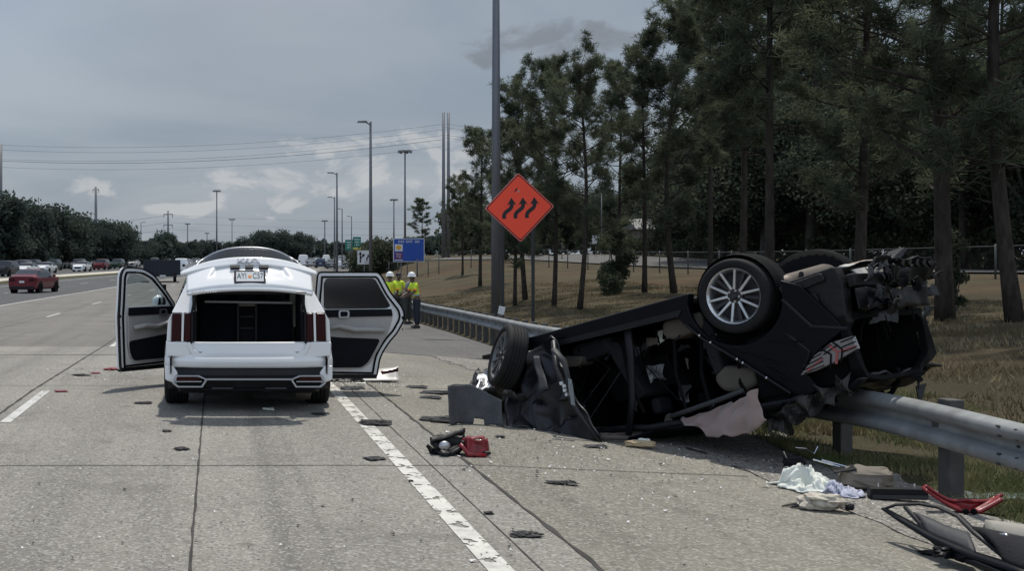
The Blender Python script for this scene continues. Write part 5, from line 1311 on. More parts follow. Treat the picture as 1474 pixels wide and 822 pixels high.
def door(name, hinge, ang, fl, outer, win, trim, dark, glassmat, belt_, mirror=False, handle=None, arm=None, gloss_band=None):
    fr = lambda y: (lambda p, q: (p*fl, y, q))
    oo = rnd(outer, .06); nO = 96; O = resample(oo, nO)
    # outer pressing minus window: ring from outline to window hole, front and back
    Wn = rnd(win, .05)
    # match ring: sample window radially by the same index walk
    cwin = Vector((sum(p[0] for p in Wn)/len(Wn), sum(p[1] for p in Wn)/len(Wn)))
    def ray_hit(poly, c, a):
        d = Vector((math.cos(a), math.sin(a))); best = None
        for i in range(len(poly)):
            p, q = Vector(poly[i]), Vector(poly[(i+1) % len(poly)]); e = q-p; den = d.x*e.y-d.y*e.x
            if abs(den) < 1e-9: continue
            t = ((p-c).x*e.y-(p-c).y*e.x)/den; s = ((p-c).x*d.y-(p-c).y*d.x)/den
            if t > 0 and -1e-6 <= s <= 1+1e-6: best = t if best is None else max(best, t)
        return tuple(c+d*(best or 0))
    angs = sorted([math.atan2(p[1]-cwin.y, p[0]-cwin.x) for p in O]+[math.atan2(p[1]-cwin.y, p[0]-cwin.x) for p in Wn])
    OO = [ray_hit(oo, cwin, a) for a in angs]; WW = [ray_hit(Wn, cwin, a) for a in angs]
    h = MB().ring(OO, WW, fr(.0), fr(.07)).build(name, M['white'], suv); h.matrix_local = Matrix.Translation(hinge) @ Matrix.Rotation(ang, 4, 'Z')
    # rubber seal following the outline, light inner rim, trim panels
    so = inset(oo, .055); si = inset(oo, .078); MB().ring(so, si, fr(-.022), fr(-.001)).build('door_seal', M['black_matte'], h)
    MB().ring(inset(oo, -.004), inset(oo, .016), fr(-.006), fr(.03)).build('edge_trim', M['black_matte'] if fl > 0 else M['black_plastic'], h)
    MB().add([fr(.03)(*p) for p in rnd(win, .05)], [tuple(range(len(rnd(win, .05))))]).build('window_glass', glassmat, h, fixn=False)
    MB().prism(rnd(trim, .05), fr(-.045), fr(-.001)).build('trim_panel', M['interior_beige'], h, bevel=.015)
    MB().prism(rnd(dark, .05), fr(-.055), fr(-.0455)).build('lower_trim', M['interior_dark'], h, bevel=.004)
    MB().prism(rnd(belt_, .02), fr(-.060), fr(-.0455)).build('upper_trim', M['interior_dark'], h, bevel=.006)
    MB().tube([fr(-.085)(*p) for p in arm], [.02, .035, .04, .035, .03], 10, flat=.9).build('armrest', M['interior_beige'], h, smooth=True)
    hx, hz = handle
    MB().ring(rnd([(hx-.07, hz-.05), (hx+.07, hz-.045), (hx+.07, hz+.05), (hx-.07, hz+.05)], .03), rnd([(hx-.048, hz-.034), (hx+.048, hz-.03), (hx+.048, hz+.034), (hx-.048, hz+.034)], .02), fr(-.075), fr(-.061)).build('inner_handle', M['satin'], h)
    bt = MB().ell(fr(-.002)(max(p[0] for p in outer)-.03, .95), (.014, .006, .022), 8, 5); bt.ell(fr(-.002)(max(p[0] for p in outer)-.03, .8), (.01, .006, .01), 8, 5); bt.build('latch', M['black_plastic'], h)
    sp_ = MB().prism(rnd([(min(p[0] for p in outer)+.0, min(p[1] for p in outer)-.005), (arch_x(outer), min(p[1] for p in outer)-.005), (arch_x(outer), min(p[1] for p in outer)+.05), (min(p[0] for p in outer), min(p[1] for p in outer)+.05)], .01), fr(-.008), fr(.085)); sp_.build('sill_cladding', M['black_plastic'], h, bevel=.008)
    return h
def arch_x(outer):
    zmin = min(p[1] for p in outer); return max(p[0] for p in outer if p[1] < zmin+.03)
# right rear door: px 453..582 at Y~15.3 -> opens to the right
oR = [(0, .18), (.80, .17), (.84, .42), (.90, .54), (.985, .66), (1.06, .74), (1.15, .90), (1.165, .98), (1.14, 1.08), (.98, 1.28), (.86, 1.50), (.81, 1.545), (.02, 1.545), (-.02, 1.1)]
hR = door('right_rear_door', (.94, 2.02, 0), R(0), 1, oR,
     [(.10, 1.06), (.93, 1.07), (.98, 1.10), (.86, 1.30), (.77, 1.46), (.14, 1.46), (.10, 1.40)],
     [(.07, .42), (.60, .30), (.70, .36), (.80, .52), (.95, .78), (1.0, .97), (1.0, 1.0), (.07, .98)], [(.07, .31), (.58, .31), (.68, .38), (.78, .56), (.84, .68), (.3, .70), (.07, .72)],
     M['glass_dark'], [(.06, .955), (1.0, .975), (.985, 1.065), (.06, 1.055)], handle=(.36, 1.0), arm=[(.1, .80), (.3, .845), (.5, .80), (.7, .80), (.9, .795)])
hR.name = 'rear_door'
# left front door: hinge on A pillar, swung towards the camera
oL = [(0, .24), (1.02, .22), (1.04, .3), (1.055, .60), (1.07, .95), (1.055, 1.10), (1.03, 1.50), (.97, 1.60), (.80, 1.60), (.62, 1.585), (.42, 1.50), (.18, 1.28), (0, 1.08)]
hL = door('left_front_door', (-.94, 3.12, 0), R(47), -1, oL,
     [(.16, 1.08), (.93, 1.07), (.92, 1.44), (.86, 1.51), (.72, 1.52), (.54, 1.47), (.34, 1.32), (.17, 1.16)],
     [(.06, .40), (.88, .38), (.93, .55), (.94, .98), (.06, 1.0)], [(.06, .36), (.84, .355), (.91, .46), (.93, .62), (.5, .66), (.06, .70)],
     M['glass'], [(.05, .965), (.945, .955), (.94, 1.065), (.05, 1.065)], handle=(.30, .98), arm=[(.08, .86), (.25, .84), (.45, .80), (.65, .82), (.86, .80)])
hL.name = 'front_door'
MB().bb(-.20, -.16, .02, .05, 1.06, 1.36).build('window_divider', M['black_plastic'], hL)
mo = MB().ell((-.16, .16, 1.12), (.13, .07, .095), 16, 10).build('mirror_housing', M['white'], hL, smooth=True)
MB().prism(rnd([(-.27, 1.05), (-.05, 1.05), (-.05, 1.18), (-.24, 1.185)], .03), fyp(.085), fyp(.095)).build('mirror_glass', M['mirror'], mo)
mo2 = MB().ell((1.02, 3.0, 1.12), (.12, .07, .09), 16, 10).build('right_mirror', M['white'], suv, smooth=True); mo2.name = 'mirror_housing'
MB().ell((-1.02, 1.30, 1.12), (.0, .0, .0), 4, 3) if False else None
# ------------------------------------------------------------------ overturned black car
P0 = Vector((4.60, 10.5, 1.32)); Lv = Vector((-.60, .75, -.27)).normalized(); Tv = Vector((.78, .625, 0)).normalized(); Nv = Tv.cross(Lv).normalized()
WM = Matrix(((Tv.x, Lv.x, Nv.x, P0.x), (Tv.y, Lv.y, Nv.y, P0.y), (Tv.z, Lv.z, Nv.z, P0.z), (0, 0, 0, 1))); WI = WM.inverted()
wreck = empty('overturned_car', label='wrecked black car lying upside down across the guardrail with its doors torn off', cat='wrecked car')
wreck.matrix_world = WM
def wl(px, py, Y): return WI @ at(px, py, Y)
def crv(p, amp, f, seed=0):
    p = Vector(p); return p+Vector((mnoise.noise(p*f+Vector((seed, 0, 0))), mnoise.noise(p*f+Vector((0, seed+5.3, 0))), mnoise.noise(p*f+Vector((0, 0, seed+9.1)))))*amp
def crumple_quad(a, b, c, d, nu, nv, amp, f, seed=0, sag_=0):
    a, b, c, d = map(Vector, (a, b, c, d))
    def fn(u, v): return crv(a.lerp(b, u).lerp(d.lerp(c, u), v)-Vector((0, 0, sag_*math.sin(math.pi*u)*math.sin(math.pi*v))), amp, f, seed)
    return MB().grid(fn, [i/nu for i in range(nu+1)], [j/nv for j in range(nv+1)])
def yz(x): return lambda p, q: (x, p, q)
BK, UN, BP = M['black_gloss'], M['under'], M['black_plastic']
rng2 = random.Random(12)
# floor pan with ribs and tunnel
def floor_fn(u, v):
    x = .10+1.6*u; y = -.05+3.0*v; z = .06+.05*math.exp(-((x-.9)/.16)**2)-.03*(abs(math.sin(v*19)) > .8)+.015*mnoise.noise(Vector((x*4, y*4, 0)))
    return (x, y, z)
MB().grid(floor_fn, [i/24 for i in range(25)], [i/60 for i in range(61)]).build('floor_pan', UN, wreck, smooth=True, solid=.04)
MB().grid(lambda u, v: (.12+1.56*u, -.9+.9*v, -.10+.04*mnoise.noise(Vector((u*6, v*5, 2)))+.03*(abs(math.sin(u*9)) > .85)), [i/24 for i in range(25)], [i/16 for i in range(17)]).build('rear_floor', UN, wreck, smooth=True, solid=.04)
# sills: glossy rocker faces
for x0, x1 in ((.0, .12), (1.68, 1.8)):
    pr = [(.40, .13), (2.25, .13), (2.62, .02), (2.3, -.08), (2.2, -.015), (.62, -.03), (.5, -.13)]
    MB().prism(pr, yz(x0), yz(x1)).build('sill', BK, wreck, bevel=.02)
MB().prism([(.5, .0), (2.2, .02), (2.2, -.03), (.55, -.06)], yz(-.012), yz(-.002)).build('sill_trim', BP, wreck, bevel=.004)
# near rear quarter with wheel arch
arch = [(.44*math.cos(a), .44*math.sin(a)) for a in [R(4)-R(188)*i/18 for i in range(19)]]
q = [(.60, -.02), (.46, .03)]+arch+[(-.60, -.06), (-.80, -.40), (-.84, -.50), (-.60, -.62), (-.42, -.76), (-.50, -.92), (-.42, -.98), (-.28, -.95), (.12, -.56), (.40, -.30), (.52, -.14)]
def quarter(x0, name, s=1):
    c0 = lambda p, q_: (x0+.05*max(0, -q_-.3)+.012*mnoise.noise(Vector((p*5, q_*5, 1))), p, q_); c1 = lambda p, q_: (x0+s*.05+.05*max(0, -q_-.3), p, q_)
    return MB().prism(q, c0, c1).build(name, BK, wreck, bevel=.012)
quarter(.0, 'rear_quarter_panel'); quarter(1.72, 'rear_quarter_panel')
for i, (ya_, za_, yb_, zb_) in enumerate(((.05, -.50, -.35, -.72), (.30, -.36, .05, -.50), (-.2, -.44, -.5, -.60), (-.1, -.66, -.35, -.86), (-.35, -.50, -.5, -.52))):
    MB().tube([crv((-.002-.05*max(0, -z-.3)*-1, y, z), .03, 8, i) for y, z in [(ya_+(yb_-ya_)*k/6, za_+(zb_-za_)*k/6) for k in range(7)]], [.002, .006, .008, .009, .008, .005, .002], 6).build('dent_crease', BK, wreck, smooth=True)
# bright seam strip with bolts along the door aperture
MB().tube([(-.01, .50, -.14), (-.012, .38, -.30), (-.012, .10, -.56), (.0, -.27, -.93)], .012, 6).build('aperture_flange', BP, wreck)
bt = MB()
for t in (.1, .22, .5, .56, .8): p = Vector((-.026, .46, -.2)).lerp(Vector((-.015, -.25, -.9)), t); bt.ell(p, (.007, .012, .012), 6, 4)
bt.build('flange_bolts', M['chrome'], wreck)
MB().lathe([(.37, .06), (.385, .14), (.38, .3), (.2, .32)], (0, 0, 0), 'x', 32).build('wheel_housing', M['black_matte'], wreck, smooth=True)
MB().lathe([(.41, -.02), (.43, -.12), (.42, -.3), (.2, -.32)], (1.8, 0, 0), 'x', 32).build('wheel_housing', M['black_matte'], wreck, smooth=True)
# body structure behind the missing bumper, with the pressure vent
MB().prism([(-.40, .0), (-.88, .03), (-.92, -.12), (-.86, -.46), (-.60, -.60), (-.40, -.42)], yz(.05), yz(.20)).build('rear_side_structure', UN, wreck, bevel=.02)
MB().prism(rnd([(-.40, -.03), (-.78, -.0), (-.80, -.07), (-.42, -.12)], .02), yz(.02), yz(.06)).build('frame_rail', UN, wreck, bevel=.01)
MB().ring(rnd([(-.50, -.15), (-.70, -.15), (-.71, -.33), (-.51, -.33)], .02), rnd([(-.525, -.175), (-.675, -.175), (-.685, -.305), (-.535, -.305)], .01), yz(.02), yz(.06)).build('body_vent', BP, wreck)
vb = MB()
for i in range(4): vb.bb(.03, .05, -.68, -.53, -.20-i*.03, -.19-i*.03)
vb.build('vent_flaps', BP, wreck)
MB().tube([(-.0, -.42, -.14), (.0, -.60, -.42), (.02, -.86, -.50)], .018, 6).build('bracket', BP, wreck)
MB().tube([(.02, -.36, -.42), (.01, -.52, -.62), (.01, -.44, -.74)], .014, 6).build('bracket', BP, wreck)
# patterned rear lamp around the corner
lampP = [(-.40, -.80), (-.56, -.66), (-.72, -.585), (-.90, -.570), (-.91, -.68), (-.72, -.745), (-.55, -.785)]
lam = MB().prism(lampP, yz(-.02), yz(.05)).build('taillight', pmat('lamp_smoke', (.17, .16, .165), .25, coat=.6, var=.2, vscale=12), wreck, bevel=.006)
ch = MB(); rd = MB(); blk = MB()
def strokex(mb, pts, w, x0=-.029, x1=-.021):
    for a, b in zip(pts[:-1], pts[1:]):
        a, b = Vector(a), Vector(b); d = (b-a).normalized(); nn = Vector((-d.y, d.x))*w/2
        mb.prism([tuple(a+nn), tuple(a-nn), tuple(b-nn), tuple(b+nn)], yz(x0), yz(x1))
for k in range(4): strokex(blk, [(-.44-.03*k*.2, -.79+.028*k), (-.62, -.755+.033*k)], .007)
strokex(blk, [(-.62, -.61), (-.70, -.68), (-.66, -.80)], .012); strokex(blk, [(-.74, -.585), (-.80, -.66), (-.76, -.76)], .012)
for k in range(3): strokex(blk, [(-.80, -.60-.04*k), (-.92, -.58-.04*k)], .009)
strokex(blk, [(-.62, -.64), (-.72, -.60)], .008); strokex(blk, [(-.64, -.67), (-.76, -.62)], .008)
strokex(rd, [(-.47, -.775), (-.62, -.70)], .014, -.028); strokex(rd, [(-.70, -.60), (-.755, -.67), (-.72, -.765)], .02, -.028); strokex(rd, [(-.755, -.67), (-.92, -.655)], .012, -.028)
blk.build('lamp_pattern', M['black_matte'], lam); rd.build('red_strip', pmat('lamp_red', (.30, .07, .07), .4), lam)
# rear face frame round the load opening
fo = [(.0, -.40), (.02, -.9), (.3, -.96), (1.5, -.96), (1.76, -.9), (1.8, -.40)]
xz = lambda y: (lambda p, q_: (p, y, q_))
OUT = resample([(.02, -.40), (.02, -.90), (.4, -.97), (1.4, -.97), (1.78, -.86), (1.78, -.40)], 48); INN_ = resample(rnd([(.22, -.43), (.16, -.84), (.4, -.92), (1.4, -.90), (1.62, -.80), (1.60, -.43)], .1), 48)
cO = Vector((.9, -.66))
def radial(poly, n):
    out = []
    for i in range(n):
        a = 2*math.pi*i/n; d = Vector((math.cos(a), math.sin(a))); best = 0
        for k in range(len(poly)):
            p, q2 = Vector(poly[k]), Vector(poly[(k+1) % len(poly)]); e = q2-p; den = d.x*e.y-d.y*e.x
            if abs(den) < 1e-9: continue
            t = ((p-cO).x*e.y-(p-cO).y*e.x)/den; s = ((p-cO).x*d.y-(p-cO).y*d.x)/den
            if t > 0 and -1e-6 <= s <= 1+1e-6: best = max(best, t)
        out.append(tuple(cO+d*best))
    return out
fr0 = lambda p, q_: (p, -.87+.05*mnoise.noise(Vector((p*4, q_*4, 7))), q_); fr1 = lambda p, q_: (p, -.80, q_)
MB().ring(radial([(.02, -.36), (.02, -.90), (.4, -.96), (1.2, -.95), (1.58, -.80), (1.66, -.36)], 64), radial(rnd([(.16, -.42), (.12, -.86), (.4, -.92), (1.15, -.91), (1.50, -.77), (1.57, -.42)], .1), 64), fr0, fr1).build('hatch_frame', M['black_matte'], wreck, bevel=.01)
cav = MB(); cav.bb(.14, 1.58, -.78, .0, -.40, -.36); cav.bb(.14, 1.5, -.78, .0, -.96, -.92); cav.bb(.12, .16, -.78, .05, -.92, -.40); cav.bb(1.55, 1.59, -.78, .05, -.92, -.40); cav.bb(.15, 1.65, .0, .04, -.99, -.36)
cav.build('load_space', M['black_matte'], wreck)
# bumper beam, brackets and torn plastics along the tail
tb = MB(); tb.bb(.1, 1.58, -1.0, -.93, -.17, -.06); tb.build('bumper_beam', UN, wreck, bevel=.015)
crumple_quad((.05, -1.02, -.20), (1.62, -.98, -.18), (1.66, -.93, -.34), (.08, -.96, -.38), 24, 5, .05, 5, 3).build('bumper_skin', BP, wreck, smooth=True, solid=.012)
crumple_quad((.30, -1.05, .03), (1.58, -1.08, .06), (1.62, -.88, .05), (.32, -.82, .02), 24, 4, .035, 6, 8).build('torn_shelf', BP, wreck, smooth=True, solid=.01)
crumple_quad((.6, -1.08, -.03), (1.64, -1.08, .0), (1.66, -1.0, -.13), (.6, -1.03, -.14), 20, 4, .05, 7, 18).build('torn_trim', BP, wreck, smooth=True, solid=.01)
for i in range(16):
    x_ = rng2.uniform(.1, 1.4); z_ = rng2.uniform(-.42, .06); w_ = rng2.uniform(.08, .4); h_ = rng2.uniform(.03, .12); y_ = -1.06-rng2.uniform(0, .12)
    crumple_quad((x_, y_, z_), (x_+w_, y_, z_+rng2.uniform(-.04, .04)), (x_+w_*.9, y_+.05, z_-h_), (x_, y_+.03, z_-h_*1.2), 8, 5, .07, 10, i+80).build('torn_tail_piece', [BP, UN, M['grey_plastic'], BK][i % 4], wreck, solid=.008)
zz_ = []
for i in range(11): zz_.append((.72+.075*i, -1.12, .02-.06*(i % 2)))
MB().tube(zz_, .012, 5).build('wire_loom', M['black_matte'], wreck)
MB().prism([(1.0, .04), (1.22, .055), (1.50, .17), (1.44, .19), (1.20, .12)], lambda p, q_: (p, -.95, q_), lambda p, q_: (p, -.80, q_)).build('torn_liner', BP, wreck, bevel=.01)
MB().bb(1.58, 1.76, -1.04, -.9, -.04, .03).build('bumper_bracket', BP, wreck, bevel=.01)
# silencer and pipes
ms = MB(); ms.lathe([(.001, -.52), (.06, -.52), (.105, -.47), (.11, -.4), (.11, .38), (.10, .44), (.05, .49), (.001, .49)], (0, 0, 0), 'x', 24, M=rotm(0, R(-7), 0))
o = ms.build('silencer', M['exhaust'], wreck, smooth=True, M=Matrix.Translation((.72, -.34, .04)))
MB().tube([(1.2, -.36, .10), (1.34, -.40, .13), (1.46, -.56, .14), (1.52, -.78, .10)], .035, 10).build('exhaust_pipe', M['exhaust'], wreck, smooth=True)
MB().tube([(.3, -.2, .02), (.5, .3, .10), (.85, .6, .15), (.9, 2.4, .14)], .032, 10).build('exhaust_pipe', M['exhaust'], wreck, smooth=True)
MB().tube([(.30, -.45, -.02), (.34, -.48, .08), (.42, -.45, .09), (.45, -.42, .0), (.40, -.46, -.02)], .016, 6).build('hanger', UN, wreck)
bagp = crumple_quad((1.18, -.62, .03), (1.56, -.66, .06), (1.52, -.50, .14), (1.2, -.46, .14), 8, 6, .05, 9, 5, -.03); bagp.build('torn_white_plastic', pmat('dirty_white', (.40, .39, .36), .7, var=.2), wreck, smooth=True, solid=.02)
# axle and suspension
sx_ = MB(); sx_.tube([(.2, .02, .0), (.5, .15, .08), (1.3, .15, .08), (1.6, .02, .0)], .045, 10); sx_.tube([(.35, .1, .03), (.35, .6, .08)], .035, 8); sx_.tube([(1.45, .1, .03), (1.45, .6, .08)], .035, 8); sx_.tube([(.3, -.05, .02), (.35, -.2, -.25)], .05, 10)
sx_.build('rear_axle', UN, wreck, smooth=True)
# wheels
def wrot(d): 
    return Vector((0, -1, 0)).rotation_difference(Vector(d).normalized()).to_matrix()
w1 = make_wheel(wreck, Vector((.10, 0, 0)), .335, .215, Matrix.Rotation(R(-90), 3, 'Z'))
w2 = make_wheel(wreck, Vector((1.72, .0, .0)), .335, .215, Matrix.Rotation(R(90), 3, 'Z'))
fw = WI @ at(731, 514, 12.35); dloc = (WI.to_3x3() @ Vector((-.955, .0, .27)))
w3 = make_wheel(wreck, fw, .335, .215, wrot(dloc))
for ch_ in w3.children:
    if ch_.name.startswith(('spokes', 'rim')): ch_.data.materials[0] = pmat('darker_alloy', (.16, .16, .16), .5, metal=.5, var=.3)  # front wheel rim and spokes get a darker, rougher alloy
fw2 = Vector((1.66, 2.55, -.12)); w4 = make_wheel(wreck, fw2, .335, .215, wrot((.85, .35, .1)))
# roof pressed on the ground
def roof_fn(u, v):
    y = -.55+2.9*v; x = .02+1.72*u; z = -1.03-.07*math.sin(v*2.4)+.05*abs(u-.5)*2
    if v > .7: z += (v-.7)*.9
    return crv((x, y, z), .07, 3.1, 4)
MB().grid(roof_fn, [i/26 for i in range(27)], [i/40 for i in range(41)]).build('roof', BK, wreck, smooth=True, solid=.03)
MB().tube([crv((.05, -.35+.15*i, -.96-.05*math.sin(i*.25)), .05, 4, 2) for i in range(17)], [.035]*17, 8).build('roof_rail', BP, wreck, smooth=True)
MB().tube([crv((1.7, -.35+.15*i, -.93), .05, 4, 2) for i in range(17)], .04, 8).build('roof_rail', BP, wreck, smooth=True)
# pillars
MB().tube([(.05, 1.12, .02), (.04, 1.16, -.3), (.02, 1.24, -.7), (.0, 1.36, -1.03)], [.05, .042, .038, .035], 8, flat=.55).build('centre_pillar', BP, wreck, smooth=True)
MB().tube([(1.70, 1.12, .02), (1.72, 1.2, -.5), (1.7, 1.3, -1.0)], .05, 8).build('centre_pillar', BK, wreck, smooth=True)
MB().tube([(.06, 2.22, .0), (.03, 2.16, -.4), (-.02, 1.9, -.9)], .05, 8).build('front_pillar', BK, wreck, smooth=True)
MB().tube([(1.7, 2.2, .0), (1.72, 2.1, -.5), (1.7, 1.8, -.95)], .05, 8).build('front_pillar', BK, wreck, smooth=True)
def pleat(u, v):
    a = Vector((.0, -.78, -.86)).lerp(Vector((-.02, -.05, -1.08)), u); p = a+Vector((-.05*math.sin(u*24+v*3), 0, -.17*v-.02*math.sin(u*31)))
    return crv(p, .06, 9, 11)
MB().grid(pleat, [i/40 for i in range(41)], [i/8 for i in range(9)]).build('crushed_rear_pillar', pmat('bare_crumpled_metal', (.028, .026, .023), .5, metal=.4, var=.6, vscale=9, bump=.5, bscale=16), wreck, solid=.01)
crumple_quad((.05, -.85, -.90), (1.7, -.85, -.90), (1.6, -.3, -1.05), (.05, -.2, -1.05), 20, 10, .10, 4, 31).build('crushed_roof_tail', M['scuffed_black'], wreck, smooth=True, solid=.02)
# interior: far trim, seats, dash, belts, white scraps
crumple_quad((1.66, .35, -.02), (1.66, 2.2, -.02), (1.66, 2.2, -.50), (1.66, .35, -.42), 14, 6, .04, 3, 1).build('far_door_trim', M['interior_dark'], wreck, smooth=True, solid=.04)
crumple_quad((.9, 1.25, -.30), (.9, 2.1, -.22), (.9, 2.0, -.66), (.9, 1.3, -.62), 10, 6, .05, 3, 9).build('hanging_door_card', M['seat_grey'], wreck, smooth=True, solid=.04)
def seat(y0, xs, mat, mb2, backlen=.62, lean=.10, cush=.46):
    x0, x1 = xs
    s = MB().prism(rnd([(y0, -.04), (y0+cush, -.04), (y0+cush+.03, -.18), (y0+cush-.06, -.24), (y0+.02, -.20)], .06), yz(x0), yz(x1)).build('seat', mat, wreck, bevel=.04, seg=3)
    MB().prism(rnd([(y0+.10, -.10), (y0-.06, -.10), (y0-.10-lean, -.10-backlen), (y0+.0-lean, -.13-backlen)], .05), yz(x0+.02), yz(x1-.02)).build('backrest', mb2, s, bevel=.045, seg=3)
    MB().box(((x0+x1)/2, y0-.08-lean*1.2, -.22-backlen), (.25, .1, .16)).build('headrest', mb2, s, bevel=.04, seg=3)
seat(1.45, (.22, .72), M['seat_grey'], M['seat_grey'], .58, .12); seat(1.45, (1.08, 1.58), M['seat_grey'], M['seat_grey'], .58, .12)
seat(.40, (.14, .84), M['seat_beige'], M['seat_grey'], .52, -.05, .42); seat(.40, (.92, 1.62), M['seat_beige'], M['seat_grey'], .5, .0, .42)
for (ya_, yb_, za_, zb_) in ((1.12, 2.3, .04, -1.06), (.2, 1.12, .04, -.66), (.72, 1.12, -.655, -1.0), (.2, .50, -.655, -.98)):
    crumple_quad((1.74, ya_, za_), (1.74, yb_, za_), (1.72, yb_, zb_), (1.72, ya_, zb_), 10, 8, .03, 3, 41).build('far_side_door', BK, wreck, smooth=True, solid=.03)
MB().prism([(2.2, .0), (2.32, .0), (2.2, -.95), (2.0, -1.02)], yz(.08), yz(1.7)).build('bulkhead', M['black_matte'], wreck, bevel=.02)
bk = MB().prism(rnd([(.05, -.66), (.36, -.56), (.48, -.66), (.42, -.80), (.20, -.84), (.06, -.78)], .08), yz(.16), yz(.5)).build('folded_backrest', M['seat_beige'], wreck, bevel=.05, seg=3)
MB().prism(rnd([(1.75, -.18), (2.12, -.10), (2.14, -.22), (1.82, -.27)], .05), yz(.15), yz(.4)).build('seat_side_cover', M['seat_beige'], wreck, bevel=.03, seg=3)
MB().prism([(2.1, -.1), (2.45, -.1), (2.4, -.62), (2.15, -.55)], yz(.15), yz(1.65)).build('dashboard', M['interior_dark'], wreck, bevel=.04)
for i, (a, b) in enumerate((((.25, 1.35, -.2), (.1, 1.2, -.85)), ((.3, .55, -.25), (.14, .55, -.95)), ((.2, .2, -.5), (.12, .15, -1.0)), ((.2, .75, -.15), (.12, .78, -.92)))):
    MB().tube([a, Vector(a).lerp(Vector(b), .5)+Vector((0, .05, 0)), b], .018, 6, flat=.4).build('seat_belt', M['black_matte'], wreck)
rng = random.Random(4)
for i, (y_, z_, w_, h_, m_) in enumerate(((1.0, -.17, .12, .07, 'seat_beige'), (.80, -.16, .10, .05, 'seat_beige'), (1.02, -.42, .16, .14, 'satin'), (.92, -.12, .05, .10, 'cloth_white'), (.68, -.30, .12, .03, 'seat_grey'), (1.30, -.70, .12, .012, 'satin'))):
    mm_ = M[m_] if m_ != 'satin' else pmat('crushed_foil%d' % i, (.16, .165, .165), .45, metal=.5, var=.4, vscale=16)
    crumple_quad((.3, y_, z_), (.32, y_+w_, z_+.01), (.28, y_+w_, z_-h_), (.3, y_, z_-h_), 6, 5, .04, 14, i).build('torn_interior_piece', mm_, wreck, solid=.008)
for i in range(30):
    y_ = rng.uniform(.25, 2.1); z_ = rng.uniform(-.1, -.95); w_ = rng.uniform(.04, .2); h_ = rng.uniform(.03, .12); x_ = rng.uniform(.12, .5)
    crumple_quad((x_, y_, z_), (x_+.04, y_+w_, z_+rng.uniform(-.05, .05)), (x_, y_+w_*.8, z_-h_), (x_-.02, y_, z_-h_*.7), 7, 6, .06, 11, i+60).build('torn_interior_piece', [M['seat_grey'], M['grey_plastic'], M['seat_beige'], M['black_plastic'], M['greyshirt'], M['grey_plastic']][i % 6], wreck, solid=.006)
for i in range(4):
    y_ = rng.uniform(.5, 2.0); MB().tube([(.2, y_, -.06), (.3, y_+rng.uniform(-.3, .3), -.35), (.12, y_+rng.uniform(-.4, .4), -.8)], rng.uniform(.006, .012), 5, flat=.5).build('hanging_strap', [M['grey_plastic'], M['black_matte']][i % 2], wreck)
for i in range(12):
    y_ = rng.uniform(.3, 2.1); z_ = rng.uniform(-.05, -.3); pts = [Vector((rng.uniform(.1, .5), y_, z_))]
    for k in range(5): pts.append(pts[-1]+Vector((rng.uniform(-.05, .05), rng.uniform(-.12, .12), rng.uniform(-.13, .02))))
    MB().tube(pts, rng.uniform(.004, .010), 5).build('hanging_cable', M['black_matte'], wreck)
# curtain airbag: broad torn flap at the rear, thin folded strip along the roof rail
top = [(984, 603), (1010, 596), (1040, 584), (1066, 573), (1090, 562)]; bot = [(986, 608), (1008, 624), (1036, 629), (1068, 628), (1099, 608)]
def flap(u, v):
    t = u*4; k = min(3, int(t)); f = t-k
    a = Vector((top[k][0]+(top[k+1][0]-top[k][0])*f, top[k][1]+(top[k+1][1]-top[k][1])*f)); b = Vector((bot[k][0]+(bot[k+1][0]-bot[k][0])*f, bot[k][1]+(bot[k+1][1]-bot[k][1])*f))
    p = a.lerp(b, v); Y = 11.0-.95*u-.18*v
    w = wl(p.x, p.y, Y); w += Vector((-.03*math.sin(u*9+v*2.5)-.018*math.sin(u*22+v*7), 0, 0)); return crv(w, .045, 8, 2)
MB().grid(flap, [i/36 for i in range(37)], [i/14 for i in range(15)]).build('curtain_airbag', M['airbag'], wreck, smooth=True, solid=.006)
strip_pts = [(984, 603), (960, 609), (935, 613), (905, 618), (870, 620), (840, 616)]
def fold(u, v):
    t = u*5; k = min(4, int(t)); f = t-k; x = strip_pts[k][0]+(strip_pts[k+1][0]-strip_pts[k][0])*f; y = strip_pts[k][1]+(strip_pts[k+1][1]-strip_pts[k][1])*f
    return crv(wl(x, y+9*v*(1-.3*u), 11.0+.75*u-.05*v), .018, 12, 5)
MB().grid(fold, [i/30 for i in range(31)], [i/4 for i in range(5)]).build('curtain_airbag', M['airbag'], wreck, smooth=True, solid=.02)
MB().tube([wl(1070, 562, 10.35), wl(1040, 574, 10.5), wl(1000, 588, 10.75), wl(965, 600, 10.95)], .022, 8).build('headliner_edge', M['grey_plastic'], wreck, smooth=True)
# crushed nose and engine bay
def nose(u, v):
    a = 2*math.pi*v; rx, rz = .82, .36; y = 2.15+1.2*u; s = 1-.45*u**2
    return crv((.92+math.cos(a)*rx*s, y, -.30+math.sin(a)*rz*s), .22, 2.6, 3)
MB().grid(nose, [i/22 for i in range(23)], [i/40 for i in range(41)]).build('crushed_nose', UN, wreck, smooth=False, solid=.02)
MB().grid(lambda u, v: crv((.3+1.2*u, 3.33-.12*math.sin(v*3), -.12-.42*v), .12, 5, 8), [i/14 for i in range(15)], [i/8 for i in range(9)]).build('radiator_panel', BP, wreck, solid=.03)
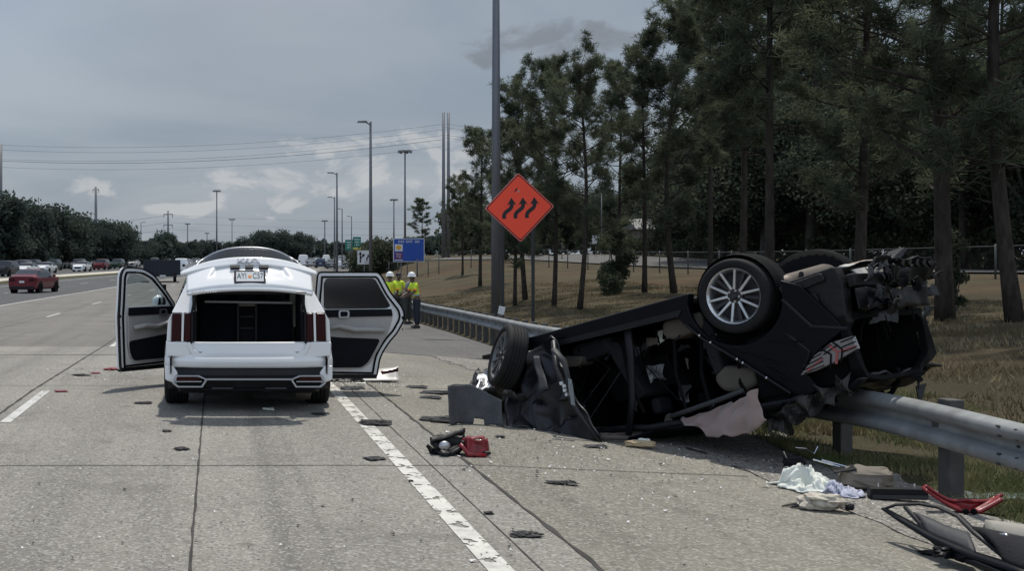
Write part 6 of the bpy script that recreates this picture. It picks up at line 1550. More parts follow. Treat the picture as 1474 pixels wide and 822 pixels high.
# near front wing / dark door crumpled down to the ground
def cq(pts, nu, nv, amp, f, seed, bulge=0):
    """pts: four (px,py,Y) corners a b c d"""
    P = [wl(*p) for p in pts]; nrm = (P[1]-P[0]).cross(P[3]-P[0]).normalized()
    def fn(u, v): return crv(P[0].lerp(P[1], u).lerp(P[3].lerp(P[2], u), v)+nrm*bulge*math.sin(math.pi*u)*math.sin(math.pi*v), amp, f, seed)
    return MB().grid(fn, [i/nu for i in range(nu+1)], [j/nv for j in range(nv+1)])
cq([(748, 494, 12.15), (795, 490, 11.9), (824, 575, 11.45), (758, 580, 12.1)], 26, 28, .13, 3.6, 1, .10).build('crumpled_door', M['scuffed_black'], wreck, smooth=True, solid=.02)
cq([(758, 560, 12.1), (822, 556, 11.5), (866, 640, 11.12), (768, 624, 11.75)], 26, 22, .14, 4, 6, .08).build('crumpled_door', M['scuffed_black'], wreck, smooth=True, solid=.02)
cq([(722, 558, 12.5), (775, 560, 12.0), (800, 626, 11.65), (726, 614, 12.0)], 24, 18, .12, 4.5, 9, .06).build('crumpled_wing', M['scuffed_black'], wreck, smooth=True, solid=.02)
cq([(735, 515, 12.7), (760, 500, 12.3), (775, 575, 12.1), (724, 575, 12.5)], 12, 12, .06, 5, 14, .05).build('wing_liner', M['scuffed_black'], wreck, smooth=True, solid=.02)
cq([(766, 512, 12.05), (776, 512, 12.0), (790, 560, 11.75), (778, 562, 11.8)], 4, 12, .02, 8, 14).build('torn_panel_edge', M['grey_plastic'], wreck, smooth=True, solid=.01)
MB().tube([wl(797, 492, 11.75), wl(800, 530, 11.55), (wl(826, 585, 11.3)), wl(866, 641, 11.05)], [.03, .028, .026, .02], 8).build('door_frame_edge', M['scuffed_black'], wreck, smooth=True)
MB().tube([wl(797, 503, 11.5), wl(812, 520, 11.4), wl(818, 545, 11.35), wl(824, 575, 11.25)], [.045, .04, .03, .02], 8, flat=.5).build('window_channel', M['grey_plastic'], wreck, smooth=True)
cq([(817, 544, 11.3), (823, 546, 11.28), (828, 584, 11.2), (822, 582, 11.22)], 4, 10, .012, 14, 3).build('metal_bracket', M['galv'], wreck, solid=.006)
hl = MB()
for (a, b) in ((808, 552), (812, 556), (816, 568), (813, 562)): hl.box(wl(a, b, 11.3), (.03, .02, .03))
hl.build('clip', M['sign_white'], wreck)
# headlamp remains beside the front wheel
cq([(688, 540, 12.9), (706, 532, 12.9), (712, 560, 12.6), (682, 566, 12.6)], 8, 8, .05, 9, 4, .05).build('headlamp_remains', M['satin'], wreck, smooth=True, solid=.01)
cq([(672, 560, 12.75), (690, 530, 13.1), (700, 538, 13.0), (690, 566, 12.6)], 8, 6, .05, 9, 24).build('torn_bumper_piece', BP, wreck, solid=.012)
cq([(684, 540, 13.0), (708, 528, 13.0), (712, 536, 12.9), (694, 546, 12.9)], 8, 6, .05, 9, 25).build('torn_bumper_piece', BP, wreck, solid=.012)
# parts dangling at the tail
MB().tube([wl(1292, 530, 10.4), wl(1294, 548, 10.4), wl(1283, 566, 10.45), wl(1268, 574, 10.5)], .022, 8).build('dangling_hose', M['black_matte'], wreck, smooth=True)
cq([(1236, 568, 11.0), (1262, 556, 11.0), (1282, 578, 10.9), (1240, 584, 10.9)], 8, 6, .05, 7, 30, .06).build('hanging_liner', BP, wreck, smooth=True, solid=.012)
for a, b, c, m_ in (((1314, 505), (1335, 498), (1322, 560), 'dangling_trim_shard'), ((1318, 556), (1333, 552), (1324, 586), 'dangling_trim_shard')):
    P = [wl(a[0], a[1], 10.9), wl(b[0], b[1], 10.95), wl(c[0], c[1], 10.8)]; o = MB().add(P, [(0, 1, 2)]).build(m_, BP, wreck, solid=.012)
cq([(1308, 512, 10.95), (1328, 506, 11), (1326, 546, 10.9), (1312, 540, 10.85)], 6, 6, .05, 12, 31).build('lamp_fragment', pmat('smoky_pink_lens', (.16, .12, .125), .3, coat=.4), wreck, solid=.01)
cq([(1294, 516, 10.9), (1310, 514, 10.9), (1328, 548, 10.8), (1322, 552, 10.8)], 6, 4, .03, 12, 33).build('hanging_bracket', BP, wreck, solid=.014)
for i in range(14):
    a = (rng.uniform(1235, 1325), rng.uniform(390, 470)); pts = [wl(a[0], a[1], rng.uniform(9.9, 10.8))]
    for k in range(4): pts.append(pts[-1]+Vector((rng.uniform(-.06, .07), rng.uniform(-.03, .03), rng.uniform(-.14, .03))))
    MB().tube(pts, rng.uniform(.004, .010), 5).build('torn_wire', M['black_matte'], wreck)
for i in range(8):
    a = (rng.uniform(1235, 1318), rng.uniform(395, 452)); w_, h_ = rng.uniform(14, 40), rng.uniform(6, 16); Y_ = 10.0+(a[0]-1235)/90*.8
    cq([(a[0], a[1], Y_), (a[0]+w_, a[1]+rng.uniform(-3, 3), Y_+.2), (a[0]+w_, a[1]+h_, Y_+.15), (a[0], a[1]+h_, Y_-.05)], 8, 4, .05, 9, 40+i).build('torn_rear_plastic', BP if i % 3 else M['grey_plastic'], wreck, solid=.01)

# ------------------------------------------------------------------ debris on the ground (each piece its own thing)
def rest(o_px, o_py): return ray(o_px, o_py)
def debris_root(name, px, py, label, cat, rz=0, group=None):
    p = ray(px, py, .006); return empty(name, p, rz, label, cat, group)
def blob_piece(parent, name, mat, c, d, amp=.25, f=6, seed=0, rz=0, n=3):
    mb = MB(); 
    def fn(u, v):
        a = 2*math.pi*u; th = math.pi*v; p = Vector((math.sin(th)*math.cos(a), math.sin(th)*math.sin(a), math.cos(th)))
        p = Vector((abs(p.x)**.6*(1 if p.x > 0 else -1), abs(p.y)**.6*(1 if p.y > 0 else -1), abs(p.z)**.8*(1 if p.z > 0 else -1)))
        k = 1+amp*mnoise.noise(p*2.2+Vector((seed, 0, 0)))*2
        q_ = Vector((p.x*d[0]/2*k, p.y*d[1]/2*k, p.z*d[2]/2*k)); q_ = Matrix.Rotation(rz, 3, 'Z') @ q_; q_ += Vector(c); q_.z = max(q_.z, .002); return q_
    mb.grid(fn, [i/(8*n) for i in range(8*n+1)], [j/(4*n) for j in range(4*n+1)])
    return mb.build(name, mat, parent, weld=.001)
# grey felt wheel-arch liner standing in front of the wreck
p_ = [ray(648, 612), ray(724, 615)]; a_, b_ = p_
t = empty('wheel_arch_liner', (a_+b_)/2, label='stiff grey felt wheel arch liner standing upright before the front wheel of the wreck', cat='car part'); c_ = Vector(t.location)
def liner(u, v):
    base = (a_.lerp(b_, u)); base.y += .16*math.sin(u*math.pi); hgt = (.40 if u < .45 else .40-(u-.45)*.24)
    p = base+Vector((-.01*v, .06*v, hgt*v)); p -= c_; return crv(p, .018, 6, 2)
MB().grid(liner, [i/26 for i in range(27)], [i/12 for i in range(13)], skip=lambda u, v: .48 < u < .66 and v < .10).build('panel', pmat('grey_felt', (.075, .078, .085), .95, var=.25, vscale=7, bump=.5, bscale=45, dirt=.25), t, smooth=True, solid=.012)
# black lamp housing with red bracket
t = debris_root('broken_lamp_housing', 648, 657, 'smashed black lamp housing joined to a bent red metal bracket near the edge line', 'car part')
d0 = Vector(t.location); s_ = d0.y/F_PX
def lo(px, py, dy=0): 
    """point standing over the ground by the root: px/py offsets in metres on an upright plane"""
    p = at(px, py, d0.y+dy)-d0; return p
def dq(parent, name, pts, mat, nu, nv, amp, f, seed, solid=.012, bulge=0, smooth=True):
    P = [lo(*p) for p in pts]; nrm = (P[1]-P[0]).cross(P[3]-P[0]).normalized()
    def fn(u, v):
        q_ = crv(P[0].lerp(P[1], u).lerp(P[3].lerp(P[2], u), v)+nrm*bulge*math.sin(math.pi*u)*math.sin(math.pi*v), amp, f, seed); q_.z = max(q_.z, .004); return q_
    return MB().grid(fn, [i/nu for i in range(nu+1)], [j/nv for j in range(nv+1)]).build(name, mat, parent, smooth=smooth, solid=solid)
dq(t, 'housing', [(618, 634, .1), (668, 618, .25), (670, 640, .05), (640, 666, -.05)], BP, 12, 10, .05, 12, 1, .03, .04)
dq(t, 'housing_lip', [(620, 632, .08), (668, 617, .2), (669, 623, .18), (622, 638, .04)], BP, 14, 3, .012, 12, 2, .02)
dq(t, 'housing_back', [(616, 646, .15), (650, 640, .3), (664, 650, .1), (636, 667, -.02)], M['black_matte'], 10, 8, .05, 12, 3, .03)
lp = lo(640, 642, -.02); MB().ell(lp, (.05, .03, .04), 10, 6).build('reflector_bowl', M['satin'], t, smooth=True)
dq(t, 'red_bracket', [(671, 631, .02), (699, 632, .06), (700, 652, .03), (672, 653, -.01)], M['red'], 12, 9, .022, 14, 21, .012, .02)
dq(t, 'red_flange', [(671, 631, .02), (699, 632, .06), (697, 629, .20), (674, 629, .18)], M['red'], 8, 5, .02, 14, 22, .01)
dq(t, 'red_side', [(671, 631, .02), (672, 653, -.01), (667, 648, .14), (668, 632, .16)], M['red'], 6, 6, .02, 14, 23, .01)
dq(t, 'red_side', [(699, 632, .06), (700, 652, .03), (704, 648, .18), (702, 631, .18)], M['red'], 6, 6, .02, 14, 24, .01)
MB().tube([lo(662, 640, .0), lo(668, 646, -.02), lo(674, 655, -.04), lo(700, 656, -.02)], [.02, .018, .022, .014], 8).build('red_arm', M['red'], t, smooth=True)
MB().cyl(lo(696, 653, .02), lo(706, 652, .02), .016, None, 10).build('bolt', BP, t)
# small black and dark bits: (px, py, width px, height px, label, material)
bits = [(541, 611, 38, 9, 'flat black plastic shard lying on the white edge line', 'black_plastic', 0), (539, 662, 24, 6, 'small pointed black shard left of the edge line, below the flat one', 'black_plastic', .4),
        (808, 697, 38, 5, 'thin black strip on the shoulder in front of the wreck', 'black_plastic', -.15), (757, 772, 38, 8, 'rounded black plastic piece nearest the bottom edge on the shoulder joint', 'black_plastic', -.1),
        (261, 648, 18, 6, 'small flat black square alone in the middle of the lane', 'black_plastic', .3), (116, 541, 18, 5, 'dark broken lens piece left of the driver door, lower one', 'black_plastic', .5),
        (137, 538, 12, 4, 'dark red lens chip next to the lower dark lens piece', 'red', 0), (160, 533, 17, 7, 'curved red plastic strip on the road left of the open driver door', 'red', -.5),
        (214, 530, 14, 5, 'black crumb of plastic just under the open driver door', 'black_plastic', .2), (206, 581, 22, 3, 'thin dark stick on the lane left of the rear wheel', 'black_plastic', 0),
        (88, 564, 16, 3, 'thin reddish strip beside the left lane dash', 'red', .1), (386, 591, 15, 8, 'crumpled whitish scrap behind the SUV bumper', 'cloth_white', 0), (458, 597, 15, 6, 'small grey torn scrap behind the right rear tyre', 'grey_plastic', .3),
        (240, 622, 12, 3, 'tiny black sliver behind the left rear tyre', 'black_plastic', .2), (500, 545, 22, 7, 'pale torn plastic chip below the rear door', 'cloth_white', .3), (520, 553, 12, 4, 'white chip right of the rear wheel', 'cloth_white', 0),
        (545, 549, 30, 5, 'black rod lying under the white bumper piece', 'black_plastic', .1), (478, 549, 20, 6, 'black scrap just right of the SUV rear wheel', 'black_plastic', .5), (508, 560, 30, 5, 'long black splinter beside the edge line start', 'black_plastic', -.1),
        (632, 606, 44, 9, 'knotted black rubber scrap left of the grey liner', 'black_plastic', -.1), (628, 566, 40, 5, 'black torn strip behind the grey liner', 'black_plastic', -.35), (600, 558, 26, 4, 'thin dark strip on the pale shoulder slab', 'black_plastic', -.2), (620, 573, 26, 4, 'dark zigzag shard nearer than the thin strip', 'black_plastic', -.3),
        (650, 628, 0, 0, '', '', 0), (720, 630, 12, 6, 'small greenish crumpled scrap in front of the wing', 'grey_plastic', 0), (858, 644, 28, 4, 'dark flat strip by the tip of the crumpled door', 'grey_plastic', 0),
        (703, 741, 12, 3, 'small black chip on the narrow strip right of the edge line', 'black_plastic', 0), (592, 695, 6, 4, 'black speck of plastic left of the edge line middle', 'black_plastic', 0), (1190, 697, 0, 0, '', '', 0), (655, 544, 0, 0, '', '', 0),
        (1345, 800, 34, 7, 'black flat chip in the shadow of the torn door', 'black_plastic', -.2)]
for i, (px, py, w, h, lab, mt, rz) in enumerate(bits):
    if not w: continue
    p = ray(px, py, .004); s = p.y/F_PX; W_ = w*s; D_ = max(.03, h*.8/(F_PX*CAM_H/p.y)*p.y); D_ = min(D_, W_*1.1); t = empty('debris_piece', p, rz, lab, 'debris', 'scattered crash debris')
    Hh = max(.012, min(.06, h*s*.35))
    blob_piece(t, 'shard', M[mt], (0, 0, Hh*.45), (W_, D_, Hh), .42, 6, i*3.1)
    if w > 24: blob_piece(t, 'shard', M[mt], (W_*.22, D_*.1, Hh*.8), (W_*.5, D_*.5, Hh), .5, 6, i*5.7, .5)
# uncountable crumbs of glass and plastic
rg_ = np.random.default_rng(8); V = []
for k in range(2600):
    c = rg_.random()
    if c < .34: p = (rg_.normal(515, 45), rg_.normal(550, 8))
    elif c < .5: p = (rg_.normal(150, 50), rg_.normal(536, 9))
    elif c < .86: p = (rg_.uniform(640, 1260), rg_.normal(0, 26)+645)
    else: p = (rg_.uniform(0, 1100), rg_.uniform(540, 810))
    if p[1] < 500: continue
    Y_ = CAM_H*F_PX/(p[1]-CY_H); X_ = (p[0]-CX)/F_PX*Y_; z_ = G(X_, Y_)+.008; r_ = rg_.uniform(.003, .011)*(1 if rg_.random() < .93 else 2.2); a = rg_.random()*6.28
    for kk in range(3): V.append((X_+r_*math.cos(a+kk*2.1), Y_+r_*math.sin(a+kk*2.1)*1.4, z_+(.008 if kk == 0 else 0)))
tag(np_mesh('debris_crumbs', V[:len(V)*2//3//3*3], np.arange(len(V[:len(V)*2//3//3*3])).reshape(-1, 3), M['black_plastic']), 'fine dark plastic crumbs strewn over the lanes', kind='stuff')
W2_ = V[len(V)*2//3//3*3:]
tag(np_mesh('glass_crumbs', W2_, np.arange(len(W2_)).reshape(-1, 3), M['sign_white']), 'fine pale glass crumbs strewn round the wreck', kind='stuff')
# white bumper corner with red reflector near the rear door
t = debris_root('bumper_corner_piece', 535, 550, 'torn white bumper corner with dark red reflector lying beside the rear door', 'car part')
d0 = Vector(t.location)
def bc(u, v):
    px_ = 478+96*u; tp = 546-18*u**.8; bt_ = 549+3*math.sin(u*3); p = lo(px_, tp+(bt_-tp)*v, .25-.28*v+.12*u); q_ = crv(p, .02, 7, 3); q_.z = max(q_.z, .005); return q_
MB().grid(bc, [i/24 for i in range(25)], [i/8 for i in range(9)]).build('bumper_skin', pmat('dirty_white_paint', (.5, .48, .45), .4, dirt=.3, dirtcol=(.25, .22, .18)), t, smooth=True, solid=.02)
dq(t, 'reflector', [(548, 535, .0), (573, 530, .06), (573, 535, .04), (550, 539, -.02)], M['taillight'], 8, 3, .006, 10, 2, .015)
dq(t, 'torn_foam', [(484, 548, -.05), (520, 543, -.02), (524, 552, -.1), (486, 555, -.12)], M['black_plastic'], 10, 5, .05, 14, 5, .015)
dq(t, 'cable', [(520, 548, -.1), (562, 552, -.12), (562, 554, -.13), (520, 551, -.11)], M['black_matte'], 10, 2, .03, 12, 6, .01)
t = debris_root('bumper_liner', 505, 549, 'heap of grey and black torn bumper liner under the open rear door', 'car part'); d0 = Vector(t.location)
dq(t, 'liner', [(482, 538, .1), (515, 536, .15), (520, 552, -.1), (478, 552, -.1)], M['grey_plastic'], 12, 8, .07, 9, 8, .012, .03)
dq(t, 'torn_edge', [(470, 545, .0), (500, 541, .05), (504, 549, -.08), (470, 551, -.1)], M['black_plastic'], 12, 6, .06, 12, 9, .012)
# tan block and grey rods in front of the wreck
t = debris_root('trim_rod', 885, 637, 'long grey brown trim rod lying at the foot of the wreck', 'car part'); d0 = Vector(t.location)
MB().tube([(-.14, .06, .03), (0, .02, .035), (.12, .0, .03)], [.028, .024, .026], 10).build('rod', M['seat_beige'], t, smooth=True)
t = debris_root('tan_handle_piece', 922, 645, 'tan and white broken handle piece in front of the wreck', 'car part', R(-22))
blob_piece(t, 'handle', pmat('tan_foam', (.42, .33, .20), .7, var=.15), (0, 0, .03), (.26, .09, .06), .2, 5, 2); blob_piece(t, 'white_cap', M['cloth_white'], (.03, .03, .06), (.10, .05, .03), .2, 5, 3)
# right hand pile: white cloth, lavender cloth, tan headrest, wire frame, printed cloth bundle
def cloth(name, px, py, w, d, h, mat, label, seed, cat, rz=0, peaks=3):
    h = h*.6
    t = debris_root(name, px, py, label, cat, rz)
    def fn(u, v):
        x, y = u-.5, v-.5; r = math.hypot(x, y)*2; an = math.atan2(y, x)
        ed = 1+.45*mnoise.noise(Vector((math.cos(an)*1.7, math.sin(an)*1.7, seed)))
        wx_, wy_ = x+.25*mnoise.noise(Vector((u*2.2, v*2.2, seed+20))), y+.25*mnoise.noise(Vector((u*2.2, v*2.2, seed+30)))
        rd_ = 1-abs(mnoise.noise(Vector((wx_*3.6, wy_*3.6, seed))))*2.4          # ridged folds
        r2 = 1-abs(mnoise.noise(Vector((wx_*9, wy_*9, seed+3))))*2
        z = (max(0, rd_)**1.6*.85+.22*r2)*max(0, 1-r**2.2)*(1+.6*mnoise.noise(Vector((x*2, y*2, seed+8))))
        fold = .05*mnoise.noise(Vector((wx_*8, wy_*8, seed+11)))
        return (x*w*ed+fold, y*d*ed+fold*.6, .006+h*max(0, z))
    o = MB().grid(fn, [i/60 for i in range(61)], [i/60 for i in range(61)], skip=lambda u, v: math.hypot(u-.5, v-.5) > .5).build('cloth', mat, t, smooth=True, solid=.005); return t
cloth('white_cloth', 1160, 704, .44, .45, .28, M['cloth_white'], 'crumpled white cloth heaped on the gravel below the guardrail', 3, 'cloth')
cloth('lavender_cloth', 1211, 714, .30, .30, .13, M['cloth_lav'], 'folded pale lavender cloth leaning against the tan headrest', 8, 'cloth', .4, 2)
t = debris_root('seat_headrest', 1243, 706, 'rounded tan seat cushion lying on its side by the near guardrail post', 'car part', R(-20))
blob_piece(t, 'cushion', M['cushion'], (0.02, 0, .085), (.36, .30, .17), .12, 4, 5); MB().box((-.14, -.02, .15), (.16, .20, .012), rotm(0, R(-14), 0)).build('frame_plate', BP, t, bevel=.004)
for x in (-.16, -.10): MB().tube([(x, .0, .16), (x-.18, .05, .20)], .007, 6).build('metal_prong', M['chrome'], t)
t = debris_root('wire_stand', 1150, 676, 'bent thin wire frame sticking up behind the white cloth', 'wire frame')
wf_ = MB(); wf_.tube([(-.06, 0, 0), (-.12, .02, .14)], .005, 5); wf_.tube([(-.12, 0, .01), (.12, .02, .02)], .005, 5); wf_.build('legs', M['chrome'], t)
MB().tube([(-.02, .02, .17), (.08, .03, .16), (.14, .02, .12), (.17, .02, .18)], .005, 5).build('hook', M['chrome'], t)
blob_piece(t, 'lump', M['seat_grey'], (-.03, .03, .05), (.16, .1, .1), .2, 4, 6)
t = debris_root('printed_cloth_bundle', 1182, 735, 'rolled cream cloth bundle with brown print lying on the shoulder edge', 'cloth', R(-14))
pb = pmat('printed_cream', (.5, .46, .38), .9, bump=.4, bscale=20, dirt=.9, vscale=22, dirtcol=(.10, .055, .04))
blob_piece(t, 'bundle', pb, (0, 0, .05), (.30, .16, .10), .22, 4, 7); blob_piece(t, 'dark_end', BP, (.17, -.02, .03), (.06, .07, .05), .1, 4, 8)
for i, (c_, m_) in enumerate(((-.17, 'cloth_white'), (-.20, 'seat_beige'), (-.15, 'navy'))): MB().tube([(c_+.06, .03-i*.02, .03), (c_-.05, .03-i*.03, .008)], [.012, .006], 6).build('strap', M[m_], t)
# black beam, red cross member, glass sheet
t = debris_root('black_beam', 1292, 722, 'straight black metal beam with chrome studs lying on gravel behind the torn door', 'car part', R(-6))
MB().box((0, 0, .05), (.40, .07, .08)).build('beam', BP, t, bevel=.008); MB().box((0, -.04, .03), (.38, .01, .03)).build('flange', M['grey_plastic'], t)
for x in (-.13, .12): MB().cyl((x, .0, .09), (x, .0, .125), .008, None, 8).build('stud', M['chrome'], t)
t = debris_root('red_crossmember', 1388, 746, 'bent dark red body cross member curved like a bow behind the torn door', 'car part'); d0 = Vector(t.location)
def rc(u, v):
    px_ = 1334+110*u; py_ = 709+37*math.sin(min(1, u*1.35)*math.pi*.5)-12*max(0, u-.62)/.38*2; wdt = 7+15*math.exp(-((u-.58)/.2)**2)
    p = lo(px_, py_-wdt*v, .12-.05*v+.3*u*0+.12*v); q_ = p+Vector((0, .05*math.sin(v*3.1), 0)); q_.z = max(q_.z+.01, .006); return q_
MB().grid(rc, [i/36 for i in range(37)], [i/8 for i in range(9)]).build('member', M['red'], t, smooth=True, solid=.02)
for x_ in (1390, 1402): MB().ell(lo(x_, 737, .08), (.022, .02, .022), 10, 6).build('mounting_hole', M['black_matte'], t)
t = debris_root('glass_sheet', 1425, 722, 'long strip of laminated greenish glass lying under the guardrail', 'glass', R(-4))
MB().grid(lambda u, v: (-.3+.8*u, -.05+.22*v, .02+.02*mnoise.noise(Vector((u*6, v*4, 1)))), [i/14 for i in range(15)], [i/4 for i in range(5)]).build('glass', pmat('crazed_glass', (.16, .20, .19), .25, var=.3, vscale=20, spec=.8), t, smooth=False, solid=.006)
# torn-off black door frame at bottom right, inner side up, resting on its mirror end
t = empty('torn_door', ray(1400, 800), label='torn off black car door with beige inner panel leaning at the bottom right corner', cat='car part'); d0 = Vector(t.location)
def dp_(px_, py_, Y_): return at(px_, py_, Y_)-d0
def Yd(px_, py_): return 7.35-.6*(px_-1272)/202-.006*(py_-725)   # tilted plane of the door
def dpp(px_, py_, dz=0): return dp_(px_, py_, Yd(px_, py_))+Vector((0, 0, dz))
fr_o = [(1272, 732), (1290, 726), (1325, 725), (1352, 729), (1378, 742), (1400, 762), (1430, 788), (1450, 803), (1486, 830), (1540, 868), (1560, 905), (1500, 872), (1440, 822), (1400, 800), (1360, 784), (1320, 765), (1290, 746)]
MB().tube([dpp(*p) for p in [(1274, 733), (1290, 727), (1325, 726), (1352, 731), (1380, 744), (1402, 766), (1452, 806)]], [.014, .017, .018, .018, .020, .022, .024], 8, flat=.55).build('window_frame', BP, t, smooth=True)
MB().tube([dpp(*p) for p in [(1272, 733), (1300, 750), (1345, 776), (1400, 800), (1460, 820), (1540, 850)]], [.018, .032, .040, .046, .052, .056], 8, flat=.5).build('belt_line', BK, t, smooth=True)
MB().tube([dpp(*p) for p in [(1274, 736), (1310, 760), (1350, 783), (1400, 806), (1460, 824)]], .007, 6).build('bright_trim', M['satin'], t, smooth=True)
MB().tube([dpp(1303, 731), dpp(1335, 766)], .014, 6).build('quarter_divider', BP, t)
def dgrid(pts, nu, nv, amp, seed, up=0):
    P = [dpp(*p) for p in pts]
    def fn(u, v): return crv(P[0].lerp(P[1], u).lerp(P[3].lerp(P[2], u), v)+Vector((0, 0, up*math.sin(math.pi*v))), amp, 5, seed)
    return MB().grid(fn, [i/nu for i in range(nu+1)], [j/nv for j in range(nv+1)])
dgrid([(1314, 740), (1395, 770), (1405, 800), (1335, 768)], 10, 6, .012, 1, .02).build('inner_sunblind', M['grey_plastic'], t, smooth=True, solid=.02)
dgrid([(1400, 764), (1560, 790), (1560, 860), (1450, 812)], 12, 8, .01, 2, .04).build('door_card', M['seat_grey'], t, smooth=True, solid=.05)
dgrid([(1415, 756), (1560, 775), (1560, 800), (1424, 772)], 10, 5, .006, 3, .03).build('beige_panel', pmat('beige_trim', (.30, .28, .24), .7, var=.08), t, smooth=True, solid=.05)
dgrid([(1430, 762), (1456, 766), (1458, 774), (1434, 771)], 3, 3, 0, 3, .0).build('pull_cup', M['black_matte'], t, solid=.09)
MB().tube([dpp(1425, 784, .04), dpp(1448, 786, .06), dpp(1454, 790, .04)], .012, 8).build('inner_handle', M['chrome'], t, smooth=True)
dgrid([(1330, 772), (1450, 812), (1560, 880), (1400, 806)], 14, 6, .012, 7, -.03).build('outer_skin', BK, t, smooth=True, solid=.03)
blob_piece(t, 'mirror_housing', BP, tuple(dpp(1366, 790, -.02)), (.17, .09, .06), .3, 4, 77, .2)

# ------------------------------------------------------------------ road workers
def skin_mesh(name, nodes, edges, mat, parent=None, sub=1, root=0):
    me = bpy.data.meshes.new(name); me.from_pydata([n_[0] for n_ in nodes], edges, []); me.materials.append(mat)
    o = bpy.data.objects.new(name, me); COL.objects.link(o)
    if parent is not None: o.parent = parent
    m = o.modifiers.new('skin', 'SKIN'); m.use_smooth_shade = True
    if not me.skin_vertices: 
        # the modifier needs the skin layer
        import bmesh
        bm = bmesh.new(); bm.from_mesh(me); bm.verts.layers.skin.verify(); bm.to_mesh(me); bm.free()
    for i, n_ in enumerate(nodes):
        r = n_[1]; me.skin_vertices[0].data[i].radius = r if isinstance(r, tuple) else (r, r)
    me.skin_vertices[0].data[root].use_root = True
    s = o.modifiers.new('sub', 'SUBSURF'); s.levels = sub; s.render_levels = sub
    return o
def person(loc, rz, label, shirt, trousers, helmet, pose, group):
    """figure faces local -Y; pose gives the joints of arms and the lean"""
    lean = pose.get('lean', .0)
    def tz(x, y, z):   # lean the upper body about the hips
        k = max(0, z-.95); return (x, y-lean*k, z-.12*lean*k)
    N_ = []; E_ = []
    def nd(p, r, par=None):
        N_.append((p, r)); 
        if par is not None: E_.append((par, len(N_)-1))
        return len(N_)-1
    pel = nd(tz(0, 0, .98), (.125, .095)); w = nd(tz(0, 0, 1.10), (.12, .09), pel); ch = nd(tz(0, 0, 1.30), (.145, .10), w); up = nd(tz(0, .0, 1.43), (.10, .075), ch)
    nk = nd(tz(0, -.005, 1.52), .052, up); jaw = nd(tz(0, -.03, 1.585), (.055, .062), nk); hd = nd(tz(0, -.015, 1.66), (.072, .088), jaw); cr = nd(tz(0, -.005, 1.735), (.058, .072), hd)
    nose = nd(tz(0, -.115, 1.635), .012, hd)
    for s in (-1, 1): nd(tz(s*.080, .0, 1.64), .014, hd)
    arms = {}
    for s, k in ((-1, 'R'), (1, 'L')):
        sh_ = nd(tz(s*.175, 0, 1.42), .055, up); el, wr = pose['arm'+k]
        e = nd(tz(*el), .042, sh_); wv = nd(tz(*wr), .029, e); d = (Vector(wr)-Vector(el)).normalized(); hp = Vector(wr)+d*.07
        h = nd(tz(*hp), (.034, .018), wv); arms[k] = (sh_, e, wv)
        side = d.cross(Vector((0, 0, 1))); side = side.normalized() if side.length > .1 else Vector((1, 0, 0))
        for f in range(4):
            b = hp+side*(.026-.017*f)+d*.02; m1 = b+d*(.035 if f else .03)+Vector((0, 0, -.008)); t1 = m1+d*.028+Vector((0, 0, -.018))
            i1 = nd(tz(*b), .0095, h); i2 = nd(tz(*m1), .009, i1); nd(tz(*t1), .0075, i2)
        th = Vector(wr)+d*.03+side*.038; i1 = nd(tz(*th), .011, h); nd(tz(*(th+d*.035+side*.006)), .009, i1)
    legs = pose.get('legs', ((-.1, 0), (.1, 0)))
    for s, (fx, fyy) in zip((-1, 1), legs):
        hp = nd((s*.095, 0, .90), (.088, .088), pel); kn = nd((s*.10+(fx-s*.1)*.5, fyy*.5-.02, .50), .058, hp); an = nd((fx, fyy, .09), .040, kn); nd((fx, fyy-.13, .045), (.038, .028), an)
    b = skin_mesh('person', N_, E_, M['skin_dark']); b.location = loc; b.rotation_euler = (0, 0, rz); tag(b, label, 'person', group)
    # shirt: torso and short sleeves
    S = [(tz(0, 0, .93), (.150, .115)), (tz(0, 0, 1.10), (.148, .115)), (tz(0, 0, 1.30), (.168, .122)), (tz(0, 0, 1.44), (.115, .085))]; SE = [(0, 1), (1, 2), (2, 3)]
    for s, k in ((-1, 'R'), (1, 'L')):
        S.append((tz(s*.18, 0, 1.425), .072)); SE.append((3, len(S)-1)); el = pose['arm'+k][0]; m_ = Vector((s*.185, 0, 1.41)).lerp(Vector(el), .8); S.append((tz(*m_), .066)); SE.append((len(S)-2, len(S)-1))
    o = skin_mesh('shirt', S, SE, shirt, b)
    if shirt == M['hivis']:
        for s, k in ((-1, 'R'), (1, 'L')):
            el = Vector(pose['arm'+k][0]); a_ = Vector((s*.185, 0, 1.41)); c1 = a_.lerp(el, .60); c2 = a_.lerp(el, .78)
            MB().cyl(tz(*c1), tz(*c2), .074, .072, 14).build('sleeve_band', M['orange_band'], b, smooth=True)
        for zz in (1.05,):
            MB().lathe([(.0, 0), (1, 0), (1, .05), (0, .05)], (0, 0, 0), 'z', 20).build('waist_band', M['satin'], b, M=Matrix.Translation(tz(0, 0, zz)) @ Matrix.Diagonal((.180, .146, 1, 1)))
        for s in (-1, 1):
            MB().grid(lambda u, v: tz(s*(.075+.02*u), (.128+.006*math.sin(v*3)), 1.08+.32*v), [0, 1], [i/5 for i in range(6)]).build('back_stripe', M['orange_band'], b, solid=.008)
    T_ = [((0, 0, .97), (.140, .112))]; TE = []
    for s, (fx, fyy) in zip((-1, 1), legs):
        k0 = len(T_); T_ += [((s*.095, 0, .88), .108), ((s*.10+(fx-s*.1)*.5, fyy*.5-.02, .50), .082), ((fx, fyy, .11), .070)]; TE += [(0, k0), (k0, k0+1), (k0+1, k0+2)]
    skin_mesh('trousers', T_, TE, trousers, b)
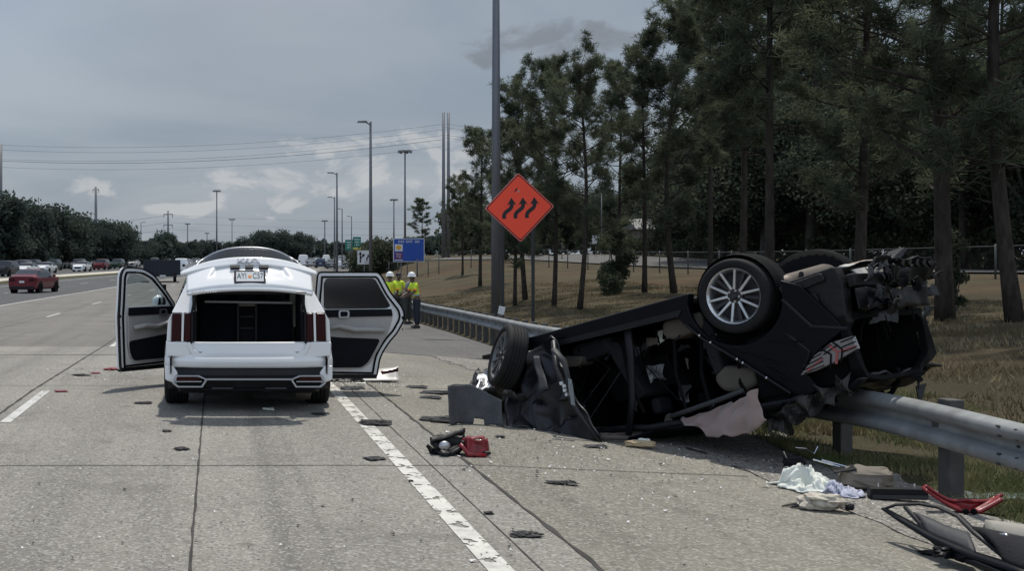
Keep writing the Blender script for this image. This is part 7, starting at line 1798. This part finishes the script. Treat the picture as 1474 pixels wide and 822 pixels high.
    for s, (fx, fyy) in zip((-1, 1), legs):
        MB().ell((fx, fyy-.06, .045), (.052, .14, .05), 14, 8).build('boot', M['boot'], b, smooth=True)
    if helmet:
        hm = MB().lathe([(.150, 0), (.135, .012), (.128, .02), (.122, .06), (.095, .115), (.05, .145), (.001, .152)], (0, 0, 0), 'z', 24).build('hard_hat', M['hardhat'], b, smooth=True, M=Matrix.Translation(tz(0, -.012, 1.685)))
        MB().tube([(0, .11, .07), (0, .06, .135), (0, -.06, .135), (0, -.11, .07)], .012, 6).build('ridge', M['hardhat'], hm, smooth=True)
    else:
        MB().ell(tz(0, .012, 1.70), (.088, .105, .085), 16, 10).build('hair', M['hair'], b, smooth=True)
    for s in (-1, 1): MB().ell(tz(s*.03, -.100, 1.655), (.012, .008, .007), 8, 5).build('eye', M['sign_white'], b)
    return b
GW = 'road workers on the shoulder'
def wloc(px, Y): X = (px-CX)/F_PX*Y; return (X, Y, G(X, Y))
person(wloc(600, 38), R(-78), 'road worker in white hard hat, yellow vest and dark trousers standing nearest the guardrail', M['hivis'], M['navy'], True, dict(lean=.22, armR=((-.24, -.14, 1.16), (-.16, -.38, 1.05)), armL=((.24, -.14, 1.16), (.16, -.38, 1.05)), legs=((-.11, .03), (.12, .0))), GW)
person(wloc(573, 42), R(15), 'bareheaded man with black hair in a yellow and orange vest between the two hard hats', M['hivis'], M['olive'], False, dict(lean=.05, armR=((-.26, .02, 1.18), (-.28, -.1, .95)), armL=((.28, -.08, 1.16), (.3, -.34, 1.08))), GW)
person(wloc(561, 39.0), R(165), 'road worker in white hard hat partly hidden behind the open rear door, back turned', M['hivis'], M['navy'], True, dict(lean=.08, armR=((-.26, -.05, 1.16), (-.2, -.28, 1.08)), armL=((.26, -.02, 1.16), (.26, -.2, .98))), GW)
person(wloc(586, 41.0), R(40), 'person in grey shirt and dark trousers leaning forward behind the front road worker', M['greyshirt'], M['olive'], False, dict(lean=.35, armR=((-.24, -.1, 1.15), (-.16, -.3, 1.0)), armL=((.24, -.1, 1.15), (.16, -.3, 1.0))), GW)
